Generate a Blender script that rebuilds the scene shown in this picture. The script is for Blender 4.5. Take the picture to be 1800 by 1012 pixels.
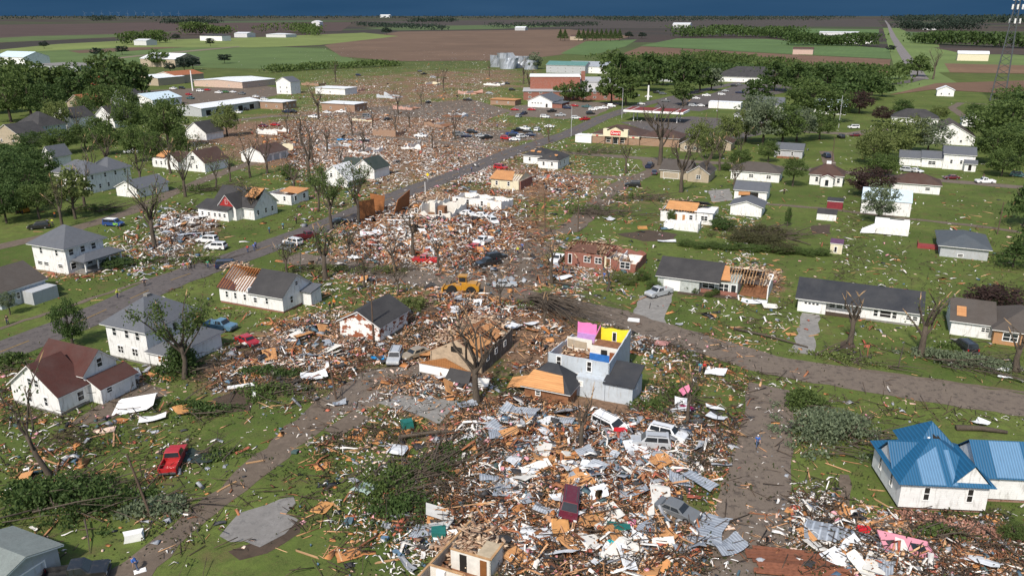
import bpy, bmesh, math, random
import numpy as np
from mathutils import Vector, Matrix
random.seed(7); rng = np.random.default_rng(11)
for o in list(bpy.data.objects): bpy.data.objects.remove(o)
scene = bpy.context.scene; col = scene.collection
# ------------------------------------------------------------------ camera, sky, sun, exposure
FPX = 1400.0; CH = 50.0; PITCH = math.atan(478 / FPX)          # 28 mm drone lens, 50 m up
cam = bpy.data.cameras.new('camera'); cam.lens = 28; cam.sensor_width = 36; cam.clip_start = 1; cam.clip_end = 200000
co = bpy.data.objects.new('camera', cam); col.objects.link(co)
co.location = (0, 0, CH); co.rotation_euler = (math.pi / 2 - PITCH, 0, 0); scene.camera = co
SUN_AZ = math.radians(203); SUN_EL = math.radians(46)          # azimuth clockwise from +Y (view direction)
w = bpy.data.worlds.new('World'); scene.world = w; w.use_nodes = True
nt = w.node_tree; N = nt.nodes; L = nt.links; bg = N['Background']
sky = N.new('ShaderNodeTexSky'); sky.sky_type = 'NISHITA'; sky.sun_disc = False
sky.sun_elevation = SUN_EL; sky.sun_rotation = SUN_AZ; sky.air_density = 1.2; sky.dust_density = 2.0
# a slate-blue storm bank stands all round the low sky; above it the sky is open
tc = N.new('ShaderNodeTexCoord'); sx = N.new('ShaderNodeSeparateXYZ'); L.new(tc.outputs['Generated'], sx.inputs[0])
mr = N.new('ShaderNodeMapRange'); mr.interpolation_type = 'SMOOTHSTEP'
mr.inputs[1].default_value = 0.05; mr.inputs[2].default_value = 0.30; L.new(sx.outputs['Z'], mr.inputs[0])
cn = N.new('ShaderNodeTexNoise'); cn.inputs['Scale'].default_value = 5; cn.inputs['Detail'].default_value = 5
mp = N.new('ShaderNodeMapping'); mp.inputs['Scale'].default_value = (1, 1, 9)
L.new(tc.outputs['Generated'], mp.inputs[0]); L.new(mp.outputs[0], cn.inputs['Vector'])
cr = N.new('ShaderNodeValToRGB'); cr.color_ramp.elements[0].color = (0.16, 0.50, 1.05, 1); cr.color_ramp.elements[1].color = (0.24, 0.63, 1.24, 1)
cr.color_ramp.elements[0].position = .3; cr.color_ramp.elements[1].position = .75
L.new(cn.outputs['Fac'], cr.inputs[0])
mx = N.new('ShaderNodeMix'); mx.data_type = 'RGBA'; L.new(mr.outputs[0], mx.inputs[0]); L.new(cr.outputs[0], mx.inputs[6]); L.new(sky.outputs[0], mx.inputs[7])
L.new(mx.outputs[2], bg.inputs[0]); bg.inputs[1].default_value = 0.115
sl = bpy.data.lights.new('sun', 'SUN'); sl.energy = 3.7; sl.angle = math.radians(3); sl.color = (1, .93, .83)
so = bpy.data.objects.new('sun', sl); col.objects.link(so)
so.rotation_euler = (math.pi / 2 - SUN_EL, 0, -SUN_AZ + math.pi)
scene.view_settings.view_transform = 'Standard'; scene.view_settings.look = 'None'
scene.view_settings.exposure = 0.33; scene.view_settings.gamma = 1.0; scene.view_settings.use_curve_mapping = False
scene.render.engine = 'CYCLES'; scene.render.resolution_x = 1024; scene.render.resolution_y = 575

# ------------------------------------------------------------------ measuring: photograph pixel -> point on the ground
CP, SP = math.cos(PITCH), math.sin(PITCH)
def G(x, y, z=0.0):
    u = (x - 900) / FPX; v = (y - 506) / FPX
    t = (z - CH) / (-SP - v * CP)
    return Vector((u * t, (CP - v * SP) * t, z))
def Gn(P):                                                       # numpy, n x 2 pixels -> n x 2 metres
    u = (P[:, 0] - 900) / FPX; v = (P[:, 1] - 506) / FPX
    t = -CH / (-SP - v * CP)
    return np.stack([u * t, (CP - v * SP) * t], 1)
def PXn(X, Y):                                                   # metres -> pixels
    d = Y * CP + CH * SP; d = np.maximum(d, 1e-3)
    return 900 + FPX * X / d, 506 + FPX * (CH * CP - Y * SP) / d
U0 = math.radians(-24)                                           # the town's street grid: blocks run at -24 / 66 degrees

# ------------------------------------------------------------------ materials
MATS = {}
def M(name, c, rough=.8, kind='plain', c2=None, var=.25, scale=1.0, metal=0, spec=.3):
    if name in MATS: return MATS[name]
    m = bpy.data.materials.new(name); m.use_nodes = True; nt = m.node_tree; N = nt.nodes; L = nt.links
    b = N['Principled BSDF']; b.inputs['Roughness'].default_value = rough; b.inputs['Metallic'].default_value = metal
    b.inputs['Specular IOR Level'].default_value = spec
    c2 = c2 or tuple(x * (1 - var) for x in c)
    tc = N.new('ShaderNodeTexCoord'); src = tc.outputs['Object']
    def noise(s, det=4, v=None, rgh=.6):
        n = N.new('ShaderNodeTexNoise'); n.inputs['Scale'].default_value = s; n.inputs['Detail'].default_value = det; n.inputs['Roughness'].default_value = rgh
        L.new(v or src, n.inputs['Vector']); return n.outputs['Fac']
    def ramp(f, a, bb, p0=.35, p1=.65):
        r = N.new('ShaderNodeValToRGB'); e = r.color_ramp.elements
        e[0].position = p0; e[1].position = p1; e[0].color = (*a, 1); e[1].color = (*bb, 1); L.new(f, r.inputs[0]); return r.outputs[0]
    def mix(f, a, bb, mode='MIX'):
        n = N.new('ShaderNodeMix'); n.data_type = 'RGBA'; n.blend_type = mode
        if isinstance(f, float): n.inputs[0].default_value = f
        else: L.new(f, n.inputs[0])
        for s, i in ((a, 6), (bb, 7)):
            if isinstance(s, tuple): n.inputs[i].default_value = (*s, 1)
            else: L.new(s, n.inputs[i])
        return n.outputs[2]
    def bump(h, st, dist=.05):
        n = N.new('ShaderNodeBump'); n.inputs['Strength'].default_value = st; n.inputs['Distance'].default_value = dist
        L.new(h, n.inputs['Height']); L.new(n.outputs[0], b.inputs['Normal'])
    def mapv(sc, rot=(0, 0, 0), s=None):
        n = N.new('ShaderNodeMapping'); n.inputs['Scale'].default_value = sc; n.inputs['Rotation'].default_value = rot
        L.new(s or src, n.inputs[0]); return n.outputs[0]
    def wave(s, dr, v=None, dist=0):
        n = N.new('ShaderNodeTexWave'); n.wave_type = 'BANDS'; n.bands_direction = dr; n.wave_profile = 'SAW'
        n.inputs['Scale'].default_value = s; n.inputs['Distortion'].default_value = dist; L.new(v or src, n.inputs['Vector']); return n.outputs['Fac']
    colr = ramp(noise(1.3 * scale), c2, c)
    if kind == 'siding':                                         # clapboards: dirt streaks and worn paint
        streak = ramp(noise(2.2, 5, mapv((1.2, 1.2, .25))), (.0, .0, .0), (1, 1, 1), .30, .46)
        colr = mix(streak, mix(.7, colr, (.33, .31, .28)), colr)
        scr = ramp(noise(3.0, 3, mapv((.7, .7, 7))), (1, 1, 1), (0, 0, 0), .27, .30)
        colr = mix(scr, colr, (.36, .36, .37)); bump(wave(1.25, 'Z'), .55, .04)
    elif kind == 'worn':                                         # paint stripped to the red boards below
        colr = mix(ramp(noise(.55, 5, mapv((1, 1, 1.2)), .7), (0, 0, 0), (1, 1, 1), .50, .53), colr, (.26, .085, .04)); bump(wave(1.25, 'Z'), .5, .04)
    elif kind == 'shingle':
        n2 = ramp(noise(5, 3, mapv((1, 1, 2.5))), tuple(x * .8 for x in c), tuple(x * 1.2 for x in c), .3, .7)
        colr = mix(.5, colr, n2); colr = mix(ramp(noise(.35, 4), (0, 0, 0), (1, 1, 1), .35, .75), colr, mix(.22, colr, (.12, .115, .11)))
        bump(noise(9, 3), .5, .04)
    elif kind == 'planks':
        wv = wave(1.5, 'X', mapv((1, 1, 1), (0, 0, scale)))
        colr = mix(ramp(wv, (1, 1, 1), (0, 0, 0), .03, .10), mix(ramp(noise(1.0, 4, mapv((.4, 5, 5), (0, 0, scale))), (0, 0, 0), (1, 1, 1)), c2, c), tuple(x * .35 for x in c))
        bump(wv, .5, .03)
    elif kind == 'brick':
        n = N.new('ShaderNodeTexBrick'); n.inputs['Scale'].default_value = 1.0
        n.inputs['Brick Width'].default_value = .45; n.inputs['Row Height'].default_value = .15; n.inputs['Mortar Size'].default_value = .018
        n.inputs['Color1'].default_value = (*c, 1); n.inputs['Color2'].default_value = (*c2, 1); n.inputs['Mortar'].default_value = (.3, .27, .24, 1)
        s3 = N.new('ShaderNodeSeparateXYZ'); L.new(src, s3.inputs[0]); ad = N.new('ShaderNodeMath'); L.new(s3.outputs[0], ad.inputs[0]); L.new(s3.outputs[1], ad.inputs[1])
        cb = N.new('ShaderNodeCombineXYZ'); L.new(ad.outputs[0], cb.inputs[0]); L.new(s3.outputs[2], cb.inputs[1]); L.new(cb.outputs[0], n.inputs['Vector'])
        colr = mix(ramp(noise(.8, 5), (0, 0, 0), (1, 1, 1), .3, .7), n.outputs['Color'], mix(.75, n.outputs['Color'], colr))
    elif kind == 'ribbed':                                       # ribbed metal sheet, ribs run up the slope
        n = N.new('ShaderNodeTexWave'); n.wave_type = 'BANDS'; n.bands_direction = 'X'; n.inputs['Scale'].default_value = 1.1 * scale; L.new(src, n.inputs['Vector'])
        colr = mix(ramp(n.outputs['Fac'], (0, 0, 0), (1, 1, 1), .75, .95), colr, tuple(x * 1.35 for x in c)); bump(n.outputs['Fac'], .5, .03)
    elif kind == 'concrete':
        colr = mix(ramp(noise(.25, 6), (0, 0, 0), (1, 1, 1), .4, .7), colr, c2); colr = mix(ramp(noise(9, 3), (0, 0, 0), (1, 1, 1), .55, .75), colr, tuple(x * .6 for x in c))
        colr = mix(ramp(noise(.9, 6, None, .75), (0, 0, 0), (1, 1, 1), .52, .62), colr, tuple(x * .62 for x in c)); bump(noise(14, 4), .3, .02)
    elif kind == 'field':                                        # ploughed or sown rows
        wv = wave(.035 * scale, 'X', mapv((1, 1, 1), (0, 0, .42)), 4)
        colr = ramp(noise(.006, 6, None, .65), c2, c, .35, .65); colr = mix(ramp(noise(.03, 5, None, .7), (0, 0, 0), (1, 1, 1), .45, .65), colr, tuple(x * .7 for x in c))
        colr = mix(ramp(wv, (0, 0, 0), (.45, .45, .45), .2, .8), colr, tuple(x * .72 for x in c))
    elif kind == 'leaf':
        oi = N.new('ShaderNodeObjectInfo'); g = N.new('ShaderNodeNewGeometry')
        colr = mix(g.outputs['Random Per Island'], c2, c)
        colr = mix(oi.outputs['Random'], mix(.45, colr, tuple(x * .55 for x in c)), colr)
        tr = N.new('ShaderNodeBsdfTranslucent'); ms = N.new('ShaderNodeMixShader'); ms.inputs[0].default_value = .42
        L.new(colr, tr.inputs[0]); L.new(b.outputs[0], ms.inputs[1]); L.new(tr.outputs[0], ms.inputs[2]); L.new(ms.outputs[0], N['Material Output'].inputs[0])
    elif kind == 'bark':
        colr = mix(ramp(noise(3, 5, mapv((3, 3, .6))), (0, 0, 0), (1, 1, 1), .3, .7), c2, c)
    elif kind == 'island':                                       # every scrap its own tone
        g = N.new('ShaderNodeNewGeometry'); r = N.new('ShaderNodeValToRGB'); e = r.color_ramp.elements
        e[0].color = (*c2, 1); e[1].color = (*c, 1); L.new(g.outputs['Random Per Island'], r.inputs[0])
        colr = mix(ramp(noise(2.0), (0, 0, 0), (.6, .6, .6), .4, .7), r.outputs[0], tuple(x * .6 for x in c2))
    elif kind == 'single':                                       # same, for pieces that are objects of their own
        oi = N.new('ShaderNodeObjectInfo'); colr = mix(oi.outputs['Random'], c2, c)
        colr = mix(ramp(noise(1.6), (0, 0, 0), (.6, .6, .6), .45, .7), colr, tuple(x * .5 for x in c2))
    elif kind == 'paint':
        b.inputs['Coat Weight'].default_value = .6; b.inputs['Coat Roughness'].default_value = .15
        colr = mix(ramp(noise(2.5, 5), (0, 0, 0), (.7, .7, .7), .5, .75), colr, mix(.5, colr, (.12, .10, .08)))
    L.new(colr, b.inputs['Base Color']); MATS[name] = m; return m
white = M('white_siding', (.80, .80, .79), .7, 'siding', var=.10)
bluish = M('pale_blue_siding', (.50, .55, .60), .7, 'siding', var=.12)
cream = M('cream_siding', (.70, .64, .47), .7, 'siding', var=.1)
tansid = M('tan_siding', (.42, .35, .26), .7, 'siding', var=.15)
greysid = M('grey_siding', (.42, .44, .46), .7, 'siding', var=.1)
wornw = M('stripped_white_siding', (.80, .80, .78), .7, 'worn', var=.08)
trim = M('white_trim', (.80, .80, .79), .5, var=.06)
plaster = M('interior_plaster', (.70, .68, .63), .85, var=.18)
pink = M('pink_wall', (.80, .22, .50), .8, var=.12); lilac = M('lilac_wall', (.52, .30, .66), .8)
yellow = M('yellow_wall', (.86, .68, .04), .8, var=.1); bluew = M('blue_wall', (.03, .16, .50), .8)
greyroof = M('grey_shingle', (.105, .114, .132), .9, 'shingle'); dkroof = M('dark_shingle', (.042, .041, .043), .9, 'shingle')
blackroof = M('black_shingle', (.032, .035, .042), .9, 'shingle'); brownroof = M('brown_shingle', (.075, .042, .033), .9, 'shingle')
redroof = M('red_brown_shingle', (.072, .026, .021), .9, 'shingle'); tanroof = M('taupe_shingle', (.078, .066, .058), .9, 'shingle')
greenroof = M('green_shingle', (.035, .05, .045), .9, 'shingle'); rust = M('rust_roof', (.30, .11, .05), .8, 'ribbed')
bluemetal = M('blue_metal_roof', (.009, .080, .172), .55, 'ribbed', spec=.5, var=.1); bluelight = M('light_blue_metal_roof', (.085, .185, .31), .55, 'ribbed', spec=.5, var=.1)
whitemetal = M('white_metal_roof', (.66, .68, .70), .5, 'ribbed', var=.08); palebluem = M('pale_blue_metal_roof', (.50, .60, .66), .45, 'ribbed', var=.12)
galv = M('galvanised_metal', (.34, .37, .41), .45, 'ribbed', metal=.3, var=.25, scale=2)
deck = M('roof_sheathing', (.52, .26, .11), .8, 'planks', c2=(.40, .19, .08), scale=0.0)
deckx = M('roof_boards', (.56, .29, .12), .8, 'planks', c2=(.42, .2, .08), scale=1.5708)
lumber = M('fresh_lumber', (.50, .30, .15), .8, var=.35); oldwood = M('old_wood', (.26, .12, .06), .85, var=.4)
brick = M('red_brick', (.26, .085, .055), .9, 'brick', c2=(.20, .065, .045)); brickt = M('tan_brick', (.33, .20, .13), .9, 'brick', c2=(.27, .16, .10))
glass = M('dark_glass', (.025, .03, .035), .12, spec=.6); painted_dark = M('painted_interior_dark', (.02, .018, .016), .9)  # second one: near-black colour standing for the shade inside openings
asphalt = M('asphalt', (.088, .078, .076), .9, 'concrete', c2=(.115, .10, .094)); asph2 = M('old_asphalt', (.128, .102, .084), .9, 'concrete', c2=(.16, .128, .10))
concrete = M('concrete', (.27, .26, .245), .9, 'concrete', c2=(.20, .19, .175)); gravel = M('gravel', (.165, .13, .10), .95, 'concrete', c2=(.11, .085, .065))
yline = M('yellow_line', (.36, .22, .05), .8, var=.4); mulch = M('bare_soil', (.085, .058, .042), .95, 'concrete', c2=(.06, .045, .032))
bark = M('bark', (.105, .085, .065), .95, 'bark', c2=(.055, .043, .034)); splint = M('split_wood', (.52, .34, .18), .85, var=.3)
LEAF = {'mid': M('leaf_mid', (.14, .20, .055), .7, 'leaf', c2=(.062, .10, .027)), 'dark': M('leaf_dark', (.10, .16, .045), .7, 'leaf', c2=(.045, .08, .022)),
        'light': M('leaf_light', (.21, .25, .08), .7, 'leaf', c2=(.12, .16, .05)), 'silver': M('leaf_silver', (.22, .265, .16), .7, 'leaf', c2=(.13, .17, .095)),
        'olive': M('leaf_olive', (.125, .13, .055), .8, 'leaf', c2=(.07, .062, .03)), 'maroon': M('leaf_maroon', (.085, .05, .042), .7, 'leaf', c2=(.05, .032, .028)), 'far': M('leaf_far', (.05, .075, .05), .8, 'leaf', c2=(.034, .055, .042))}

# ------------------------------------------------------------------ mesh and object helpers
class MB:
    def __init__(s): s.v = []; s.f = []
    def add(s, v, f):
        n = len(s.v); s.v += [tuple(p) for p in v]; s.f += [tuple(i + n for i in q) for q in f]; return s
    def box(s, x0, y0, z0, x1, y1, z1):
        return s.add([(x0, y0, z0), (x1, y0, z0), (x1, y1, z0), (x0, y1, z0), (x0, y0, z1), (x1, y0, z1), (x1, y1, z1), (x0, y1, z1)],
                     [(3, 2, 1, 0), (4, 5, 6, 7), (0, 1, 5, 4), (1, 2, 6, 5), (2, 3, 7, 6), (3, 0, 4, 7)])
    def bar(s, a, b, wd, th, up=(0, 0, 1)):
        a = Vector(a); b = Vector(b); d = (b - a).normalized(); up = Vector(up)
        sd = d.cross(up); sd = sd.normalized() if sd.length > 1e-4 else Vector((1, 0, 0)); up = sd.cross(d)
        sd = sd * wd / 2; up = up * th / 2
        return s.add([a - sd - up, a + sd - up, a + sd + up, a - sd + up, b - sd - up, b + sd - up, b + sd + up, b - sd + up],
                     [(3, 2, 1, 0), (4, 5, 6, 7), (0, 1, 5, 4), (1, 2, 6, 5), (2, 3, 7, 6), (3, 0, 4, 7)])
    def prism(s, poly, z0, z1):
        n = len(poly)
        return s.add([(p[0], p[1], z0) for p in poly] + [(p[0], p[1], z1) for p in poly],
                     [tuple(range(n - 1, -1, -1)), tuple(range(n, 2 * n))] + [(i, (i + 1) % n, n + (i + 1) % n, n + i) for i in range(n)])
    def tube(s, pts, rad, n=6):
        pts = [Vector(p) for p in pts]; v = []; f = []
        for i, p in enumerate(pts):
            d = (pts[min(i + 1, len(pts) - 1)] - pts[max(i - 1, 0)]).normalized()
            a = d.cross(Vector((0.31, 0.17, 1))); a = a.normalized() if a.length > 1e-3 else Vector((1, 0, 0)); b = d.cross(a)
            for k in range(n):
                t = 2 * math.pi * k / n; v.append(p + (a * math.cos(t) + b * math.sin(t)) * rad[i])
        for i in range(len(pts) - 1):
            for k in range(n): f.append((i * n + k, i * n + (k + 1) % n, (i + 1) * n + (k + 1) % n, (i + 1) * n + k))
        f.append(tuple(range(n - 1, -1, -1))); f.append(tuple(range((len(pts) - 1) * n, len(pts) * n)))
        return s.add(v, f)
    def mesh(s, name='m'):
        me = bpy.data.meshes.new(name); me.from_pydata(s.v, [], s.f); me.update(); return me
    def build(s, name, mat, parent=None, smooth=False):
        return obj(name, s.mesh(name), mat, parent, smooth)
def obj(name, me, mat, parent=None, smooth=False):
    o = bpy.data.objects.new(name, me); col.objects.link(o)
    if mat is not None:
        if not me.materials: me.materials.append(mat)
        elif me.materials[0] is not mat: o.material_slots[0].link = 'OBJECT'; o.material_slots[0].material = mat
    if smooth: me.polygons.foreach_set('use_smooth', [True] * len(me.polygons))
    if parent is not None: o.parent = parent
    return o
def tag(o, label, cat=None, group=None, kind=None):
    if label: o['label'] = label
    if cat: o['category'] = cat
    if group: o['group'] = group
    if kind: o['kind'] = kind
    return o
def thing(name, label, cat, loc, rz=0, group=None, rot=None):
    o = bpy.data.objects.new(name, None); o.empty_display_size = .3; col.objects.link(o)
    o.location = loc; o.rotation_euler = rot or (0, 0, rz); return tag(o, label, cat, group)
def npmesh(name, V, Fq):                                         # quads from numpy
    me = bpy.data.meshes.new(name); nv, nf = len(V), len(Fq)
    me.vertices.add(nv); me.vertices.foreach_set('co', np.ascontiguousarray(V, np.float32).ravel())
    me.loops.add(nf * 4); me.loops.foreach_set('vertex_index', np.ascontiguousarray(Fq, np.int32).ravel())
    me.polygons.add(nf); me.polygons.foreach_set('loop_start', np.arange(0, nf * 4, 4, dtype=np.int32))
    me.update(calc_edges=True); me.validate(); return me
def rotm(n, flat=None):                                          # n random rotations; flat = max tilt
    yaw = rng.uniform(0, 2 * np.pi, n); t = rng.normal(0, flat, n) if flat else rng.uniform(-np.pi, np.pi, n)
    r = rng.normal(0, flat, n) if flat else rng.uniform(-np.pi, np.pi, n)
    cz, sz, cy, sy, cx, sx = np.cos(yaw), np.sin(yaw), np.cos(t), np.sin(t), np.cos(r), np.sin(r)
    R = np.empty((n, 3, 3)); R[:, 0, 0] = cz * cy; R[:, 0, 1] = cz * sy * sx - sz * cx; R[:, 0, 2] = cz * sy * cx + sz * sx
    R[:, 1, 0] = sz * cy; R[:, 1, 1] = sz * sy * sx + cz * cx; R[:, 1, 2] = sz * sy * cx - cz * sx
    R[:, 2, 0] = -sy; R[:, 2, 1] = cy * sx; R[:, 2, 2] = cy * cx; return R
def quads(P, size, asp=.6):                                      # leaf-sized faces at points P
    n = len(P); R = rotm(n); s = np.asarray(size).reshape(-1, 1, 1) * np.ones((n, 1, 1))
    c = np.array([[-1, -asp, 0], [1, -asp, 0], [1, asp, 0.25], [-1, asp, 0.25]]) * .5
    V = P[:, None, :] + np.einsum('nij,kj->nki', R, c) * s
    return V.reshape(-1, 3), np.arange(n * 4).reshape(-1, 4)
BC = np.array([[-1, -1, -1], [1, -1, -1], [1, 1, -1], [-1, 1, -1], [-1, -1, 1], [1, -1, 1], [1, 1, 1], [-1, 1, 1]]) * .5
BF = np.array([[3, 2, 1, 0], [4, 5, 6, 7], [0, 1, 5, 4], [1, 2, 6, 5], [2, 3, 7, 6], [3, 0, 4, 7]])
B3 = np.array([[x, y, z] for x in (-.5, 0, .5) for y, z in ((-.5, -.5), (.5, -.5), (.5, .5), (-.5, .5))])
F3 = np.array([[k * 4 + a, k * 4 + (a + 1) % 4, k * 4 + 4 + (a + 1) % 4, k * 4 + 4 + a] for k in range(2) for a in range(4)] + [[3, 2, 1, 0], [8, 9, 10, 11]])
def bent(P, S, R, curl=.22):                                     # folded and curled strips
    n = len(P); c = B3[None] * S[:, None, :]; m = (B3[:, 0] == 0)[None, :, None] * np.concatenate([np.zeros((n, 1, 1)), rng.normal(0, curl * .7, (n, 1, 1)), np.abs(rng.normal(0, curl, (n, 1, 1)))], 2) * S[:, None, :1]
    c = c + m + rng.normal(0, .12, (n, 12, 3)) * np.minimum(S, .5)[:, None, :]; V = P[:, None, :] + np.einsum('nij,nkj->nki', R, c)
    return V.reshape(-1, 3), (np.arange(n)[:, None, None] * 12 + F3[None]).reshape(-1, 4)
def boxes(P, S, R, bend=0.15):
    n = len(P); c = BC[None] * S[:, None, :]; c = c + rng.normal(0, bend, (n, 8, 3)) * np.minimum(S, .8)[:, None, :]
    V = P[:, None, :] + np.einsum('nij,nkj->nki', R, c)
    return V.reshape(-1, 3), (np.arange(n)[:, None, None] * 8 + BF[None]).reshape(-1, 4)
# ------------------------------------------------------------------ how littered the ground is (blobs: x, y, rx, ry in photograph pixels, weight, heap height)
BL = [(1000, 850, 190, 95, 1.0, 1.0), (880, 765, 110, 50, .9, .7), (1120, 775, 110, 50, .9, .8), (1060, 965, 270, 60, .9, .6), (790, 940, 60, 60, .5, .3),
      (840, 560, 130, 60, .95, .9), (950, 600, 60, 70, .8, .5), (560, 610, 120, 55, .8, .5), (450, 650, 150, 50, .6, .35), (740, 680, 70, 40, .9, .9),
      (740, 430, 140, 55, 1.0, .9), (770, 375, 120, 28, 1.0, 1.0), (650, 465, 90, 35, .6, .3), (860, 420, 60, 40, .7, .4), (590, 255, 190, 42, 1.0, .9), (700, 215, 150, 36, 1.0, .9),
      (450, 235, 150, 26, .6, .3), (690, 155, 210, 26, .9, .6), (1195, 390, 80, 18, .5, .2), (1340, 500, 60, 30, .5, .2), (1080, 470, 70, 25, .45, .2), (330, 395, 60, 24, .9, .7), (290, 445, 90, 28, .5, .2),
      (120, 478, 70, 14, .5, .3), (1640, 915, 110, 18, .4, .0), (1590, 985, 170, 40, .95, .5), (1400, 915, 80, 40, .7, .3), (200, 830, 260, 130, .1, 0), (1500, 480, 380, 150, .06, 0),
      (1220, 660, 110, 80, .16, 0), (1150, 602, 150, 14, .6, .2), (970, 320, 90, 26, .6, .2), (1000, 480, 60, 20, .4, .2), (1500, 720, 220, 30, .16, 0), (880, 130, 110, 22, .5, .2), (660, 85, 260, 34, .34, 0),
      (640, 850, 120, 130, .07, 0), (40, 700, 60, 40, .3, .1), (820, 280, 120, 40, .35, 0), (930, 430, 60, 40, .4, .1), (1120, 345, 120, 18, .35, .1), (1250, 790, 60, 60, .3, .0), (900, 500, 650, 350, .05, 0), (650, 640, 280, 110, .14, 0), (1000, 720, 330, 190, .14, 0), (700, 240, 330, 90, .35, .1), (830, 128, 160, 34, .6, .1), (560, 110, 200, 40, .14, 0), (800, 330, 260, 60, .2, 0), (965, 712, 100, 16, .9, .5), (1060, 720, 60, 14, .7, .3), (800, 660, 70, 16, .8, .4)]
BL = np.array(BL)
def litter(x, y):
    x = np.asarray(x, float); y = np.asarray(y, float); a = 1 - np.zeros(x.shape); h = np.zeros(x.shape)
    for cx, cy, rx, ry, wt, hh in BL:
        e = np.exp(-(((x - cx) / rx) ** 2 + ((y - cy) / ry) ** 2) ** 1.1); a *= 1 - wt * e; h = np.maximum(h, .7 * hh * e)
    return 1 - a, h
# streets and other sheets that lie on the ground: name, photograph outline, material, layer
def strip(p, wd):                                                # a band of given width along a polyline of photograph pixels
    P = [G(*q).to_2d() for q in p]; Lf = []; Rt = []
    for i, q in enumerate(P):
        d = (P[min(i + 1, len(P) - 1)] - P[max(i - 1, 0)]).normalized(); n = Vector((-d.y, d.x)) * wd / 2; Lf.append(q + n); Rt.append(q - n)
    return Lf + Rt[::-1]
def poly(p): return [G(*q).to_2d() for q in p]
MAIN = [(-160, 680), (0, 619), (150, 561), (300, 493), (450, 441), (560, 401), (700, 343), (820, 300), (900, 267), (1000, 235), (1060, 207), (1130, 184), (1240, 158), (1330, 139)]
CROSS = [(505, 452), (620, 470), (850, 506), (1080, 556), (1350, 640), (1560, 676), (1800, 712), (1990, 750)]
SECOND = [(560, 232), (735, 247), (900, 262), (1140, 279), (1400, 296), (1640, 316), (1800, 330), (1900, 340)]
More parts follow.
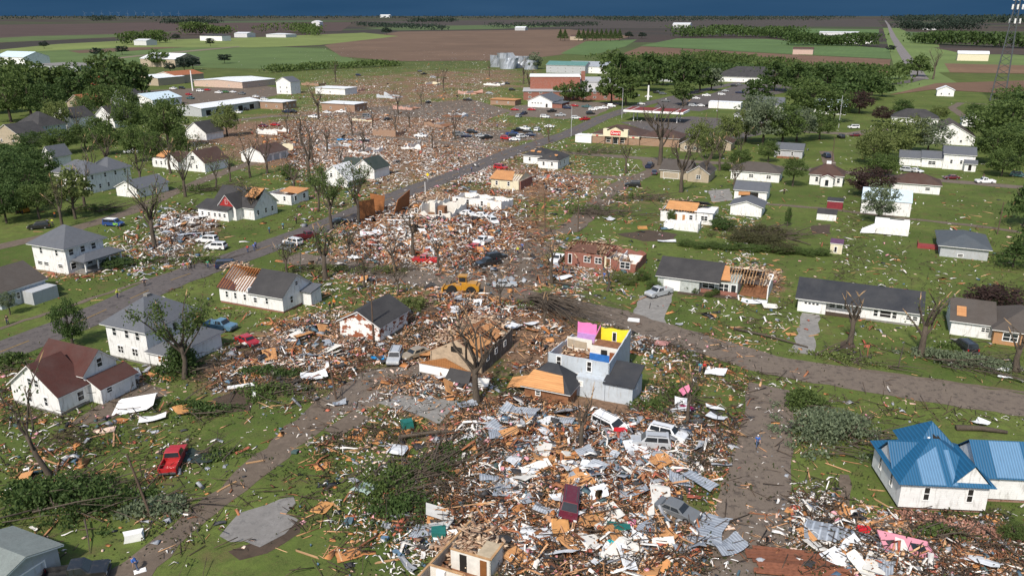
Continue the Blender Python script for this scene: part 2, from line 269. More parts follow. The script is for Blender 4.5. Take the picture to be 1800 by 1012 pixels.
SHEETS = [('main_street', strip(MAIN, 8.6), asphalt, 4), ('cross_street', strip(CROSS, 7.6), asph2, 3), ('second_street', strip(SECOND, 6.0), asph2, 3),
  ('lower_lane', poly([(1316, 672), (1400, 688), (1394, 780), (1391, 870), (1400, 1030), (1225, 1030), (1262, 880), (1300, 760)]), asph2, 2),
  ('ranch_driveway', poly([(1124, 520), (1184, 516), (1168, 560), (1176, 590), (1108, 572)]), concrete, 2), ('black_roof_driveway', poly([(1411, 551), (1441, 553), (1431, 625), (1390, 618)]), concrete, 2),
  ('back_alley', poly([(120, 1040), (175, 1008), (255, 962), (400, 842), (555, 706), (640, 655), (690, 660), (600, 728), (470, 832), (335, 940), (240, 1040)]), gravel, 2),
  ('lot_pavement', poly([(560, 705), (640, 650), (740, 640), (800, 690), (690, 705), (600, 730)]), asph2, 3),
  ('parking_lot', poly([(600, 470), (790, 462), (880, 445), (920, 425), (1000, 425), (950, 450), (960, 500), (900, 520), (700, 500)]), gravel, 2),
  ('white_house_driveway', poly([(170, 712), (240, 665), (300, 690), (170, 745), (120, 745)]), gravel, 2), ('left_lane', strip([(-30, 440), (100, 412), (230, 372), (305, 338), (400, 300), (520, 262), (640, 232)], 5), gravel, 2),
  ('side_lane', strip([(930, 412), (1000, 405), (1050, 360), (1090, 325), (1150, 300), (1140, 280)], 6), gravel, 2), ('side_drive', strip([(860, 310), (960, 308), (1060, 312), (1110, 312)], 5), gravel, 5),
  ('garden_track', strip([(1340, 358), (1440, 366), (1600, 385), (1740, 400), (1850, 418)], 2.2), gravel, 2), ('stub_driveway', poly([(1478, 835), (1496, 835), (1496, 905), (1600, 915), (1800, 985), (1800, 1010), (1620, 960), (1472, 915)]), gravel, 2),
  ('north_street', strip([(330, 222), (470, 205), (650, 200), (850, 190), (960, 205)], 7), asph2, 2), ('school_lot', poly([(892, 203), (905, 186), (1000, 178), (1095, 181), (1045, 204), (990, 210)]), asph2, 1),
  ('gravel_patch', poly([(800, 236), (880, 228), (950, 233), (960, 244), (890, 250), (790, 248)]), gravel, 1), ('north_lot', poly([(640, 190), (830, 175), (900, 195), (840, 215), (700, 205)]), gravel, 1), ('clinic_lot', poly([(1150, 190), (1165, 172), (1250, 165), (1300, 148), (1440, 150), (1370, 165), (1300, 178), (1230, 196)]), asphalt, 1),
  ('store_forecourt', poly([(1190, 245), (1090, 215), (1215, 205), (1330, 212), (1380, 228), (1300, 245)]), asphalt, 2), ('right_street', strip([(1340, 226), (1430, 232), (1500, 236), (1560, 226)], 9), asph2, 1),
  ('back_lot', poly([(240, 160), (460, 150), (520, 160), (440, 178), (320, 185), (270, 175)]), gravel, 1), ('concrete_pad', poly([(386, 942), (420, 901), (470, 886), (492, 876), (513, 873), (520, 884), (503, 903), (527, 913), (500, 938), (456, 962), (430, 950), (405, 952)]), M('pale_slab', (.24, .23, .22), .9, 'concrete', c2=(.18, .17, .16)), 3), ('house_slab', poly([(662, 708), (702, 695), (806, 704), (772, 746), (730, 728)]), concrete, 4), ('wooden_pad', poly([(570, 757), (622, 721), (652, 735), (600, 769)]), gravel, 3),
  ('soil_patch', poly([(372, 700), (420, 684), (452, 700), (440, 722), (385, 728)]), mulch, 2), ('soil_patch', poly([(1085, 412), (1140, 404), (1190, 412), (1185, 424), (1130, 424)]), mulch, 2), ('soil_patch', poly([(1425, 397), (1458, 394), (1462, 412), (1428, 412)]), mulch, 2), ('soil_patch', poly([(1478, 600), (1500, 598), (1506, 612), (1480, 614)]), mulch, 2), ('soil_patch', poly([(400, 965), (440, 955), (520, 920), (532, 912), (526, 935), (470, 972), (420, 985)]), mulch, 1), ('flower_bed', poly([(1190, 516), (1300, 527), (1300, 519), (1195, 509)]), mulch, 2),
  ('cottage_drive', poly([(1441, 266), (1463, 266), (1474, 304), (1450, 304)]), gravel, 4), ('garage_drive', poly([(1245, 335), (1283, 332), (1288, 352), (1252, 356)]), concrete, 4), ('tower_track', strip([(1695, 205), (1672, 190), (1690, 181), (1740, 184), (1790, 190)], 4.5), gravel, 2),
  ('far_road', strip([(1556, 36.5), (1562, 45), (1570, 65), (1584, 88), (1602, 115), (1618, 140)], 13), M('pale_asphalt', (.17, .155, .155), .9, 'concrete', c2=(.2, .18, .17)), 24), ('far_junction', strip([(1618, 139), (1590, 146), (1545, 150)], 9), asphalt, 26)]
for y0 in ((0, 578), (380, 452)),: SHEETS.append(('footpath', strip(list(y0), 1.1), gravel, 3))
SHEETS += [('footpath', strip([(1098, 545), (1110, 575), (1350, 628), (1800, 690)], 1.0), gravel, 2)]
FIELDS = [('green_strip', [(-60, 70), (60, 64), (230, 60), (330, 55), (200, 66), (30, 74), (-60, 78)], (.10, .14, .045), 8), ('green_strip', [(640, 50), (760, 46), (900, 44), (1010, 46), (860, 52), (700, 54)], (.09, .13, .045), 8), ('green_strip', [(1180, 52), (1350, 50), (1545, 52), (1545, 60), (1400, 58), (1240, 58)], (.10, .17, .05), 8), ('green_strip', [(1590, 56), (1700, 60), (1900, 66), (1900, 74), (1700, 70), (1600, 66)], (.085, .13, .045), 8), ('soil_strip', [(120, 90), (220, 84), (330, 83), (230, 90), (140, 94)], (.15, .095, .06), 9), ('green_strip', [(300, 38), (520, 36.5), (640, 37), (500, 40), (330, 41)], (.07, .10, .04), 8), ('field_track', [(150, 108), (260, 96), (370, 86), (420, 82), (422, 83), (374, 88), (262, 98), (152, 110)], (.22, .18, .13), 10), ('far_field', [(0, 88), (100, 78), (220, 72), (450, 66), (640, 58), (700, 64), (560, 80), (450, 84), (200, 84), (0, 94)], (.19, .235, .065), 6), ('meadow', [(0, 94), (200, 84), (480, 82), (570, 86), (640, 112), (560, 122), (470, 122), (200, 116), (-60, 120)], (.11, .165, .048), 4),
  ('ploughed_field', [(570, 80), (700, 56), (1000, 52), (1110, 64), (1030, 86), (985, 97), (900, 107), (700, 108), (600, 100)], (.165, .105, .068), 5), ('sown_field', [(985, 95), (1030, 73), (1120, 70), (1100, 82), (1040, 98)], (.10, .165, .05), 7),
  ('green_field', [(1125, 81), (1190, 68), (1350, 69), (1563, 86), (1566, 104), (1400, 96)], (.10, .165, .05), 6), ('soil_strip', [(1060, 108), (1128, 82), (1400, 97), (1566, 105), (1560, 128), (1330, 112), (1150, 98), (1115, 112)], (.18, .105, .065), 5),
  ('roadside_meadow', [(1552, 50), (1580, 50), (1650, 80), (1652, 84), (1800, 98), (1900, 104), (1900, 120), (1650, 128), (1690, 150), (1560, 165), (1540, 140), (1575, 130)], (.15, .21, .06), 4), ('ploughed_field', [(1562, 168), (1645, 147), (1800, 142), (1900, 140), (1900, 172), (1640, 158)], (.18, .105, .065), 6),
  ('ploughed_field', [(1640, 84), (1900, 88), (1900, 97), (1700, 96)], (.08, .055, .042), 7), ('ploughed_field', [(1660, 112), (1900, 118), (1900, 132), (1670, 128)], (.20, .12, .07), 7), ('ploughed_field', [(-60, 45), (300, 40), (620, 40), (600, 55), (300, 62), (0, 76), (-60, 80)], (.085, .055, .045), 5), ('ploughed_field', [(620, 38), (1100, 34), (1540, 34), (1552, 48), (1330, 47), (1190, 50), (1000, 50), (700, 52)], (.068, .054, .044), 3)]
def ragged(pts, amp):                                            # worn, uneven edges
    out = []; n = len(pts)
    for i in range(n):
        a, b = Vector(pts[i]), Vector(pts[(i + 1) % n]); d = b - a; ln = d.length; k = max(1, min(60, int(ln / (1.4 + a.length * .004)))); nn = Vector((-d.y, d.x)).normalized() if ln > 1e-6 else Vector((0, 0))
        for j in range(k): out.append(a + d * (j / k) + nn * (random.gauss(0, amp) if ln / k > .8 else 0))
    return out
def sheet(name, pts, z, mat):
    if name not in ('far_road', 'far_junction') and 'field' not in name and 'meadow' not in name: pts = ragged(pts, {'main_street': .1, 'concrete_pad': .07, 'house_slab': .05}.get(name, .2))
    bm = bmesh.new(); vs = [bm.verts.new((p[0], p[1], z)) for p in pts]; f = bm.faces.new(vs); bm.normal_update()
    if f.normal.z < 0: f.normal_flip()
    bmesh.ops.triangulate(bm, faces=bm.faces[:]); me = bpy.data.meshes.new(name); bm.to_mesh(me); bm.free()
    return tag(obj(name, me, mat), None, kind='structure')
for i, (n, p, m, k) in enumerate(SHEETS): sheet(n, p, .012 * k + .0008 * (i % 14), m)
for i, (n, p, c, k) in enumerate(FIELDS): sheet(n, poly(p), .03 * k, M('field_%d' % i, c, .95, 'field', c2=tuple(x * .62 for x in c)))
# centre line: single yellow dashes along the main street
mp_ = [G(*q) for q in MAIN]; k = 0
for i in range(len(mp_) - 1):
    a, b = mp_[i], mp_[i + 1]; d = (b - a); ln = d.length; d.normalize(); t = 0
    while t < ln - 4 and k < 60:
        p = a + d * t; q = p + d * 5; n = Vector((-d.y, d.x, 0)) * .09
        tag(MB().add([(p - n) + Vector((0, 0, .075)), (p + n) + Vector((0, 0, .075)), (q + n) + Vector((0, 0, .075)), (q - n) + Vector((0, 0, .075))], [(3, 2, 1, 0)]).build('lane_marking', yline), None, kind='structure'); t += 11; k += 1
# the ground itself: one sheet, fine where rubble heaps it up, out to the horizon
def axis(lo, hi, st, far):
    a = list(np.arange(lo, hi + .01, st)); s = st
    while a[-1] < far: s *= 1.35; a.append(a[-1] + s)
    s = st
    while a[0] > -far: s *= 1.35; a.insert(0, a[0] - s)
    return np.array(a)
gx = axis(-130, 130, 1.25, 90000); gy = axis(46, 330, 1.25, 90000); XX, YY = np.meshgrid(gx, gy)
px, py = PXn(XX, YY); lit, hh = litter(px, py); ok = (YY > 40) & (YY < 900); lit = np.where(ok, lit, 0); hh = np.where(ok & (YY < 320), hh, 0)
def inpoly(X, Y, P):
    r = np.zeros(X.shape, bool); n = len(P)
    for i in range(n):
        x1, y1 = P[i]; x2, y2 = P[(i + 1) % n]
        c = ((y1 > Y) != (y2 > Y)) & (X < (x2 - x1) * (Y - y1) / (y2 - y1 + 1e-12) + x1); r ^= c
    return r
road = np.zeros(XX.shape, bool)
for n, p, m, k in SHEETS:
    c = sum((Vector(q) for q in p), Vector((0, 0))) / len(p)
    road |= inpoly(XX, YY, [tuple(Vector(q) + (Vector(q) - c).normalized() * 2.2) for q in p])
def smooth(a, n):
    for _ in range(n): a = (a + np.roll(a, 1, 0) + np.roll(a, -1, 0) + np.roll(a, 1, 1) + np.roll(a, -1, 1)) / 5
    return a
rs = np.clip(1 - 1.8 * smooth(road.astype(float), 3), 0, 1)
hz = np.where(road, 0, hh * rs * (.55 + .45 * np.sin(XX * .8 + 1.7 * np.sin(YY * .5)) * np.sin(YY * .7 + XX * .3)))
hz = np.where(hz < .06, 0, hz)
ny, nx = XX.shape; idx = np.arange(ny * nx).reshape(ny, nx)
FQ = np.stack([idx[:-1, :-1], idx[:-1, 1:], idx[1:, 1:], idx[1:, :-1]], -1).reshape(-1, 4)
gm = npmesh('ground', np.stack([XX, YY, hz], -1).reshape(-1, 3), FQ)
at = gm.attributes.new('litter', 'FLOAT', 'POINT'); at.data.foreach_set('value', (lit * np.clip(1.25 - YY / 800, .55, 1)).ravel().astype(np.float32))
def zat(x, y):
    i = np.clip(np.searchsorted(gy, y) - 1, 0, ny - 2); j = np.clip(np.searchsorted(gx, x) - 1, 0, nx - 2)
    return np.maximum(np.maximum(hz[i, j], hz[i + 1, j + 1]), np.maximum(hz[i + 1, j], hz[i, j + 1]))
gmat = bpy.data.materials.new('grass_and_litter'); gmat.use_nodes = True; nt = gmat.node_tree; N = nt.nodes; L = nt.links; b = N['Principled BSDF']; b.inputs['Roughness'].default_value = .95; b.inputs['Specular IOR Level'].default_value = .1
geo = N.new('ShaderNodeNewGeometry')
def nz(s, det=5, r=.65):
    n = N.new('ShaderNodeTexNoise'); n.inputs['Scale'].default_value = s; n.inputs['Detail'].default_value = det; n.inputs['Roughness'].default_value = r; L.new(geo.outputs['Position'], n.inputs['Vector']); return n.outputs['Fac']
def rp(f, a, c, p0, p1):
    r = N.new('ShaderNodeValToRGB'); e = r.color_ramp.elements; e[0].position = p0; e[1].position = p1; e[0].color = (*a, 1); e[1].color = (*c, 1); L.new(f, r.inputs[0]); return r.outputs[0]
def mxc(f, a, c):
    n = N.new('ShaderNodeMix'); n.data_type = 'RGBA'; L.new(f, n.inputs[0])
    for s, i in ((a, 6), (c, 7)):
        if isinstance(s, tuple): n.inputs[i].default_value = (*s, 1)
        else: L.new(s, n.inputs[i])
    return n.outputs[2]
g1 = rp(nz(.05), (.055, .092, .019), (.132, .168, .042), .35, .65); g2 = rp(nz(2.6, 5, .8), (.026, .046, .012), (.126, .144, .045), .3, .7)
gr = mxc(rp(nz(.6), (0, 0, 0), (1, 1, 1), .35, .7), g1, g2)
gr = mxc(rp(nz(.22, 6, .75), (0, 0, 0), (.7, .7, .7), .52, .68), gr, (.115, .088, .045)); gr = mxc(rp(nz(1.4, 6, .8), (0, 0, 0), (.6, .6, .6), .58, .68), gr, (.11, .08, .04))
la = N.new('ShaderNodeAttribute'); la.attribute_name = 'litter'
ad = N.new('ShaderNodeMath'); ad.operation = 'ADD'; L.new(la.outputs['Fac'], ad.inputs[0]); L.new(nz(.45, 6, .75), ad.inputs[1])
lo_ = N.new('ShaderNodeMath'); lo_.operation = 'MULTIPLY_ADD'; lo_.inputs[1].default_value = .9; L.new(nz(.04, 4, .6), lo_.inputs[0]); sb_ = N.new('ShaderNodeMath'); sb_.operation = 'SUBTRACT'; L.new(ad.outputs[0], sb_.inputs[0]); sb_.inputs[1].default_value = .45; L.new(sb_.outputs[0], lo_.inputs[2]); ad = lo_
dirt = rp(nz(1.8, 6, .8), (.08, .05, .034), (.27, .175, .115), .3, .7)
gr = mxc(rp(ad.outputs[0], (0, 0, 0), (1, 1, 1), .80, 1.35), gr, dirt)
far = N.new('ShaderNodeVectorMath'); far.operation = 'LENGTH'; L.new(geo.outputs['Position'], far.inputs[0])
fr = N.new('ShaderNodeMapRange'); fr.inputs[1].default_value = 700; fr.inputs[2].default_value = 1500; L.new(far.outputs['Value'], fr.inputs[0])
mpg = N.new('ShaderNodeMapping'); mpg.inputs['Rotation'].default_value = (0, 0, .42); L.new(geo.outputs['Position'], mpg.inputs[0])
vo = N.new('ShaderNodeTexVoronoi'); vo.inputs['Scale'].default_value = .0016; vo.distance = 'CHEBYCHEV'; L.new(mpg.outputs[0], vo.inputs['Vector'])   # a patchwork of fields
sp = N.new('ShaderNodeSeparateColor'); L.new(vo.outputs['Color'], sp.inputs[0])
pr = N.new('ShaderNodeValToRGB'); pr.color_ramp.interpolation = 'CONSTANT'; e = pr.color_ramp.elements; e[0].color = (.058, .045, .04, 1); e[1].position = .3; e[1].color = (.048, .042, .038, 1)
for p_, c_ in ((.5, (.055, .07, .035)), (.66, (.07, .055, .044)), (.86, (.065, .085, .035))): q = e.new(p_); q.color = (*c_, 1)
L.new(sp.outputs[0], pr.inputs[0]); pat = mxc(rp(nz(.004, 5), (0, 0, 0), (.5, .5, .5), .4, .7), pr.outputs[0], (.05, .048, .036))
L.new(mxc(fr.outputs[0], gr, pat), b.inputs['Base Color'])
bp = N.new('ShaderNodeBump'); bp.inputs['Strength'].default_value = .6; bp.inputs['Distance'].default_value = .12; L.new(nz(3.5, 4, .8), bp.inputs['Height']); L.new(bp.outputs[0], b.inputs['Normal'])
tag(obj('ground', gm, gmat), None, kind='structure')

# ------------------------------------------------------------------ houses
FOOT = []                                                        # footprints no loose scrap may pierce
def gable(mb, x0, y0, x1, y1, h, rise, ax, oh, t, dz=0, lo=0):
    if ax == 'y':
        m2 = MB(); gable(m2, y0, -x1, y1, -x0, h, rise, 'x', oh, t, dz, lo); mb.add([(-p[1], p[0], p[2]) for p in m2.v], m2.f); return
    ym = (y0 + y1) / 2; s = rise / (ym - y0); ze = h - s * oh + dz; zr = h + rise + dz; a, c = x0 - oh * .8, x1 + oh * .8
    v = []
    for x in (a, c):
        v += [(x, y0 - oh, ze), (x, y0 - oh, ze + t), (x, ym, zr + t), (x, y1 + oh, ze + t), (x, y1 + oh, ze), (x, ym, zr)]
    mb.add(v, [(1, 7, 8, 2), (2, 8, 9, 3), (0, 5, 11, 6), (5, 4, 10, 11), (0, 6, 7, 1), (4, 3, 9, 10), (0, 1, 2, 5), (5, 2, 3, 4), (6, 11, 8, 7), (11, 10, 9, 8)])
def hip(mb, x0, y0, x1, y1, h, rise, oh, t, dz=0):
    hx, hy = (x1 - x0) / 2, (y1 - y0) / 2; k = min(hx, hy); s = rise / k; ze = h - s * oh + dz; zr = h + rise + dz
    X0, Y0, X1, Y1 = x0 - oh, y0 - oh, x1 + oh, y1 + oh; e = max(.05, (hx - k)); g = max(.05, hy - k); mx_, my = (x0 + x1) / 2, (y0 + y1) / 2
    v = [(X0, Y0, ze), (X1, Y0, ze), (X1, Y1, ze), (X0, Y1, ze), (X0, Y0, ze + t), (X1, Y0, ze + t), (X1, Y1, ze + t), (X0, Y1, ze + t)]
    f = [(3, 2, 1, 0), (0, 1, 5, 4), (1, 2, 6, 5), (2, 3, 7, 6), (3, 0, 4, 7)]
    if hx >= hy: v += [(mx_ - e, my, zr + t), (mx_ + e, my, zr + t)]; f += [(4, 5, 9, 8), (5, 6, 9), (6, 7, 8, 9), (7, 4, 8)]
    else: v += [(mx_, my - g, zr + t), (mx_, my + g, zr + t)]; f += [(4, 5, 8), (5, 6, 9, 8), (6, 7, 9), (7, 4, 8, 9)]
    mb.add(v, f)
def walls(mb, x0, y0, x1, y1, z0, h, roof=None, rise=0):
    c = [(x0, y0), (x1, y0), (x1, y1), (x0, y1)]; v = [(p[0], p[1], z0) for p in c] + [(p[0], p[1], h) for p in c]; f = [(0, 1, 5, 4), (1, 2, 6, 5), (2, 3, 7, 6), (3, 0, 4, 7), (7, 6, 5, 4)]
    mb.add(v, f); xm, ym = (x0 + x1) / 2, (y0 + y1) / 2
    if roof == 'gx': mb.add([(x0, y0, h), (x0, ym, h + rise), (x0, y1, h), (x1, y0, h), (x1, y1, h), (x1, ym, h + rise)], [(0, 1, 2), (3, 4, 5)])
    if roof == 'gy': mb.add([(x0, y0, h), (x1, y0, h), (xm, y0, h + rise), (x0, y1, h), (x1, y1, h), (xm, y1, h + rise)], [(0, 1, 2), (4, 3, 5)])
def jag(mb, a, c, h0, h1, th=.18, n=9, amp=.5, z0=0):            # a torn wall with a ragged top
    a = Vector(a); c = Vector(c); d = (c - a); nrm = Vector((-d.y, d.x)).normalized() * th; v = []; f = []
    for i in range(n + 1):
        t = i / n; p = a + d * t; h = h0 + (h1 - h0) * t + (random.uniform(-amp, amp * .3) if amp else 0); h = max(h, z0 + .2)
        v += [(p.x, p.y, z0), (p.x, p.y, h), (p.x + nrm.x, p.y + nrm.y, h), (p.x + nrm.x, p.y + nrm.y, z0)]
    for i in range(n):
        k = i * 4
        for q in range(3): f.append((k + q, k + q + 1, k + q + 5, k + q + 4) [::-1])
    f += [(0, 1, 2, 3), (n * 4 + 3, n * 4 + 2, n * 4 + 1, n * 4)]
    mb.add(v, f)
class House:
    def __init__(s, name, label, A, ang=None, cat='house', group=None, lift=0, tilt=None, foot=None, B=None):
        a = G(*A); s.ang = U0 if ang is None else math.radians(ang)
        if B is not None and ang is None: b = G(*B); s.ang = math.atan2(b.y - a.y, b.x - a.x)
        s.e = thing(name, label, cat, (a.x, a.y, lift), s.ang, group)
        if tilt: s.e.rotation_euler = (tilt[0], tilt[1], s.ang)
        s.a = a; s.bl = []
    def foot(s, x0, y0, x1, y1):
        ca, sa = math.cos(s.ang), math.sin(s.ang); FOOT.append((s.a.x, s.a.y, ca, sa, x0 - .3, y0 - .3, x1 + .3, y1 + .3))
    def block(s, x0, y0, x1, y1, h, roof='gx', rise=None, wm=None, rm=None, oh=.45, z0=0, base=None, wn='wall', rn='roof', foot=True, fas=True):
        wm = wm or white; rm = rm or greyroof; rise = rise if rise is not None else min(x1 - x0, y1 - y0) * .28
        mb = MB(); walls(mb, x0, y0, x1, y1, z0 + (.35 if base else 0), h, roof, rise); mb.build(wn, wm, s.e)
        if base: MB().box(x0 + .04, y0 + .04, z0 - .3, x1 - .04, y1 - .04, z0 + .35).build('foundation', base, s.e)
        s.bl.append((x0, y0, x1, y1, h))
        if foot and z0 < 1: s.foot(x0, y0, x1, y1)
        if roof in ('gx', 'gy', 'hip'):
            r = MB(); q = MB()
            if roof == 'hip': hip(q, x0, y0, x1, y1, h, rise, oh, .14, .02); hip(r, x0, y0, x1, y1, h, rise, oh + .03, .06, .175)
            else: gable(q, x0, y0, x1, y1, h, rise, roof[1], oh, .14, .02); gable(r, x0, y0, x1, y1, h, rise, roof[1], oh + .03, .06, .175)
            ro = r.build(rn, rm, s.e)
            if fas: q.build('fascia', trim, ro)
            return ro
        if roof == 'flat':
            ro = MB().box(x0 - oh, y0 - oh, h + .01, x1 + oh, y1 + oh, h + .25).build(rn, rm, s.e); return ro
        if roof == 'shed':                                       # falls towards the front
            r = MB(); r.add([(x0 - oh, y0 - oh, h), (x1 + oh, y0 - oh, h), (x1 + oh, y1, h + rise), (x0 - oh, y1, h + rise), (x0 - oh, y0 - oh, h + .16), (x1 + oh, y0 - oh, h + .16), (x1 + oh, y1, h + rise + .16), (x0 - oh, y1, h + rise + .16)], [(3, 2, 1, 0), (4, 5, 6, 7), (0, 1, 5, 4), (1, 2, 6, 5), (2, 3, 7, 6), (3, 0, 4, 7)]); return r.build(rn, rm, s.e)
    def ruin(s, x0, y0, x1, y1, h, wm=None, inner=None, amp=.35, parts=(), floor=None, sides='flrb', base=None):
        wm = wm or white; hs = h if isinstance(h, (list, tuple)) else (h, h, h, h); s.bl.append((x0, y0, x1, y1, max(hs))); s.foot(x0, y0, x1, y1)
        seg = {'f': ((x0, y0), (x1, y0), hs[0], hs[1]), 'r': ((x1, y0), (x1, y1), hs[1], hs[2]), 'b': ((x1, y1), (x0, y1), hs[2], hs[3]), 'l': ((x0, y1), (x0, y0), hs[3], hs[0])}
        for k in sides:
            mb = MB(); jag(mb, *seg[k], amp=amp); mb.build('wall', wm, s.e)
            mb = MB(); a, c, h0, h1 = seg[k]; d = (Vector(c) - Vector(a)).normalized(); nn = Vector((-d.y, d.x)) * .19
            jag(mb, Vector(a) + nn + d * .2, Vector(c) + nn - d * .2, max(.3, min(h0, h1) - .45 - amp), max(.3, min(h0, h1) - .45 - amp), th=.05, amp=0); mb.build('inner_lining', inner or plaster, s.e)
        MB().box(x0 + .3, y0 + .3, .05, x1 - .3, y1 - .3, .4).build('floor', floor or oldwood, s.e)
        for a, c, ph in parts: mb = MB(); jag(mb, a, c, ph, ph, th=.12, amp=amp * .6, z0=.4); mb.build('partition', inner or plaster, s.e)
    def win(s, bi, face, u, z, wd=.9, h=1.4, pm=None, fm=None, name='window', mull=True, bar=False):
        x0, y0, x1, y1, H_ = s.bl[bi]; fm = fm or trim; pm = pm or glass
        O, U, Nn = {'f': ((x0, y0), (1, 0), (0, -1)), 'b': ((x0, y1), (1, 0), (0, 1)), 'r': ((x1, y0), (0, 1), (1, 0)), 'l': ((x0, y0), (0, 1), (-1, 0))}[face]
        def P(a, z_, n): return (O[0] + U[0] * a + Nn[0] * n, O[1] + U[1] * a + Nn[1] * n, z_)
        def slab(mb, a0, a1, z0_, z1_, n0, n1):
            p = [P(a0, z0_, n0), P(a1, z0_, n0), P(a1, z1_, n0), P(a0, z1_, n0), P(a0, z0_, n1), P(a1, z0_, n1), P(a1, z1_, n1), P(a0, z1_, n1)]
            mb.add(p, [(0, 1, 2, 3), (7, 6, 5, 4), (4, 5, 1, 0), (5, 6, 2, 1), (6, 7, 3, 2), (7, 4, 0, 3)] if face in 'fr' else [(3, 2, 1, 0), (4, 5, 6, 7), (0, 1, 5, 4), (1, 2, 6, 5), (2, 3, 7, 6), (3, 0, 4, 7)])
        fr_ = MB(); t = .11
        slab(fr_, u, u + t, z, z + h, -.01, .07); slab(fr_, u + wd - t, u + wd, z, z + h, -.01, .07); slab(fr_, u + t, u + wd - t, z + h - t, z + h, -.01, .07); slab(fr_, u + t, u + wd - t, z, z + t, -.01, .07)
        if mull and name == 'window': slab(fr_, u + t, u + wd - t, z + h * .5 - .035, z + h * .5 + .035, -.01, .05)
        if bar: slab(fr_, u + wd / 2 - .05, u + wd / 2 + .05, z + t, z + h - t, -.01, .055)
        o = fr_.build(name, fm, s.e); g = MB(); slab(g, u + t, u + wd - t, z + t, z + h - t, -.005, .02); g.build('pane' if name == 'window' else 'panel', pm, o); return o
    def wins(s, bi, face, us, z, **k):
        for u in us: s.win(bi, face, u, z, **k)
    def rafters(s, x0, y0, x1, y1, h, rise, ax='x', sp=.75, mat=None, miss=.15, name='rafter', half=None):
        m0 = {}
        n = int(((x1 - x0) if ax == 'x' else (y1 - y0)) / sp)
        for i in range(n + 1):
            for sd in (0, 1):
                if half is not None and sd != half: continue
                if random.random() < miss: continue
                if sd not in m0:
                    mb = MB()
                    if ax == 'x': mb.bar((0, y0 if sd == 0 else y1, h), (0, (y0 + y1) / 2, h + rise), .09, .2)
                    else: mb.bar((x0 if sd == 0 else x1, 0, h), ((x0 + x1) / 2, 0, h + rise), .09, .2)
                    m0[sd] = mb.mesh('rafter')
                o = obj(name, m0[sd], mat or lumber, s.e); o.location = (x0 + i * sp, 0, random.uniform(-.08, .08)) if ax == 'x' else (0, y0 + i * sp, random.uniform(-.08, .08))
    def box(s, name, x0, y0, z0, x1, y1, z1, mat): return MB().box(x0, y0, z0, x1, y1, z1).build(name, mat, s.e)
def span_roof(h, x0, y0, x1, y1, ht, rise, rm, a, c, oh=.45, ax='x'):   # a gable roof of which only part of the length is left
    r = MB(); q = MB()
    if ax == 'x': gable(q, a, y0, c, y1, ht, rise, 'x', oh, .14, .02); gable(r, a - .03, y0, c + .03, y1, ht, rise, 'x', oh + .03, .06, .175)
    else: gable(q, x0, a, x1, c, ht, rise, 'y', oh, .14, .02); gable(r, x0, a - .03, x1, c + .03, ht, rise, 'y', oh + .03, .06, .175)
    ro = r.build('roof', rm, h.e); q.build('fascia', trim, ro); return ro
def slab4(p, t=.1):                                              # a thick four-cornered sheet
    p = [Vector(q) for q in p]; n = (p[1] - p[0]).cross(p[3] - p[0]).normalized() * t
    return MB().add(p + [q + n for q in p], [(3, 2, 1, 0), (4, 5, 6, 7), (0, 1, 5, 4), (1, 2, 6, 5), (2, 3, 7, 6), (3, 0, 4, 7)])
def text(s, size, mat, parent, loc, rot, name='lettering', shear=0):
    cu = bpy.data.curves.new('lettering', 'FONT'); cu.body = s; cu.size = size; cu.align_x = 'CENTER'; cu.align_y = 'CENTER'; cu.extrude = .03; cu.shear = shear; cu.offset = size * .02
    t = bpy.data.objects.new('tmp', cu); col.objects.link(t); bpy.context.view_layer.update()
    me = bpy.data.meshes.new_from_object(t.evaluated_get(bpy.context.evaluated_depsgraph_get())); bpy.data.objects.remove(t)
    o = obj(name, me, mat, parent); o.location = loc; o.rotation_euler = rot; return o
redsign = M('red_sign', (.60, .02, .03), .5, var=.05)
# -- left side of the main street
h = House('foursquare_house', 'tall white two-storey house with grey hip roof behind a half-stripped tree at left', (195, 627))
h.block(0, 0, 8.3, 10, 5.9, 'hip', 3.0, oh=.6, base=concrete); h.block(8.33, .1, 12.9, 3.2, 2.5, 'hip', .9, base=concrete); h.block(8.33, 4, 13, 10, 2.7, 'hip', 1.3)
h.wins(0, 'f', (1.3, 3.9, 6.1), 3.8, wd=.95, h=1.45); h.wins(0, 'f', (1.9, 4.9), 1.1, wd=1.3, h=1.3, pm=painted_dark, bar=True); h.wins(0, 'r', (2, 5, 7.6), 3.8); h.wins(1, 'f', (1.7, 2.6, 3.5), .9, wd=.8, h=1.2, pm=M('amber_room', (.32, .12, .03)))
h.box('chimney_stub', 3.6, 4.6, 8.6, 4.4, 5.4, 9.4, concrete)
h = House('cape_house', 'white house with dark red-brown roof and side gable at lower left', (26, 708))
h.block(0, 0, 9.2, 4.4, 3.0, 'gy', 3.4, rm=redroof, base=concrete); h.block(0.02, 4.2, 9.15, 9.4, 4.3, 'gx', 2.4, rm=redroof); h.block(7.4, 4.6, 11.4, 10.2, 2.4, 'gy', 1.0, rm=redroof)
h.wins(0, 'f', (3.7, 5.0), 3.4, wd=.95, h=1.2); h.wins(0, 'f', (3.2, 6.3), .9, wd=.8, h=1.4); h.win(0, 'r', 2.6, .8, 1.1, 1.5); h.win(1, 'r', 2.1, 4.25, 1.0, 1.4); h.win(2, 'r', .8, 1.2, 1, .9); h.win(2, 'r', 3.6, .3, 1.1, 2, pm=trim, name='door')
h = House('foursquare_house', 'white two-storey house with grey hip roof and sagging front porch beside the police vehicles', (64, 473))
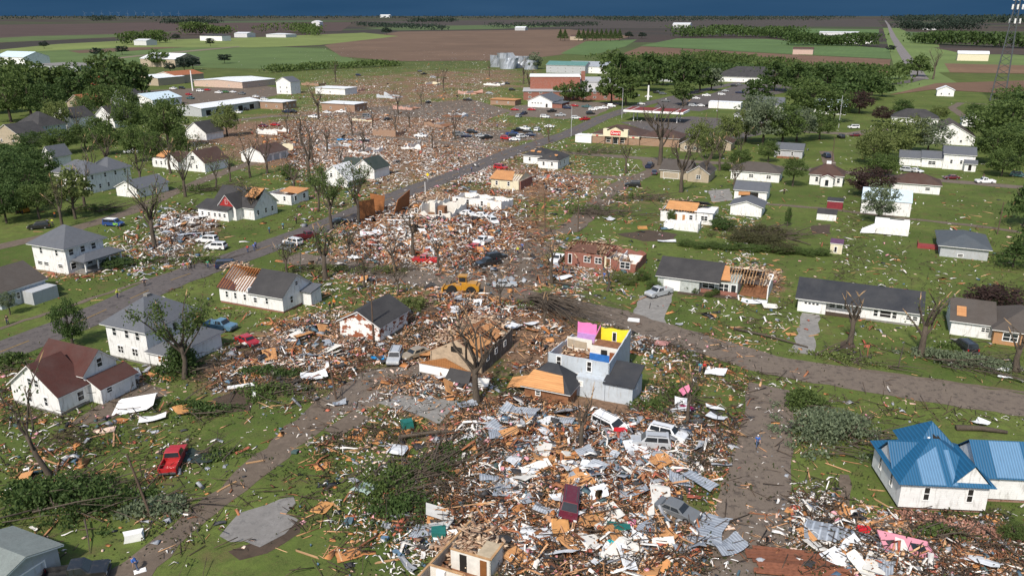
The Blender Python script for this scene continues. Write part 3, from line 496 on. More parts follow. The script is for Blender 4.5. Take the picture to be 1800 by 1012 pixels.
h.block(0, 0, 9.8, 9, 5.9, 'hip', 2.9, oh=.7); h.wins(0, 'f', (2.2, 6.8), 3.7, wd=.9); h.wins(0, 'f', (.9, 2.8, 7.0), 1.2, wd=1.5, h=.9, pm=painted_dark); h.wins(0, 'r', (.7, 3.4, 6.0), 3.8, wd=1.2); h.wins(0, 'r', (.7, 4.5), .9, wd=1.3, pm=painted_dark)
pr = MB(); hip(pr, 9.9, 1.4, 13.2, 10.5, 2.9, .9, .4, .2); pr.build('porch_roof', greyroof, h.e); h.foot(9.8, 1, 13, 10)
for y in (1.6, 4.5, 7.4, 10.2): h.box('porch_post', 12.7, y, 0, 12.95, y + .25, 2.75, trim)
h.box('porch_floor', 9.85, 1.4, 0, 13, 10.4, .5, concrete)
h = House('corner_house', 'large white two-storey house with joined grey hip roofs behind the trees at left', (100, 335))
h.block(0, 0, 13.4, 9, 6, 'hip', 2.8, oh=.6); h.block(4.5, 8, 13.38, 16, 6, 'hip', 2.7, oh=.6); h.wins(0, 'f', (2.5, 6.5, 10), 4); h.wins(0, 'f', (1.5, 5, 9.8), 1, wd=1.4); h.wins(0, 'r', (1.8, 6.3), 4); h.wins(0, 'r', (1, 4, 7), 1); h.wins(1, 'r', (2, 5.5), 4)
h = House('garage', 'long white garage with grey gable roof beside the joined-roof house', (206, 344), cat='garage')
h.block(0, 0, 8.4, 11.4, 2.7, 'gy', 1.9); h.win(0, 'r', 2, 1, 1, 1); h.win(0, 'r', 6, 1, 1, 1); h.win(0, 'f', 1.2, .05, 2.7, 2.1, pm=trim, name='garage_door')
h = House('torn_roof_house', 'white house with brown roof torn open over its left half near the lane', (269, 293))
h.block(0, 0, 15, 8, 3, None); h.rafters(0, 0, 8, 8, 3, 2.2, mat=oldwood); span_roof(h, 0, 0, 15, 8, 3, 2.2, brownroof, 8, 15)
h.block(8, -1.5, 13.5, 3, 3, 'gy', 2.4, rm=brownroof); h.block(15.5, -1, 25, 10, 3.2, 'gy', 3.6, rm=brownroof); h.wins(0, 'f', (1.5, 3.8, 5.8), 1); h.wins(2, 'f', (3, 5.5), 1); h.win(2, 'f', 3.8, 3.8, 1.6, 1.5); h.win(1, 'f', 2.2, 3.2, 1, 1); h.wins(1, 'f', (1, 3), .9)
slab4([(1, 1, 3.6), (5, .5, 3.4), (5.5, 4, 5.2), (1.5, 4, 5.2)]).build('sheathing_panel', deck, h.e)
h = House('triple_garage', 'white garage with brown roof and three grey doors above the rubble', (425, 283), cat='garage')
h.block(0, 0, 10.5, 13, 3.0, 'gy', 2.2, rm=brownroof); h.wins(0, 'r', (1, 5, 9), .05, wd=3.2, h=2.4, pm=greysid, name='garage_door')
h = House('red_gable_house', 'white house with red painted attic gable and grey roof leaning over splintered debris', (350, 383))
h.block(0, 0, 10, 4, 2.8, 'shed', 1.5, rm=dkroof); h.block(1.5, 4.02, 15, 13, 3.3, 'gx', 3.8, rm=dkroof); h.block(5.5, 1.6, 11.2, 8, 3.4, 'gy', 3.0, rm=dkroof)
MB().add([(5.9, 1.53, 3.6), (10.8, 1.53, 3.6), (8.35, 1.53, 6.2), (5.9, 1.58, 3.6), (10.8, 1.58, 3.6), (8.35, 1.58, 6.2)], [(0, 1, 2), (5, 4, 3), (0, 3, 4, 1), (1, 4, 5, 2), (2, 5, 3, 0)]).build('gable_panel', M('red_gable', (.36, .03, .03), .7), h.e)
h.win(2, 'f', 2.5, 4.1, .8, 1.3); h.wins(0, 'f', (1, 3.2, 5.2, 6.8, 8.4), .9, wd=.9, h=1.1); h.wins(1, 'r', (1, 4, 6.5), 1)
slab4([(11.5, 5, 5.6), (15.3, 5, 5.6), (15.3, 8.5, 7.4), (11.5, 8.5, 7.4)]).build('sheathing_panel', deck, h.e)
h = House('roofless_bungalow', 'small white bungalow with its roof gone and orange decking along the back', (469, 356))
h.ruin(0, 0, 8.8, 7.6, 2.8, amp=.1, parts=[((4.4, .4), (4.4, 7), 2.4)]); h.wins(0, 'f', (1.5,), 1, wd=.9); h.wins(0, 'f', (6,), 1); h.wins(0, 'r', (1.2, 5), 1, wd=1.2, pm=painted_dark)
slab4([(2.2, 3.2, 2.8), (9.2, 2.6, 2.8), (9.2, 7.9, 3.3), (2.2, 7.9, 3.3)], .12).build('roof_decking', deck, h.e)
h = House('collapsed_white_house', 'white house crumpled flat behind leafy trees across the main street', (562, 325), tilt=(0, .05))
h.block(0, 0, 10.6, 8, 2.6, 'gy', 4.0, rm=M('torn_white_membrane', (.72, .73, .74), .8, var=.3)); h.wins(0, 'f', (4,), 3, wd=1)
h = House('green_roof_house', 'white house with dark green roof broken open beside the rubble field', (622, 312))
h.block(0, 0, 8, 9, 3.2, 'gy', 2.9, rm=greenroof); h.block(-6, 2, -.02, 8, 3.2, 'gx', 2.2, rm=greenroof); h.wins(0, 'f', (2, 5), 1)
# -- collapsed house by the main street: standing wall fragments
h = House('collapsed_house', 'collapsed white house of leaning wall fragments beside the main street', (722, 380))
h.ruin(0, 0, 12, 9, (1.6, 2.6, 4.2, 2.0), amp=1.5, parts=[((3, .5), (3.4, 8.6), 3.6), ((7.2, .4), (7.2, 8.7), 4.4), ((3.2, 4.6), (11.6, 4.6), 4.0)], wm=plaster)
h.box('chimney_breast', 7.6, 1.0, 0, 9.6, 2.6, 3.2, M('brown_panel', (.30, .15, .08), .8, var=.4)); h.wins(0, 'f', (1.3, 8.5), 1, pm=painted_dark)
bp_ = M('brown_board_panel', (.34, .135, .045), .8, 'planks', c2=(.20, .08, .03))
def panel_thing(name, label, pts, mat, cat='wall panel', t=.15, group=None):   # free wall or roof panel: pixel + height per corner
    P = [G(x, y) + Vector((0, 0, z)) for x, y, z in pts]; c = Vector((sum(p.x for p in P) / 4, sum(p.y for p in P) / 4, 0))
    o = slab4([p - c for p in P], t).build(name, mat); o.location = c; return tag(o, label, cat, group)
panel_thing('wall_panel', 'big brown board wall panel lying back beside the leafy tree trunk', [(632, 388, .1), (660, 381, .1), (658, 379, 4.5), (630, 385, 4.6)], bp_)
panel_thing('wall_panel', 'dark brown board wall panel standing behind the lying one', [(655, 371, .1), (675, 372, .1), (678, 371, 4.2), (652, 370, 4.8)], bp_)
panel_thing('wall_panel', 'tall brown wall panel with white upper corner leaning toward the street', [(690, 383, .1), (719, 366, .1), (721, 366, 5.2), (700, 380, 4.4)], bp_)
h = House('roofless_long_house', 'long white house without roof beside parked white vehicles by the main street', (795, 362), ang=-27)
h.ruin(0, 0, 15.5, 7, (2.8, 2.8, 2.3, 2.8), amp=.5, parts=[((5, .4), (5, 6.5), 2.5), ((10, .4), (10, 6.5), 2.4)]); h.wins(0, 'f', (1.2, 4.6, 9), 1, pm=painted_dark); h.win(0, 'f', 11, .2, 1.1, 2, pm=cream, name='door')
# -- beyond the main street
h = House('orange_deck_house', 'cream house with bare orange roof boards and red brick end wall', (863, 330))
h.ruin(0, 0, 9.4, 10, 2.8, wm=cream, amp=.15); h.wins(0, 'f', (1.5, 5.5), 1); slab4([(-.4, -.4, 2.85), (7.4, -.4, 2.85), (5.8, 5, 4.6), (-.4, 5, 4.6)]).build('roof_decking', deck, h.e); h.rafters(6, 0, 9.4, 10, 2.8, 1.8, sp=.8, miss=.2)
h.box('brick_end', 9.45, .4, 0, 9.8, 9.6, 2.7, brick); MB().add([(9.4, 0, 2.8), (9.4, 5, 4.6), (9.4, 10, 2.8), (9.2, 0, 2.8), (9.2, 5, 4.6), (9.2, 10, 2.8)], [(0, 2, 1), (3, 4, 5)]).build('gable_wall', cream, h.e)
h = House('patchy_roof_house', 'white L-shaped house with patchy dark roof near the main street bend', (920, 287))
h.block(0, 0, 9, 10, 3.1, 'hip', 1.9, rm=dkroof); h.block(8.4, -6.4, 15.6, 5, 3.1, 'hip', 1.9, rm=dkroof); h.wins(0, 'f', (2, 5.4), 1); h.wins(1, 'f', (1.5, 4.6), 1, pm=painted_dark); h.wins(1, 'r', (2, 6), 1)
for q in ((2, 1.5, 4.1), (4.6, 1.2, 4.0), (11, -5, 4.0), (13, -4.4, 4.2)): slab4([(q[0], q[1], q[2]), (q[0] + 1.6, q[1] - .1, q[2]), (q[0] + 1.5, q[1] + 1, q[2] + .4), (q[0] + .2, q[1] + .9, q[2] + .4)], .05).build('bare_patch', deck, h.e)
# -- the shop with its sign, and the pump canopy behind
h = House('shop', 'brick convenience shop with dark roof and red sign on its cream parapet', (1041, 251), cat='shop')
h.block(0, 0, 20, 16, 3.8, 'hip', 3.0, wm=brickt, rm=brownroof); h.block(20.02, 1, 36, 15, 3.6, 'hip', 2.6, wm=brickt, rm=brownroof); shopcream = M('parapet_cream', (.74, .66, .48), .8, var=.08)
h.box('parapet', 5, -1.3, 3.2, 15.4, .6, 6.2, shopcream); MB().prism([(6.5, -1.35), (13.9, -1.35), (13.9, -1.2), (6.5, -1.2)], 6.2, 6.25).build('cornice', trim, h.e)
g_ = MB(); gable(g_, 7.0, -1.6, 13.4, .8, 6.0, 1.5, 'y', .3, .2); g_.build('parapet_gable_roof', brownroof, h.e); MB().add([(7.2, -1.35, 6.1), (13.2, -1.35, 6.1), (10.2, -1.35, 7.4)], [(0, 1, 2)]).build('parapet_gable', shopcream, h.e)
sg = h.box('sign_panel', 8.2, -1.55, 3.9, 12.4, -1.36, 5.6, redsign); text("Casey's", 1.25, trim, sg, (10.3, -1.6, 4.75), (math.pi / 2, 0, 0), shear=.25)
h.box('sign_band', -.05, -.25, 2.9, 4.6, -.02, 3.5, shopcream); h.box('sign_band', 15.6, -.25, 2.9, 20, -.02, 3.5, shopcream); h.box('band_emblem', 1.6, -.3, 3.0, 2.6, -.26, 3.4, redsign); h.box('band_emblem', 17, -.3, 3.0, 18, -.26, 3.4, redsign)
h.wins(0, 'f', (6, 12), .6, wd=1.8, h=2, pm=painted_dark); h.win(0, 'f', 9, .1, 2, 2.5, pm=glass, name='door')
for x in (5.2, 8.6, 11.8, 15): h.box('porch_post', x, -1.25, 0, x + .5, -.75, 3.2, brickt)
h = House('pump_canopy', 'flat canopy with white edges and dark red deck behind the shop', (1095, 213), cat='canopy')
h.box('fascia', 0, 0, 4.6, 30, 15, 5.6, trim); h.box('deck', .5, .5, 5.61, 29.5, 14.5, 5.7, M('canopy_red', (.22, .04, .035), .8, var=.4))
for x in (4, 15, 26):
    for y in (4, 11): h.box('column', x, y, 0, x + .5, y + .5, 4.6, trim)
    h.box('roof_beam', x, .6, 5.7, x + .3, 14.4, 5.85, trim)
# -- school, civic buildings and stores farther off
def simple(name, label, A, w_, d, ht, roof='gx', wm=None, rm=None, rise=None, cat='house', group=None, ang=None, wz=1.0, nf=2, nr=0, ns=0, wd=1.0, wh=1.2, oh=.5):
    h = House(name, label, A, ang, cat, group); h.block(0, 0, w_, d, ht, roof, rise, wm, rm, oh=oh)
    for z in ([wz] if ht < 5 else [wz, wz + 2.8]):
        for i in range(nf): h.win(0, 'f', w_ * (i + .6) / (nf + .2) - wd / 2, z, wd, wh)
        for i in range(nr): h.win(0, 'r', d * (i + .6) / (nr + .2) - wd / 2, z, wd, wh)
    return h
h = simple('school', 'red brick school with grey flat roofs beside the car park', (920, 176), 62, 26, 5.2, 'flat', brick, M('school_roof', (.42, .42, .43), .8, var=.2), cat='school', ang=-2, nf=9, wd=1.8, wz=1.2)
h.box('upper_hall', 4, 16, 5.4, 36, 36, 13, M('orange_brick', (.30, .085, .05), .85, 'brick')); h.box('hall_roof', 3.6, 15.6, 13, 36.4, 36.4, 13.6, trim); h.box('roof_wing', 30, 20, 5.4, 62, 60, 9.5, M('wing_wall', (.5, .5, .5))); h.box('wing_roof', 29.6, 19.6, 9.5, 62.4, 60.4, 10, MATS['school_roof']); h.box('chimney', 37, 24, 5.4, 39.5, 26.5, 16, brick)
h = simple('station', 'small white gable station with grey roof and brick side porch before the school', (928, 188), 15, 18, 3.6, 'gy', white, greyroof, 3.2, cat='garage', nf=0); h.wins(0, 'f', (2.2, 4, 5.8, 7.6), 2.0, wd=1.2, h=.8); h.win(0, 'f', 11, .1, 1.4, 2.2, pm=painted_dark, name='door'); h.box('brick_porch', 15.02, 0, 0, 21, 12, 2.6, brick); h.box('porch_roof', 15.02, -.5, 2.61, 21.5, 12.5, 2.9, greyroof)
simple('apartment_row', 'pale damaged row building with teal roof behind the school', (960, 128), 38, 18, 7, 'gx', greysid, M('teal_roof', (.10, .22, .21), .8), 3, cat='building', nf=5); simple('apartment_row', 'white gabled building with torn roof beside the crushed grain bins', (1000, 128), 44, 14, 6, 'gx', white, galv, 4, cat='building', nf=5)
simple('clinic', 'wide dark-roofed clinic with white porch gables behind the trees', (1250, 143), 60, 34, 4, 'hip', white, dkroof, 7, cat='building', nf=6); simple('low_house', 'low dark-roofed house half hidden by the tree belt', (1150, 143), 40, 20, 3.5, 'hip', greysid, dkroof, 4, nf=3)
simple('white_trailer', 'long white box trailer parked beside the far car park', (1245, 190), 18, 7, 3.4, 'flat', white, whitemetal, cat='trailer', nf=0, oh=.05); simple('small_shed', 'tiny white shed by the shop roadside', (1011, 250), 7, 5, 2.8, 'flat', trim, trim, cat='shed', nf=0, oh=.1)
h = simple('long_store', 'long low store with bright white roof and open grey front at upper left', (312, 203), 17, 46, 4.2, 'gy', greysid, whitemetal, 1.4, cat='store', nf=1); h.wins(0, 'r', (3, 10, 18, 27, 36), .2, wd=4, h=3, pm=painted_dark, name='bay_door')
simple('flat_store', 'wide pinkish store with bright white roof beyond the car park', (342, 152), 46, 36, 4.4, 'gy', M('pink_block', (.58, .44, .36), .85), whitemetal, 1.2, cat='store', nf=2, nr=3)
simple('warehouse', 'white-roofed warehouse beside the red-roofed wing', (228, 149), 30, 26, 5.5, 'gy', tansid, whitemetal, 1.8, cat='warehouse'); simple('warehouse', 'rust-red roofed warehouse wing beside the white roof', (272, 146), 22, 30, 6, 'gy', tansid, rust, 2.6, cat='warehouse')
simple('machine_shed', 'white barn with tan end wall standing alone in the meadow', (248, 117), 48, 34, 8, 'gx', tansid, whitemetal, 5, cat='barn', nf=0); simple('machine_shed', 'white metal barn at the far left edge', (-6, 113), 46, 30, 8, 'gx', white, palebluem, 5, cat='barn', nf=0); simple('flat_store', 'long flat grey-roofed plant building at far left', (52, 123), 70, 40, 5, 'flat', greysid, M('plant_roof', (.22, .21, .2), .9), cat='store', nf=0)
simple('red_barn', 'small red barn with white roof among the trees at upper left', (158, 149), 14, 16, 7, 'gy', M('barn_red', (.30, .03, .03), .7), whitemetal, 2.5, cat='barn'); simple('brick_block', 'low orange-brown block building at the end of the long store', (458, 191), 16, 12, 4, 'flat', brickt, whitemetal, cat='store', nf=2, nr=3); simple('brick_block', 'low tan building with open end beside the bare tree', (566, 194), 22, 12, 4, 'flat', brickt, whitemetal, cat='store', nf=2, nr=2)
simple('white_cottage', 'white narrow house still standing beside a dark conifer', (487, 165), 12, 10, 8, 'gy', white, greyroof, 3, nf=2); simple('wrecked_store', 'white shop with collapsed roof in the far rubble', (555, 165), 24, 14, 4, 'flat', white, whitemetal, cat='store', nf=1)
simple('dark_hip_house', 'pale house with dark pyramid roof at the left edge', (30, 241), 15, 13, 5.4, 'hip', bluish, dkroof, 5, nf=3, nr=2); simple('dark_gable_house', 'white two-storey house with dark roof between the left trees', (97, 229), 12, 12, 6, 'gy', white, dkroof, 4, nf=2, nr=2); simple('dormer_house', 'white house with dark roof and attic gables at upper left', (168, 223), 13, 11, 4.6, 'gy', white, dkroof, 5, nf=2, nr=2)
simple('white_gable_house', 'small white house with bright gable standing in rubble', (326, 244), 12, 10, 3, 'gy', white, dkroof, 4.2, nf=1); simple('orange_roof_house', 'house with faded orange roof among the dense trees', (120, 196), 14, 12, 5, 'gy', tansid, rust, 4, nf=2); simple('porch_house', 'grey house with blue gable behind the tree clump', (196, 188), 13, 12, 5, 'gy', bluish, dkroof, 4.5, nf=2)
simple('long_house', 'long pale grey-roofed house behind the tall round tree', (225, 186), 20, 22, 4, 'gy', white, palebluem, 3, nf=2, nr=4); simple('edge_house', 'brownish house at the far left edge below the pyramid roof', (-8, 252), 16, 12, 4, 'gy', tansid, dkroof, 4, nf=2); simple('tree_house', 'white gable house peeping from the trees at left', (78, 294), 5, 7, 4.2, 'gy', white, greyroof, 3, nf=1)
simple('roofless_store', 'small ruined orange-walled house on the green by the junction', (862, 184), 16, 9, 3, 'flat', brickt, deck, nf=2)
# -- left edge and bottom-left
h = House('edge_bungalow', 'pale bungalow with brown roof cut by the left edge', (-18, 540)); h.block(-8, 0, 3.4, 9, 3.2, 'gy', 2.6, rm=tanroof, wm=bluish); h.block(3.42, 4, 6.5, 9, 2.4, None, wm=greysid); h.wins(0, 'f', (8.5,), 1); h.wins(0, 'r', (1.5, 3), 1, wd=.8)
h = House('garage', 'grey-roofed garage with closed pale door in the bottom-left corner', (108, 996), cat='garage', ang=66); h.block(-6.4, 0, 0, 6.5, 2.3, 'gy', 1.0, wm=greysid, rm=M('weathered_shingle', (.20, .23, .22), .9, 'shingle')); h.win(0, 'f', 1.0, .05, 4.0, 1.8, pm=bluish, name='garage_door')
# -- lower middle
h = House('stripped_roof_house', 'long white house with half its roof stripped to bare rafters beside the main street', (388, 531))
h.block(0, 0, 14.5, 8.3, 3.1, None, base=brick); r_ = 2.9; MB().add([(14.5, 0, 3.1), (14.5, 8.3, 3.1), (14.5, 4.15, 3.1 + r_), (0, 0, 3.1), (0, 8.3, 3.1), (0, 4.15, 3.1 + r_)], [(0, 1, 2), (4, 3, 5)]).build('gable_wall', white, h.e)
span_roof(h, 0, 0, 14.5, 8.3, 3.1, r_, dkroof, 7.2, 14.5); h.rafters(0, -.3, 7, 8.6, 3.0, r_ + .1, sp=.62, miss=.05, mat=M('rafter_orange', (.42, .17, .06), .8, var=.3)); slab4([(0, 4.2, 3.1 + r_), (7, 4.2, 3.1 + r_), (7, 8.3, 3.2), (0, 8.3, 3.2)], .05).build('back_decking', deck, h.e); slab4([(-.3, -.35, 2.95), (4.2, -.35, 2.95), (2.6, 1.2, 4.0), (-.3, 1.6, 4.3)], .06).build('roof_remnant', redroof, h.e)
h.box('torn_edge', 6.95, -.4, 3.0, 7.15, 1.0, 3.8, trim); h.wins(0, 'f', (1.4, 3.4, 5.6, 10.6), 1.2, wd=.75, h=1.3); h.wins(0, 'f', (7.9,), 1.1, wd=.9, h=1.1); h.wins(0, 'r', (1.9, 5.6), 1.2, wd=.9); h.win(0, 'r', 3.6, 4.0, .9, .9)
h.block(14.52, 5.2, 16.6, 8.2, 2.6, 'shed', .6, rm=greyroof, foot=False)
h = House('stripped_gable_house', 'small white house with siding stripped to red boards and dark roof beside the pole', (599, 591)); h.block(0, 0, 7.6, 8.8, 2.9, 'gy', 2.0, wm=wornw, rm=dkroof, base=concrete); h.win(0, 'r', 2.6, 1.1, .7, .7); slab4([(.1, .2, 3.3), (1.9, .1, 4.15), (2.0, 1.4, 4.2), (.1, 1.6, 3.3)], .06).build('bare_patch', deck, h.e)
h = House('broken_house', 'shattered house with brown board gable and orange sheathing behind the bare tree', (735, 655)); h.e.scale = (1, 1, .7)
h.foot(0, 0, 9.2, 14.5)
for nm, a, c, h0, h1, mt, am in (('wall', (0, .4), (7.2, .4), 2.3, 1.8, trim, .3), ('wall', (8.9, 3.4), (8.9, 14.3), 4.4, 5.0, M('dark_wall', (.15, .125, .10), .85, 'siding'), .7), ('wall', (.3, 14), (.3, 3.4), 2.6, 3.6, tansid, .6), ('wall', (8.9, 14.4), (.3, 14.4), 4.8, 2.0, tansid, .8), ('partition', (.6, 8.6), (8.7, 8.6), 3.6, 4.4, plaster, .6), ('partition', (4.6, 4), (4.6, 14), 4.4, 3.4, plaster, .7)):
    mb = MB(); jag(mb, a, c, h0, h1, amp=am); mb.build(nm, mt, h.e)
MB().add([(-.2, .2, 2.2), (8.6, .2, 2.2), (4.4, .25, 4.3), (-.2, .4, 2.2), (8.6, .4, 2.2), (4.4, .45, 4.3)], [(0, 1, 2), (5, 4, 3), (0, 3, 4, 1), (1, 4, 5, 2), (2, 5, 3, 0)]).build('board_gable', M('gable_boards', (.36, .16, .055), .8, 'planks', c2=(.26, .11, .04)), h.e)
MB().add([(.2, 3.4, 3.2), (8.8, 3.4, 3.2), (4.6, 3.4, 6.6), (.2, 3.6, 3.2), (8.8, 3.6, 3.2), (4.6, 3.6, 6.6), (.2, 3.4, .2), (8.8, 3.4, .2)], [(0, 1, 2), (5, 4, 3), (0, 2, 5, 3), (1, 4, 5, 2), (6, 7, 1, 0)]).build('attic_wall', M('bare_stucco', (.48, .37, .26), .9, var=.3), h.e); h.box('painted_attic_opening', 3.8, 3.3, 4.0, 5.6, 3.39, 5.2, painted_dark)  # opening is a thin dark box, its inner shade painted on the wall
h.rafters(.3, 3.6, 8.9, 14.4, 3.4, 3.0, ax='y', sp=.8, mat=oldwood, miss=.2)
for q in ([(5.0, 5, 6.4), (5.2, 8, 6.2), (8.2, 8.6, 4.4), (7.6, 4.6, 4.6)], [(4.4, 7, 6.3), (4.2, 10, 6.2), (1.6, 9.6, 4.9), (2.4, 6.2, 5.2)], [(5.2, 11, 6.1), (5.4, 13.6, 5.7), (8.0, 12.6, 4.2), (8.2, 9.8, 4.4)], [(1.0, 11, 3.4), (3.4, 11.4, 4.0), (3.0, 13.6, 3.2), (.6, 13, 2.8)], [(6, 3.8, 3.2), (8.4, 4, 2.6), (8.4, 6.4, 3), (6.2, 6, 3.8)]): slab4(q, .08).build('sheathing_panel', random.choice((deck, deckx)), h.e)
h.bl = [(0, 3.4, 8.9, 14.4, 5)]; h.wins(0, 'r', (1.5, 4.4, 7.6), 2.0, wd=.9, h=1.3, pm=painted_dark); h.box('floor', .5, 3.8, .1, 8.7, 14, 2.3, oldwood)
slab4([(5, -1.6, .1), (9, -1.4, .1), (8.8, .2, 2.4), (5.4, .1, 2.6)], .1).build('fallen_roof_flap', dkroof, h.e)
# -- the two-storey house with its coloured rooms open to the sky
h = House('open_room_house', 'pale blue two-storey house without roof showing pink, yellow and blue rooms', (962, 676)); W, D = 9.1, 10.4
h.foot(-1.2, -4.7, 12.9, D)
def wl(nm, a, c, h0, h1, mt, z0=0, th=.16, am=0.0, n=9): mb = MB(); jag(mb, a, c, h0, h1, th=th, z0=z0, amp=am, n=n); return mb.build(nm, mt, h.e)
wl('wall', (0, 0), (W, 0), 5.1, 5.0, bluish, am=.12); wl('wall', (W, 0), (W, D), 5.0, 6.2, bluish, am=.1); wl('wall', (W, D), (0, D), 6.1, 3.6, bluish, am=.1); wl('wall', (0, D), (0, 0), 4.0, 5.0, bluish, am=.2)
h.box('upper_floor', .2, .2, 2.5, W - .2, D - .2, 2.7, oldwood); h.box('room_ceiling_joists', 5.0, 4.9, 4.95, 8.9, 7.4, 5.15, oldwood)
wl('room_wall', (8.92, D - .2), (4.6, D - .2), 6.2, 5.9, yellow, 2.7, .06, .25, 7); wl('room_wall', (8.9, 7.5), (8.9, D - .3), 5.6, 6.1, tansid, 2.7, .06); wl('partition', (4.5, D - .3), (4.5, 7.4), 6.0, 5.2, oldwood, 2.7, .1)
wl('partition', (8.9, 7.4), (4.6, 7.4), 5.0, 5.0, plaster, 2.7, .1); wl('partition', (8.9, 4.8), (4.7, 4.8), 5.2, 5.2, plaster, 3.9, .1); wl('partition', (8.9, 4.68), (4.7, 4.68), 4.0, 4.0, bluew, 2.7, .1); h.box('doorway', 7.7, 4.5, 2.7, 8.6, 4.56, 4.6, M('door_brown', (.25, .09, .04))); h.box('room_window', 6.4, 4.49, 4.1, 7.3, 4.56, 4.8, painted_dark)
wl('room_wall', (3.9, D - .25), (.9, D - .25), 6.3, 6.3, pink, 4.2, .1, .15); wl('room_wall', (3.9, D - .31), (.9, D - .31), 4.6, 4.6, lilac, 2.7, .1); wl('room_wall', (4.4, D - .2), (4.4, 8.5), 6.2, 5.6, pink, 3.4, .1); wl('partition', (4.2, 7.2), (.3, 7.2), 4.9, 4.9, plaster, 2.7, .1); wl('room_wall', (3.4, 7.08), (.4, 7.08), 4.4, 4.6, tansid, 3.4, .06)
h.bl = [(0, 0, W, D, 5)]; h.wins(0, 'f', (1.3, 5.8), 3.2, wd=.8, h=1.6, pm=painted_dark); h.win(0, 'b', 5.8, 3.6, 1, 1.6); wl('siding_patch', (1.2, -.06), (8.9, -.06), 2.7, 2.7, trim, 2.0, .05, .3)
pp = MB(); pp.box(6.35, D - .36, 4.0, 7.05, D - .31, 5.5); fr0 = pp.build('room_window', trim, h.e); MB().box(6.45, D - .39, 4.1, 6.95, D - .365, 5.4).build('pane', glass, fr0)
# porch: hip roof, front slope stripped to orange boards
h.block(-1.4, -5.0, 5.0, -.1, 2.2, 'hip', 2.4, wm=oldwood, rm=blackroof, foot=False)
slab4([(-1.9, -5.5, 1.98), (4.6, -5.5, 1.98), (3.7, -3.75, 3.69), (-.6, -3.6, 3.84)], .06).build('roof_boards', deckx, h.e); h.win(1, 'f', 1.6, .7, .8, .8, pm=painted_dark)
slab4([(-4.6, -3.9, .4), (-1.5, -4.2, 1.2), (-1.4, -2.6, 2.4), (-4.3, -2.4, 1.4)], .08).build('fallen_roof_boards', deckx, h.e)
h.block(4.9, -1.5, 9.0, -.08, 2.7, 'flat', wm=bluish, rm=bluish, oh=.02, foot=False); h.block(9.05, -1.5, 12.9, 3.4, 2.7, 'shed', 1.3, wm=bluish, rm=blackroof, oh=.3, foot=False); h.win(2, 'f', .3, 1.5, .7, .9, pm=plaster); h.win(3, 'r', 2, 1.6, .5, .8)
# -- brick ruin and the ranch houses
h = House('brick_ruin', 'red brick house with its roof torn away above the shrubs', (992, 465)); h.ruin(0, 0, 8.7, 9, 3.0, wm=brick, amp=.1); h.ruin(8.72, .5, 15.4, 9, (2.7, 1.5, 2.2, 2.8), wm=brick, amp=.4, parts=[((11.5, 2), (11.5, 8), 2.4), ((9.2, 5), (15, 5), 2.2)], inner=trim)
h.rafters(0, 0, 8.6, 9, 2.9, 1.2, sp=.6, mat=oldwood, miss=.1); slab4([(1, .2, 3.1), (7, .3, 3.1), (6, 3.4, 4.1), (1.5, 3.2, 3.9)], .06).build('roof_remnant', M('dark_sheathing', (.14, .07, .05), .9, var=.4), h.e)
h.win(0, 'f', .8, .4, .9, 2.2, pm=painted_dark, name='door'); h.wins(0, 'f', (4.3, 6.7), 1.1, wd=1.5, h=1.4, bar=True); h.win(1, 'f', .2, .3, 1.1, 2.2, pm=oldwood, name='door'); h.win(1, 'f', 3.3, .6, 2.2, 1.5, bar=True); h.box('cream_panel', 8.72, .3, .2, 9.1, .48, 2.8, cream)
h = House('torn_ranch', 'grey and white ranch house with its right half opened to bare trusses', (1155, 507)); gs = M('sage_siding', (.48, .52, .50), .7, 'siding'); h.block(0, 0, 8, 9.4, 2.8, None, wm=gs); h.block(8.02, 1.4, 14.9, 9.3, 2.7, None, wm=gs); h.ruin(14.92, 2, 20.4, 9.4, (1.4, 2.8, 2.8, 2.8), wm=white, amp=.3, sides='rb')
span_roof(h, 0, 0, 12, 9.4, 2.8, 2.3, dkroof, 0, 11.4); h.rafters(11.6, 1.2, 19.6, 9.4, 2.75, 1.7, sp=.55, miss=.12); slab4([(11.2, .8, 3.0), (13.6, 1.0, 3.0), (12.6, 4.6, 4.8), (11.2, 4.6, 4.9)], .06).build('sheathing_panel', deck, h.e); h.box('foundation', 8.1, 1.3, 0, 14.9, 1.39, .8, brick)
slab4([(12, 5.4, 4.4), (19, 5.4, 4.4), (19, 9.3, 3.0), (12, 9.3, 3.0)], .06).build('sheathing_panel', plaster, h.e); h.win(0, 'f', 1.2, .05, 3.2, 2.1, pm=trim, name='garage_door'); h.wins(1, 'f', (.3,), .9, wd=2.4, h=1.4, bar=True); h.win(1, 'f', 3.4, .5, 1.9, 1.8, bar=True); h.win(1, 'f', 5.6, .1, 1.1, 2.2, name='door')
h = House('black_roof_ranch', 'long white ranch house with black roof behind two stripped trees', (1401, 546)); h.block(0, 0, 4.7, 8.4, 2.7, None); h.block(4.72, 1.2, 10.4, 8.38, 2.7, None); h.block(10.42, 0, 19.6, 8.4, 2.7, None, base=concrete)
for x in (0, 19.6): MB().add([(x, 0, 2.7), (x, 8.4, 2.7), (x, 4.2, 4.9)], [(0, 1, 2)]).build('gable_wall', white, h.e)
span_roof(h, 0, 0, 19.6, 8.4, 2.7, 2.2, blackroof, 0, 19.6, oh=.6); gd = h.win(0, 'f', .8, .05, 3.0, 2.15, pm=trim, name='garage_door')
for x in (1.1, 1.75, 2.4, 3.05): MB().box(x, -.05, 1.55, x + .4, -.022, 1.85).build('pane', glass, gd)
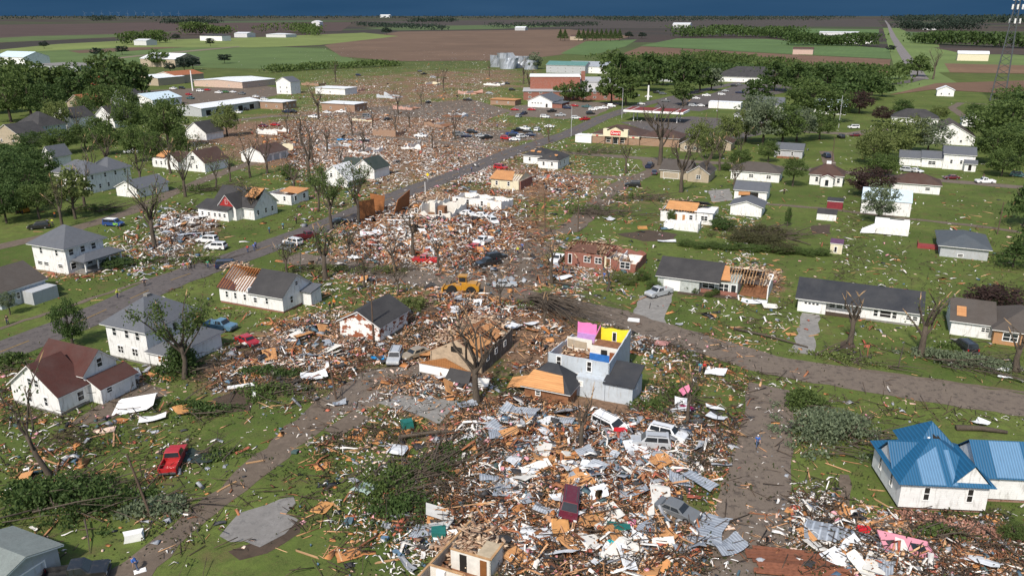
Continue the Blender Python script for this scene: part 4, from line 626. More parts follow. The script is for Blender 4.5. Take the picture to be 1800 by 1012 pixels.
h.wins(1, 'f', (.4, 1.6, 2.8), 1.0, wd=1.1, h=1.0); h.win(2, 'f', 2.9, .9, 1.9, 1.3, pm=painted_dark); h.wins(2, 'f', (1.9, 4.85), .9, wd=.85, h=1.3); h.wins(2, 'f', (7.0, 8.0), 1.0, wd=.9, h=.9); h.box('porch_floor', 4.72, -.2, 0, 10.4, 1.18, .25, mulch)
for p in ((2, 3.6, 4.75), (19.2, 3.7, 4.8)): slab4([(p[0], p[1], p[2]), (p[0] + .9, p[1], p[2]), (p[0] + .9, p[1] + .5, p[2] + .27), (p[0], p[1] + .5, p[2] + .27)], .05).build('bare_patch', deck, h.e)
h = House('tan_ranch', 'tan ranch house with taupe roof and one bare orange patch at right', (1669, 587)); h.block(0, 0, 6, 9, 2.6, 'gx', 2.3, wm=white, rm=tanroof); h.block(6.02, -1.6, 14, 8.9, 2.6, 'hip', 2.2, wm=M('orange_brick_wall', (.46, .22, .08), .85, 'brick'), rm=tanroof); h.win(1, 'f', 1.2, .7, 2.2, 1.4, bar=True); h.wins(0, 'f', (4.3,), 1.1, wd=1.3, h=.9, bar=True); slab4([(.6, .6, 3.2), (2.0, .6, 3.2), (2.0, 2.6, 4.25), (.6, 2.6, 4.25)], .05).build('bare_patch', deck, h.e)
# -- blue metal roof, shoved off its foundation
h = House('blue_roof_house', 'white house with bright blue metal roof shoved off its brick foundation', (1577, 896), ang=-5, lift=.45)
h.block(0, 0, 8.9, 8.2, 3.1, 'hip', 2.75, rm=bluemetal, oh=.45, fas=False); h.block(2.9, 4.6, 7.6, 9.6, 4.0, 'hip', 2.4, rm=bluemetal, fas=False, wn='rear_wall', z0=2.9); h.block(5.0, -.06, 8.86, 4, 3.0, 'gy', 2.2, rm=bluemetal, oh=.25, fas=False, wn='gable_wall', z0=2.9); h.block(-.06, 2.4, 4, 6.6, 3.0, 'gx', 2.1, rm=bluemetal, oh=.25, fas=False, wn='gable_wall', z0=2.9); h.block(8.92, 2.4, 17.5, 8.2, 2.8, 'gx', 2.5, rm=bluemetal, oh=.35, fas=False)
s_ = 2.75 / 4.1
def fs(x, y): return (x, y, 3.1 + s_ * y + .26)                  # on the front slope
for a, c, top in ((1.9, 4.3, 3.3), (5.0, 5.5, 3.0)): slab4([fs(a, -.42), fs(c, -.42), fs(c, min(top, 8.9 - c + .0)), fs(a + .0, min(top, a))], .03).build('roof_strip', bluelight, h.e)
s2 = 2.5 / 2.9
for a, c in ((10.6, 13.8), (15.4, 16.4)): slab4([(a, 2.1, 2.8 - s2 * .3 + .26), (c, 2.1, 2.8 - s2 * .3 + .26), (c, 5.2, 2.8 + s2 * 2.8 + .26), (a, 5.2, 2.8 + s2 * 2.8 + .26)], .03).build('roof_strip', bluelight, h.e)
MB().add([(4.9, 4.9, 4.56), (5.5, 5.2, 4.87), (5.6, 5.6, 5.28), (5.0, 6.0, 5.69)], [(0, 1, 2, 3)]).build('painted_hole_edge', painted_dark, h.e)  # dark face carrying on the painted shade of the hole
slab4([(5.15, 4.7, 4.36), (6.7, 4.7, 4.36), (6.1, 5.2, 4.87), (5.5, 5.9, 5.59)], .03).build('painted_roof_hole', painted_dark, h.e); h.box('vent_pipe', 4.4, 5.6, 4.6, 4.65, 5.85, 5.4, trim)  # hole is a dark sheet on the slope, shade put in as colour
h.wins(0, 'f', (2.3, 6.7), .9, wd=.75, h=1.7, pm=painted_dark); h.wins(0, 'l', (2.2, 5.6), .9, wd=.7, h=1.7); h.box('brick_pier', .3, .3, -.45, 8.6, 7.9, -.01, M('rubble_brick', (.30, .15, .11), .9, 'brick')); h.box('brick_pier', 9.2, 2.6, -.45, 17.3, 8, -.01, MATS['rubble_brick'])
# -- right side
h = House('pyramid_roof_house', 'white cottage with dark brown pyramid roof and front porch at right', (1422, 324)); h.block(0, 0, 9.6, 9, 3.4, 'hip', 2.8, rm=brownroof); h.block(3.4, -2.2, 7, -.02, 2.9, 'gy', .8, rm=redroof); h.wins(0, 'f', (1.6, 7.9), 1, wd=1, h=1.6); h.win(1, 'f', 1.2, .2, 1.2, 2.1, name='door'); h.box('chimney', 4.2, 4, 6.0, 5.6, 5, 6.9, trim)
h = House('dark_roof_ranch', 'white ranch house with dark roof and hedge at its corner', (1284, 315)); h.block(0, 0, 15, 9, 3, 'hip', 2.2, rm=tanroof); h.wins(0, 'f', (1, 5.6, 11), 1, wd=1.5, h=1.2, bar=True)
h = House('open_garage', 'white garage with grey roof and debris-filled open front', (1290, 349), cat='garage'); h.block(0, 0, 9, 7.5, 2.8, 'gx', 1.7); h.win(0, 'f', 1.8, .05, 5, 2.3, pm=painted_dark, name='garage_door'); slab4([(1.2, -.2, 1.2), (4.4, -.2, 1.5), (4.4, -.1, 2.4), (1.2, -.1, 2.2)], .05).build('hanging_panel', deck, h.e)
h = House('low_garage', 'white garage with shallow dark grey gable roof just in front of the open garage', (1283, 377), cat='garage'); h.block(0, 0, 8, 7.5, 2.6, 'gy', 1.3)
h = House('half_roof_house', 'white house with torn orange decking and black rear roof amid fallen limbs', (1160, 388)); h.ruin(0, 0, 9.2, 8.5, (2.7, 2.8, 3, 2.8), amp=.3, parts=[((4.6, .5), (4.6, 8), 2.5)]); h.block(9.25, .4, 13.2, 8.6, 3.0, None); h.rafters(.4, 0, 9.2, 8.5, 2.8, 1.7, sp=.7, miss=.1); slab4([(1, .8, 3.1), (9, .6, 3.1), (9, 4.2, 4.6), (1.2, 4.2, 4.6)], .06).build('sheathing_panel', deckx, h.e)
slab4([(2.5, 4.4, 4.7), (11, 4.4, 4.9), (11.5, 9, 3.2), (2.5, 9, 3.1)], .1).build('rear_roof', blackroof, h.e); slab4([(8.6, .2, 3.1), (13.6, 0, 3.2), (13.4, 3, 3.3), (8.8, 3, 3.4)], .08).build('roof_sheet', trim, h.e); h.wins(0, 'f', (2.4, 3.6, 5.6), .3, wd=.9, h=2, pm=deck, name='door'); h.win(0, 'f', 7.4, 1, 1, 1.3); h.win(1, 'f', 1, 1, 1.8, 1.3, bar=True); h.win(1, 'r', 3, 1, 1, 1.2)
h = House('low_annex', 'roofless white annex wall in front of the half-roofed house', (1166, 402)); h.ruin(0, 0, 8.6, 3.4, (1.6, 2.2, 2.4, 1.6), amp=.4); h.win(0, 'r', .8, .7, .8, 1.2, pm=painted_dark)
h = House('metal_barn', 'large white metal barn with pale blue roof behind the silvery tree', (1512, 374), cat='barn'); h.block(0, 0, 12, 13, 3.6, 'gx', 2.0, wm=white, rm=palebluem, oh=.15, fas=False)
h = House('torn_shed', 'white rounded metal shed torn open in front of the metal barn', (1535, 411), cat='shed')
mb = MB(); n_ = 8
for j in range(2):
    for i in range(n_ + 1):
        t = math.pi * i / n_; mb.v.append((0 + 7.6 * j, 2.6 - 2.6 * math.cos(t), .2 + (3.4 * math.sin(t) ** .7 if 0 < i < n_ else 0)))
mb.f += [(i, i + 1, n_ + 2 + i, n_ + 1 + i) for i in range(n_)] + [tuple(range(n_, -1, -1)), tuple(range(n_ + 1, 2 * n_ + 2))]
mb.build('shell', M('torn_white_metal', (.68, .68, .66), .6, 'ribbed', var=.3), h.e); h.foot(0, 0, 7.6, 5.2); slab4([(-3, -.6, .1), (.2, -.4, .3), (.3, 1.4, 2.4), (-2.6, .8, .9)], .05).build('torn_sheet', whitemetal, h.e); h.box('painted_gap', 3.2, 2.0, 3.42, 6.4, 2.5, 3.6, painted_dark)  # gap is a near-black box on the shell, its shade painted
h = House('brown_roof_house', 'white house with long brown roof behind the maroon tree', (1566, 336)); h.block(0, 0, 13, 9, 2.8, 'hip', 2.2, rm=brownroof); h.win(0, 'f', 9, 1, 1.4, 1)
h = House('step_house', 'white stepped house with grey roofs on the upper right street', (1580, 290)); h.block(0, 0, 10, 8, 2.8, 'gx', 1.8); h.block(7, -1, 13.5, 7.5, 3.2, 'gx', 1.8); h.block(13.52, -2.2, 23, 8, 5.2, 'gx', 1.9); h.block(20, -4.4, 23.4, -2.22, 2.8, 'gx', .8); h.wins(2, 'f', (2, 5), 2); h.win(1, 'f', 2, 1, 2.4, 1.3, bar=True); h.win(3, 'f', 1, .2, 1.2, 2.2, pm=painted_dark, name='door')
h = House('grey_garage_house', 'grey building with slate hip roof and white eaves on the right lawn', (1651, 450)); h.block(0, 0, 9.2, 13, 2.6, 'hip', 1.6, wm=greysid, rm=M('slate_shingle', (.075, .09, .105), .9, 'shingle'), oh=.6); h.win(0, 'f', 3.4, .2, 1.2, .8, pm=painted_dark); h.box('deck', -4.2, 5.2, .0, -.05, 8.2, .5, M('red_deck', (.28, .05, .05), .8)); h.box('deck_rail', -4.2, 5.2, .5, -4.1, 8.2, 1.2, MATS['red_deck'])
h = House('small_shed', 'small white shed with dark lean-to roof beside the track', (1435, 386), cat='shed'); h.block(0, 0, 4.7, 2.8, 1.7, 'shed', .6, rm=dkroof, oh=.1)
h = House('garden_shed', 'narrow yellow garden shed with purple roof on the lawn', (1458, 445), cat='shed'); h.block(0, 0, 2.5, 2.8, 2.3, 'gx', .6, wm=cream, rm=M('purple_roof', (.10, .05, .10), .8), oh=.15); h.win(0, 'f', .8, .3, .7, 1.4, pm=painted_dark, name='door')
h = House('red_shed', 'dark red shed with black roof beside the silvery tree', (1453, 366), cat='shed'); h.block(0, 0, 4, 3.4, 2, 'gx', .6, wm=M('shed_red', (.22, .03, .04), .8), rm=blackroof, oh=.1)
h = House('grey_bungalow', 'grey bungalow with red front deck beyond the pyramid-roofed cottage', (1360, 276)); h.block(0, 0, 10, 8, 3, 'gx', 1.8, wm=greysid); h.wins(0, 'f', (1.5, 6), 1); h.box('deck', 1, -2, 0, 9, -.02, .5, oldwood)
h = House('tan_duplex', 'tan house with brown roof behind the red pickup', (1160, 313)); h.block(0, 0, 9.4, 10, 2.9, 'gx', 2.2, wm=tansid, rm=tanroof); h.block(9.42, -2, 16, 9, 2.9, 'gy', 2.2, wm=tansid, rm=tanroof); h.win(0, 'f', 1, .1, 5, 2.1, pm=tansid, name='garage_door'); h.win(1, 'f', 2.6, 1, 1.5, 1.3, bar=True)
for a in (('dark_hip_house', 'white house with dark hip roof under the round shrub at upper right', (1566, 220), 20, 12, 4, 'hip', white, dkroof), ('grey_gable_house', 'taupe-roofed house with pale front gable among the upper right trees', (1625, 252), 18, 20, 3.4, 'gy', white, tanroof), ('small_white_house', 'small white house with grey roof near the tower track', (1690, 222), 10, 9, 3, 'gy', white, greyroof), ('pump_hut', 'tiny white hut on the green field beside the tower track', (1646, 169), 10, 8, 4, 'gy', white, whitemetal), ('trim_house', 'grey house with green gable behind the shop', (1290, 214), 16, 18, 3.6, 'gy', greysid, dkroof), ('pale_roof_house', 'pale metal-roofed house behind the treetops right of the shop', (1325, 196), 15, 12, 4, 'gx', white, greyroof), ('pale_roof_house', 'white house with silver roof behind the big dark tree', (1430, 200), 16, 12, 4, 'gx', white, palebluem), ('rust_roof_house', 'brown house with rusty porch roof right of the shop', (1230, 262), 12, 9, 3, 'gy', tansid, brownroof), ('rust_roof_house', 'tan house with brown porch left of the bare trees', (1195, 266), 8, 9, 3, 'gy', tansid, brownroof)): simple(*a)
# -- farmsteads and sheds in the far fields
farw = M('far_white', (.62, .63, .64), .7); farm_ = M('far_metal', (.60, .62, .64), .6)
far_b = [('grandstand', 'long dark grandstand with white end in the far meadow', (352, 72), 60, 26, 10, 'shed', white, dkroof), ('fair_hall', 'low white hall with hip roof beside far trees', (468, 66), 60, 40, 7, 'hip', farw, farm_), ('white_barn', 'white barn behind the grandstand', (412, 66), 40, 30, 9, 'gx', farw, farm_), ('white_barn', 'small white barn under far round trees', (236, 80), 30, 24, 8, 'gx', farw, farm_), ('long_barn', 'two stepped white barns on the skyline', (1182, 49.5), 75, 40, 16, 'gx', farw, farm_), ('long_barn', 'long white shed row right of the conifers', (1440, 62), 100, 24, 7, 'gx', farw, farm_), ('pink_barn', 'small pink barn at the edge of the green field', (1393, 96), 26, 12, 7, 'gx', M('barn_pink', (.55, .40, .34), .8), brownroof), ('tan_house', 'tan farmhouse between far conifers', (1002, 71), 30, 20, 8, 'gx', tansid, brownroof), ('white_barn', 'wide cream shed beside the right-hand road', (1682, 107), 32, 16, 8, 'gx', cream, whitemetal), ('white_barn', 'white barn before the far wood at right', (1622, 53), 50, 30, 18, 'gy', farw, farm_), ('white_barn', 'far white farm buildings on the middle skyline', (668, 31.2), 330, 100, 60, 'gx', farw, farm_), ('farmhouse', 'white farmhouse left of the far middle field', (548, 46), 50, 30, 20, 'gy', farw, farm_), ('farmhouse', 'cluster of pale village houses on far right skyline', (1462, 75), 40, 24, 10, 'gy', tansid, whitemetal), ('farmhouse', 'pale village house beside the far pines', (1483, 76), 30, 20, 11, 'gy', white, rust), ('farmhouse', 'pale village house at the end of the pine row', (1503, 77), 30, 20, 10, 'gy', white, whitemetal), ('white_barn', 'grey shed at the rim of the brown field', (905, 54), 40, 24, 10, 'gx', greysid, whitemetal)]
for n, l, A, w_, d, ht, rf, wm, rm in far_b: simple(n, l, A, w_, d, ht, rf, wm, rm, cat='barn' if 'barn' in n else 'building', nf=0, rise=ht * .35)
# crushed grain bins: dented cylinders
for i, (x, y, r, ht, sq) in enumerate([(874, 118, 7, 12, .8), (893, 121, 8, 15, .5), (914, 119, 8, 11, .6), (933, 122, 7, 9, .8)]):
    mb = MB(); c = G(x, y); v = []; n_ = 20
    for k, z in enumerate((0, .33, .66, 1)):
        for j in range(n_):
            t = 2 * math.pi * j / n_; rr = r * (1 + (k * .12) * math.sin(2 * t + i) * (1 - sq) * 2 + random.uniform(-.04, .04) * k); v.append((rr * math.cos(t), rr * math.sin(t), ht * z * (1 - .3 * k / 3 * (math.sin(t + i * 2) > .3))))
    f = [(k * n_ + j, k * n_ + (j + 1) % n_, (k + 1) * n_ + (j + 1) % n_, (k + 1) * n_ + j) for k in range(3) for j in range(n_)]
    b_ = mb.add(v, f).build('grain_bin', galv); b_.location = c; tag(b_, ['tall crumpled steel grain bin leftmost of the crushed row', 'widest crumpled steel grain bin second in the crushed row', 'crumpled steel grain bin third in the crushed row', 'lowest crumpled steel grain bin rightmost of the crushed row'][i], 'grain bin', 'crushed grain bins')
# houses levelled to their floors in the far blocks
RU = sorted([(556, 262, 11, 8), (612, 270, 10, 9), (655, 238, 12, 8), (705, 262, 9, 8), (745, 222, 12, 10), (690, 192, 13, 9), (618, 212, 12, 9), (775, 205, 12, 8), (662, 172, 14, 9), (600, 160, 14, 9), (735, 150, 14, 10), (805, 165, 14, 10), (530, 150, 16, 9), (850, 150, 14, 9), (480, 262, 10, 8), (450, 235, 12, 8)])
RW = [(white, 'white'), (cream, 'cream'), (brickt, 'tan brick'), (bluish, 'pale blue'), (M('rose_wall', (.55, .34, .28), .85, var=.3), 'rose')]
for i, (x, y, w_, d) in enumerate(RU):
    m_, nm = RW[i % 5]; h = House('levelled_house', '%s walls of a levelled house, %s from left in the far blocks' % (nm, 'first second third fourth fifth sixth seventh eighth ninth tenth eleventh twelfth thirteenth fourteenth fifteenth sixteenth'.split()[i]), (x, y), group='levelled houses in the far blocks')
    h.ruin(0, 0, w_, d, tuple(random.uniform(.5, 3.0) for _ in range(4)), wm=m_, amp=1.0, sides=random.choice(('fr', 'fl', 'flb', 'rb', 'frb')), parts=[((w_ * .45, .5), (w_ * .5, d - .5), random.uniform(1, 2.6))])
# lattice tower
tw = thing('radio_tower', 'tall lattice radio tower with antennas at the right edge', 'tower', G(1757, 178)); TH = 62
lg = [Vector((math.cos(a), math.sin(a), 0)) for a in (.5, .5 + 2.094, .5 + 4.189)]
for d in lg: MB().tube([d * 5.2, d * 1.3 + Vector((0, 0, TH))], [.42, .34], 5).build('leg', M('tower_steel', (.09, .10, .11), .6), tw)
for k in range(16):
    z0, z1 = TH * k / 16, TH * (k + 1) / 16
    for j in range(3):
        f0 = 5.2 + (1.3 - 5.2) * k / 16; f1 = 5.2 + (1.3 - 5.2) * (k + 1) / 16
        MB().bar(lg[j] * f0 + Vector((0, 0, z0)), lg[(j + 1) % 3] * f1 + Vector((0, 0, z1)), .24, .24).build('brace', MATS['tower_steel'], tw)
for z, nn in ((60, 6), (55, 6), (47, 3)):
    for j in range(nn): a = 2 * math.pi * j / nn; MB().box(-.4, -.3, -1.4, .4, .3, 1.4).build('antenna', trim, tw).location = (math.cos(a) * 3, math.sin(a) * 3, z)
    MB().tube([(math.cos(2 * math.pi * j / 12) * 2.7, math.sin(2 * math.pi * j / 12) * 2.7, z) for j in range(13)], [.1] * 13, 4).build('antenna_ring', MATS['tower_steel'], tw)
# bottom: roofless rooms
h = House('roofless_rooms', 'roofless white rooms of a wrecked house at the bottom edge', (793, 999), ang=-24)
h.foot(-1.5, -5, 4.4, 5)
for nm, a, c, h0, h1, mt in (('wall', (0, 0), (4.2, 0), 2.3, 2.3, plaster), ('wall', (4.2, 0), (4.2, 2.8), 2.3, 2.2, plaster), ('partition', (4.2, 2.7), (1.6, 2.7), 1.8, 1.0, plaster), ('partition', (-1.0, -2.2), (2.6, -2.2), 1.7, 1.7, plaster), ('wall', (2.6, -2.2), (2.6, -4.6), 1.7, 1.7, plaster), ('wall', (-1.1, 6.3), (-1.2, -4.6), 1.0, 1.7, M('grimy_wall', (.40, .36, .31), .9, var=.4)), ('partition', (4.8, -2.6), (6.4, -3.4), 1.4, 1.4, cream)):
    mb = MB(); jag(mb, a, c, h0, h1, amp=.04, th=.14); o_ = mb.build(nm, mt, h.e); MB().bar((*a, (h0 + .04)), (*c, (h1 + .04)), .22, .09).build('top_plate', lumber, o_)
h.box('doorway', .95, -.03, .05, 1.7, .0, 2.0, painted_dark); h.box('door', 3.1, -.05, .05, 3.8, -.01, 2.0, M('brown_door', (.22, .09, .03), .6)); h.box('floor', -1.0, -4.4, .05, 4.1, 4.6, .12, oldwood); h.box('ceiling_board', 2.6, .2, 2.15, 4.1, 2.6, 2.25, M('ceiling_tan', (.45, .37, .26), .9)); h.box('cabinet', -.2, -2.55, .1, .7, -2.22, 1.6, trim)  # doorway is a dark slab painting the shade beyond it
h = House('felled_pink_wall', 'pink-painted interior wall lying on grey sheet at the bottom right', (1557, 985), ang=-12, cat='wall panel'); slab4([(0, 0, .5), (5, -.2, .35), (4.2, 2.6, .9), (-.4, 3.0, 1.3)], .15).build('wall', M('peeling_pink', (.62, .26, .32), .8, var=.1), h.e); slab4([(2.6, 1.0, .86), (3.9, .95, .84), (3.7, 1.9, 1.0), (2.5, 1.95, 1.05)], .03).build('window', glass, h.e); slab4([(.9, .6, .82), (2.2, .4, .75), (2.0, 2.2, 1.12), (1.2, 2.4, 1.2)], .03).build('bare_patch', plaster, h.e)
# ------------------------------------------------------------------ trees
def crown_mesh(seed, nc=46, nl=42, leaf=.085, flat=1.0, hole=.25):
    r = np.random.default_rng(seed); P = []
    for _ in range(nc):
        d = r.normal(0, 1, 3); d /= np.linalg.norm(d); rad = r.uniform(.35, 1.0) ** .6 * r.uniform(.75, 1.08); c = d * rad
        if c[2] < -.55: c[2] *= .5
        cr_ = r.uniform(.16, .34); q = r.normal(0, 1, (nl, 3)); q /= np.linalg.norm(q, axis=1)[:, None]; P.append(c + q * cr_ * r.uniform(.5, 1, (nl, 1)) * np.array([1, 1, .75]))
    P = np.concatenate(P); V, Fq = quads(P, r.uniform(leaf * .7, leaf * 1.5, len(P)), .65); return npmesh('crown', V, Fq)
CR = [crown_mesh(i, 85, 44, .062) for i in range(5)]; CRF = [crown_mesh(20 + i, 60, 26, .11) for i in range(4)]; CRN = [crown_mesh(40 + i, 85, 60, .05) for i in range(3)]
def cone_mesh(seed):
    r = np.random.default_rng(seed); n = 1500; z = r.uniform(-1, 1, n); rad = (1 - z) / 2 * r.uniform(.6, 1.05, n) * (1 + .2 * np.sin(z * 18)); a = r.uniform(0, 6.28, n)
    V, Fq = quads(np.stack([rad * np.cos(a), rad * np.sin(a), z], 1), r.uniform(.08, .15, n)); return npmesh('crown', V, Fq)
CON = [cone_mesh(60), cone_mesh(61)]
def trunk_mesh(seed):
    random.seed(seed); mb = MB(); mb.tube([(0, 0, -.02), (.01, 0, .25), (-.01, .02, .5), (.02, .01, .85)], [.035, .028, .022, .008], 7)
    for i in range(6):
        a = random.uniform(0, 6.28); z = random.uniform(.3, .55); d = Vector((math.cos(a), math.sin(a), 0)); mb.tube([(0, 0, z), d * .12 + Vector((0, 0, z + .12)), d * .24 + Vector((0, 0, z + .28))], [.016, .011, .004], 5)
    return mb.mesh('trunk')
TR = [trunk_mesh(i) for i in range(3)]; random.seed(7)
TGRP = {}
def tree(name, label, x, y, ht, r, kind='mid', group=None, low=.22, prot=None, conifer=False):
    p = G(x, y); t = thing(name, label, 'tree', p, random.uniform(0, 6.28), group); d = p.length
    m = random.choice(CON if conifer else prot or (CRN if d < 160 else CR if d < 480 else CRF)); c = obj('crown', m, LEAF[kind], t); hc = ht * (1 - low) / 2; c.location = (0, 0, ht - hc); c.scale = (r, r * random.uniform(.9, 1.1), hc * 1.02)
    k = obj('trunk', random.choice(TR), bark, t); k.scale = (ht * .9,) * 3; return t
# leafy trees: photograph foot, height in metres, crown radius
tree('leafy_tree', 'leafy round tree at the roadside left of the foursquare house', 128, 608, 8.0, 2.7, 'dark', low=.03); tree('young_tree', 'small pale street tree on the left verge', 18, 553, 4.6, 1.6, 'silver')
tree('silver_tree', 'silvery willow-like tree in front of the metal barn', 1542, 392, 10, 4.6, 'silver', low=.1); tree('maroon_tree', 'maroon-leaved tree behind the metal barn', 1530, 345, 8.5, 7, 'maroon', low=.08); tree('columnar_cypress', 'slim dark columnar shrub on the right lawn', 1384, 398, 5, .9, 'dark', low=.05)
tree('leafy_tree', 'thin leafy sapling beside the pyramid-roofed cottage', 1393, 328, 9, 3.6, 'mid'); tree('round_shrub', 'round green bush in front of the triple garage', 507, 316, 5, 3, 'mid', low=.1); tree('leafy_tree', 'wind-thinned tree between the two left houses', 70, 385, 10, 5, 'mid', low=.2)
tree('leafy_tree', 'thin leafy tree standing before the large white house', 133, 385, 13, 5.4, 'light', low=.3, prot=CRF)
ORD = 'first second third fourth fifth sixth seventh eighth ninth tenth eleventh twelfth thirteenth fourteenth fifteenth sixteenth seventeenth eighteenth nineteenth twentieth'.split()
ORD += ['twenty-' + o for o in ORD[:9]] + ['thirtieth'] + ['thirty-' + o for o in ORD[:5]]
KD = {'mid': 'green', 'dark': 'dark green', 'light': 'yellow-green', 'olive': 'olive-brown', 'silver': 'silvery green', 'maroon': 'maroon', 'far': 'dusky green'}
def grp(label, group, kind, spots, name='leafy_tree', **k):
    for i, q in enumerate(sorted(spots)):
        x, y, ht, r = q[:4]; kd = q[4] if len(q) > 4 else kind; k2 = dict(k)
        if name == 'leafy_tree' and 'low' not in k2 and kd != 'far': k2['low'] = .08
        tree(name, '%s %s, %s from left: %s' % (KD[kd], name.replace('_', ' ').replace('leafy ', ''), ORD[i], group), x, y, ht, r, kd, group, **k2)
grp('broad dark green tree in the dense grove at the left edge', 'grove at the left edge', 'dark', [(20, 345, 14, 8), (55, 360, 13, 7.5), (-5, 305, 10, 8), (38, 305, 10, 8), (75, 318, 10, 6), (12, 392, 10, 5), (-20, 360, 14, 7), (30, 375, 10, 6), (10, 325, 12, 8)])
grp('green tree in the upper left grove above the houses', 'upper left grove', 'mid', [(20, 215, 24, 11), (55, 205, 24, 12), (85, 215, 20, 10, 'dark'), (105, 235, 16, 6, 'light'), (35, 185, 24, 12), (75, 182, 22, 11), (115, 178, 22, 11), (145, 180, 22, 11, 'dark'), (10, 165, 24, 13, 'light'), (60, 158, 20, 12), (190, 165, 26, 13), (215, 180, 24, 13, 'dark'), (240, 178, 24, 11), (180, 205, 18, 9), (225, 215, 18, 8), (-10, 200, 24, 12), (150, 215, 14, 6), (130, 190, 18, 9, 'dark'), (250, 165, 20, 9), (205, 150, 22, 12)])
grp('leafy tree rising between the ruined houses at left', 'trees between the left houses', 'mid', [(297, 260, 20, 8.5), (230, 240, 16, 7), (265, 232, 14, 6), (60, 268, 8, 7, 'dark'), (150, 262, 10, 6), (190, 272, 13, 6), (110, 270, 10, 7), (175, 250, 11, 5), (400, 240, 14, 6, 'light'), (270, 290, 12, 5), (240, 285, 14, 5), (320, 280, 12, 4)])
grp('leafy tree along the brick school front', 'trees by the school', 'mid', [(1000, 178, 12, 6), (1025, 180, 13, 6, 'dark'), (1075, 184, 20, 10), (1100, 186, 18, 9), (985, 175, 10, 5), (1090, 150, 24, 12, 'dark'), (1075, 140, 24, 12)])
grp('dark leafy tree between the clinic and the road', 'trees round the clinic', 'dark', [(1140, 160, 26, 13), (1200, 165, 26, 13), (1230, 160, 20, 10), (1165, 150, 20, 12), (1250, 160, 16, 8, 'silver'), (1200, 185, 14, 8, 'mid'), (1330, 180, 14, 9), (1120, 152, 18, 10)])
grp('leafy tree among the houses right of the shop', 'trees right of the shop', 'silver', [(1340, 255, 18, 9), (1375, 255, 17, 9, 'mid'), (1330, 225, 16, 9), (1400, 250, 15, 8), (1280, 255, 13, 6, 'light'), (1310, 250, 14, 6, 'light'), (1420, 215, 22, 13, 'mid'), (1465, 215, 16, 9, 'mid'), (1225, 268, 12, 5, 'light'), (1250, 280, 12, 5, 'light'), (1350, 285, 8, 4, 'mid'), (1440, 245, 12, 7, 'mid'), (1300, 300, 8, 4, 'mid')])
grp('tree in the dark wood behind the green field at right', 'wood at upper right', 'dark', [(1450, 175, 22, 14), (1490, 180, 22, 14), (1520, 175, 18, 11), (1400, 165, 20, 14), (1360, 160, 20, 13), (1480, 195, 16, 10), (1550, 170, 11, 8), (1510, 200, 12, 8, 'maroon'), (1430, 190, 18, 12)])
grp('bright green tree among the upper right gardens', 'upper right gardens', 'light', [(1560, 280, 15, 9), (1535, 290, 13, 7), (1600, 268, 14, 8), (1630, 270, 13, 7, 'silver'), (1585, 205, 9, 6, 'dark'), (1550, 215, 8, 5, 'maroon'), (1650, 213, 8, 5, 'light'), (1710, 213, 9, 5, 'dark'), (1730, 250, 16, 10, 'mid'), (1770, 260, 20, 13, 'mid'), (1800, 240, 22, 13, 'dark'), (1745, 290, 14, 9, 'mid'), (1790, 285, 14, 8, 'dark'), (1760, 310, 9, 6, 'mid'), (1810, 280, 18, 10, 'mid'), (1775, 215, 18, 10, 'mid'), (1550, 310, 8, 6, 'mid')])
grp('dark conifer at the right edge lawn', 'conifers at the right edge', 'dark', [(1800, 400, 15, 5), (1825, 450, 14, 5), (1780, 470, 6, 4)], conifer=True, name='conifer'); grp('conifer beside the far tan farmhouse', 'far conifer row', 'dark', [(985 + i * 8, 72 + (i % 3) * .6, 24, 8) for i in range(14) if i not in (2, 3)], conifer=True, name='conifer')
grp('dark fallen-looking bush near the half-roofed house', 'bushes on the right lawn', 'mid', [(1270, 402, 2.6, 4, 'dark'), (1305, 425, 2.2, 4, 'olive'), (1345, 430, 2.4, 5, 'olive'), (1375, 442, 1.8, 4, 'olive'), (1250, 392, 2.4, 3), (1180, 392, 3.5, 1.2, 'mid'), (1165, 386, 3, 1, 'mid')], low=.0, name='bush')
grp('clipped round shrub beside the brick ruin', 'shrubs by the brick ruin', 'light', [(1086, 494, 2.2, 1.9), (1106, 500, 2.2, 2.0), (1148, 512, 2.4, 1.8, 'mid'), (1128, 492, 2.2, 2, 'mid')], low=0, name='shrub'); grp('low green shrub under the torn ranch windows', 'shrubs by the torn ranch', 'mid', [(1206, 512, 1.4, .9), (1222, 516, 1.2, .8), (1246, 522, 1.2, 1), (1258, 518, 1.3, .9), (1276, 300, 3, 2)], low=0, name='shrub')
tree('round_shrub', 'green bush at the brick rubble of the blue-roofed house', 1778, 950, 2.4, 1.3, 'mid', low=0); tree('dark_bush', 'dark bush behind the tan ranch house', 1760, 545, 4, 7, 'maroon', low=0); tree('dark_bush', 'dark porch bush at the foursquare house by the police vehicles', 205, 470, 2, 3.4, 'dark', low=0)
grp('hedge bush on the long low hedge across the right lawn', 'hedge on the right lawn', 'mid', [(1205 + i * 24, 432 + i * 1.6 + (i % 2) * 2, 1.5, 2.2) for i in range(11)], low=0, name='hedge_bush')
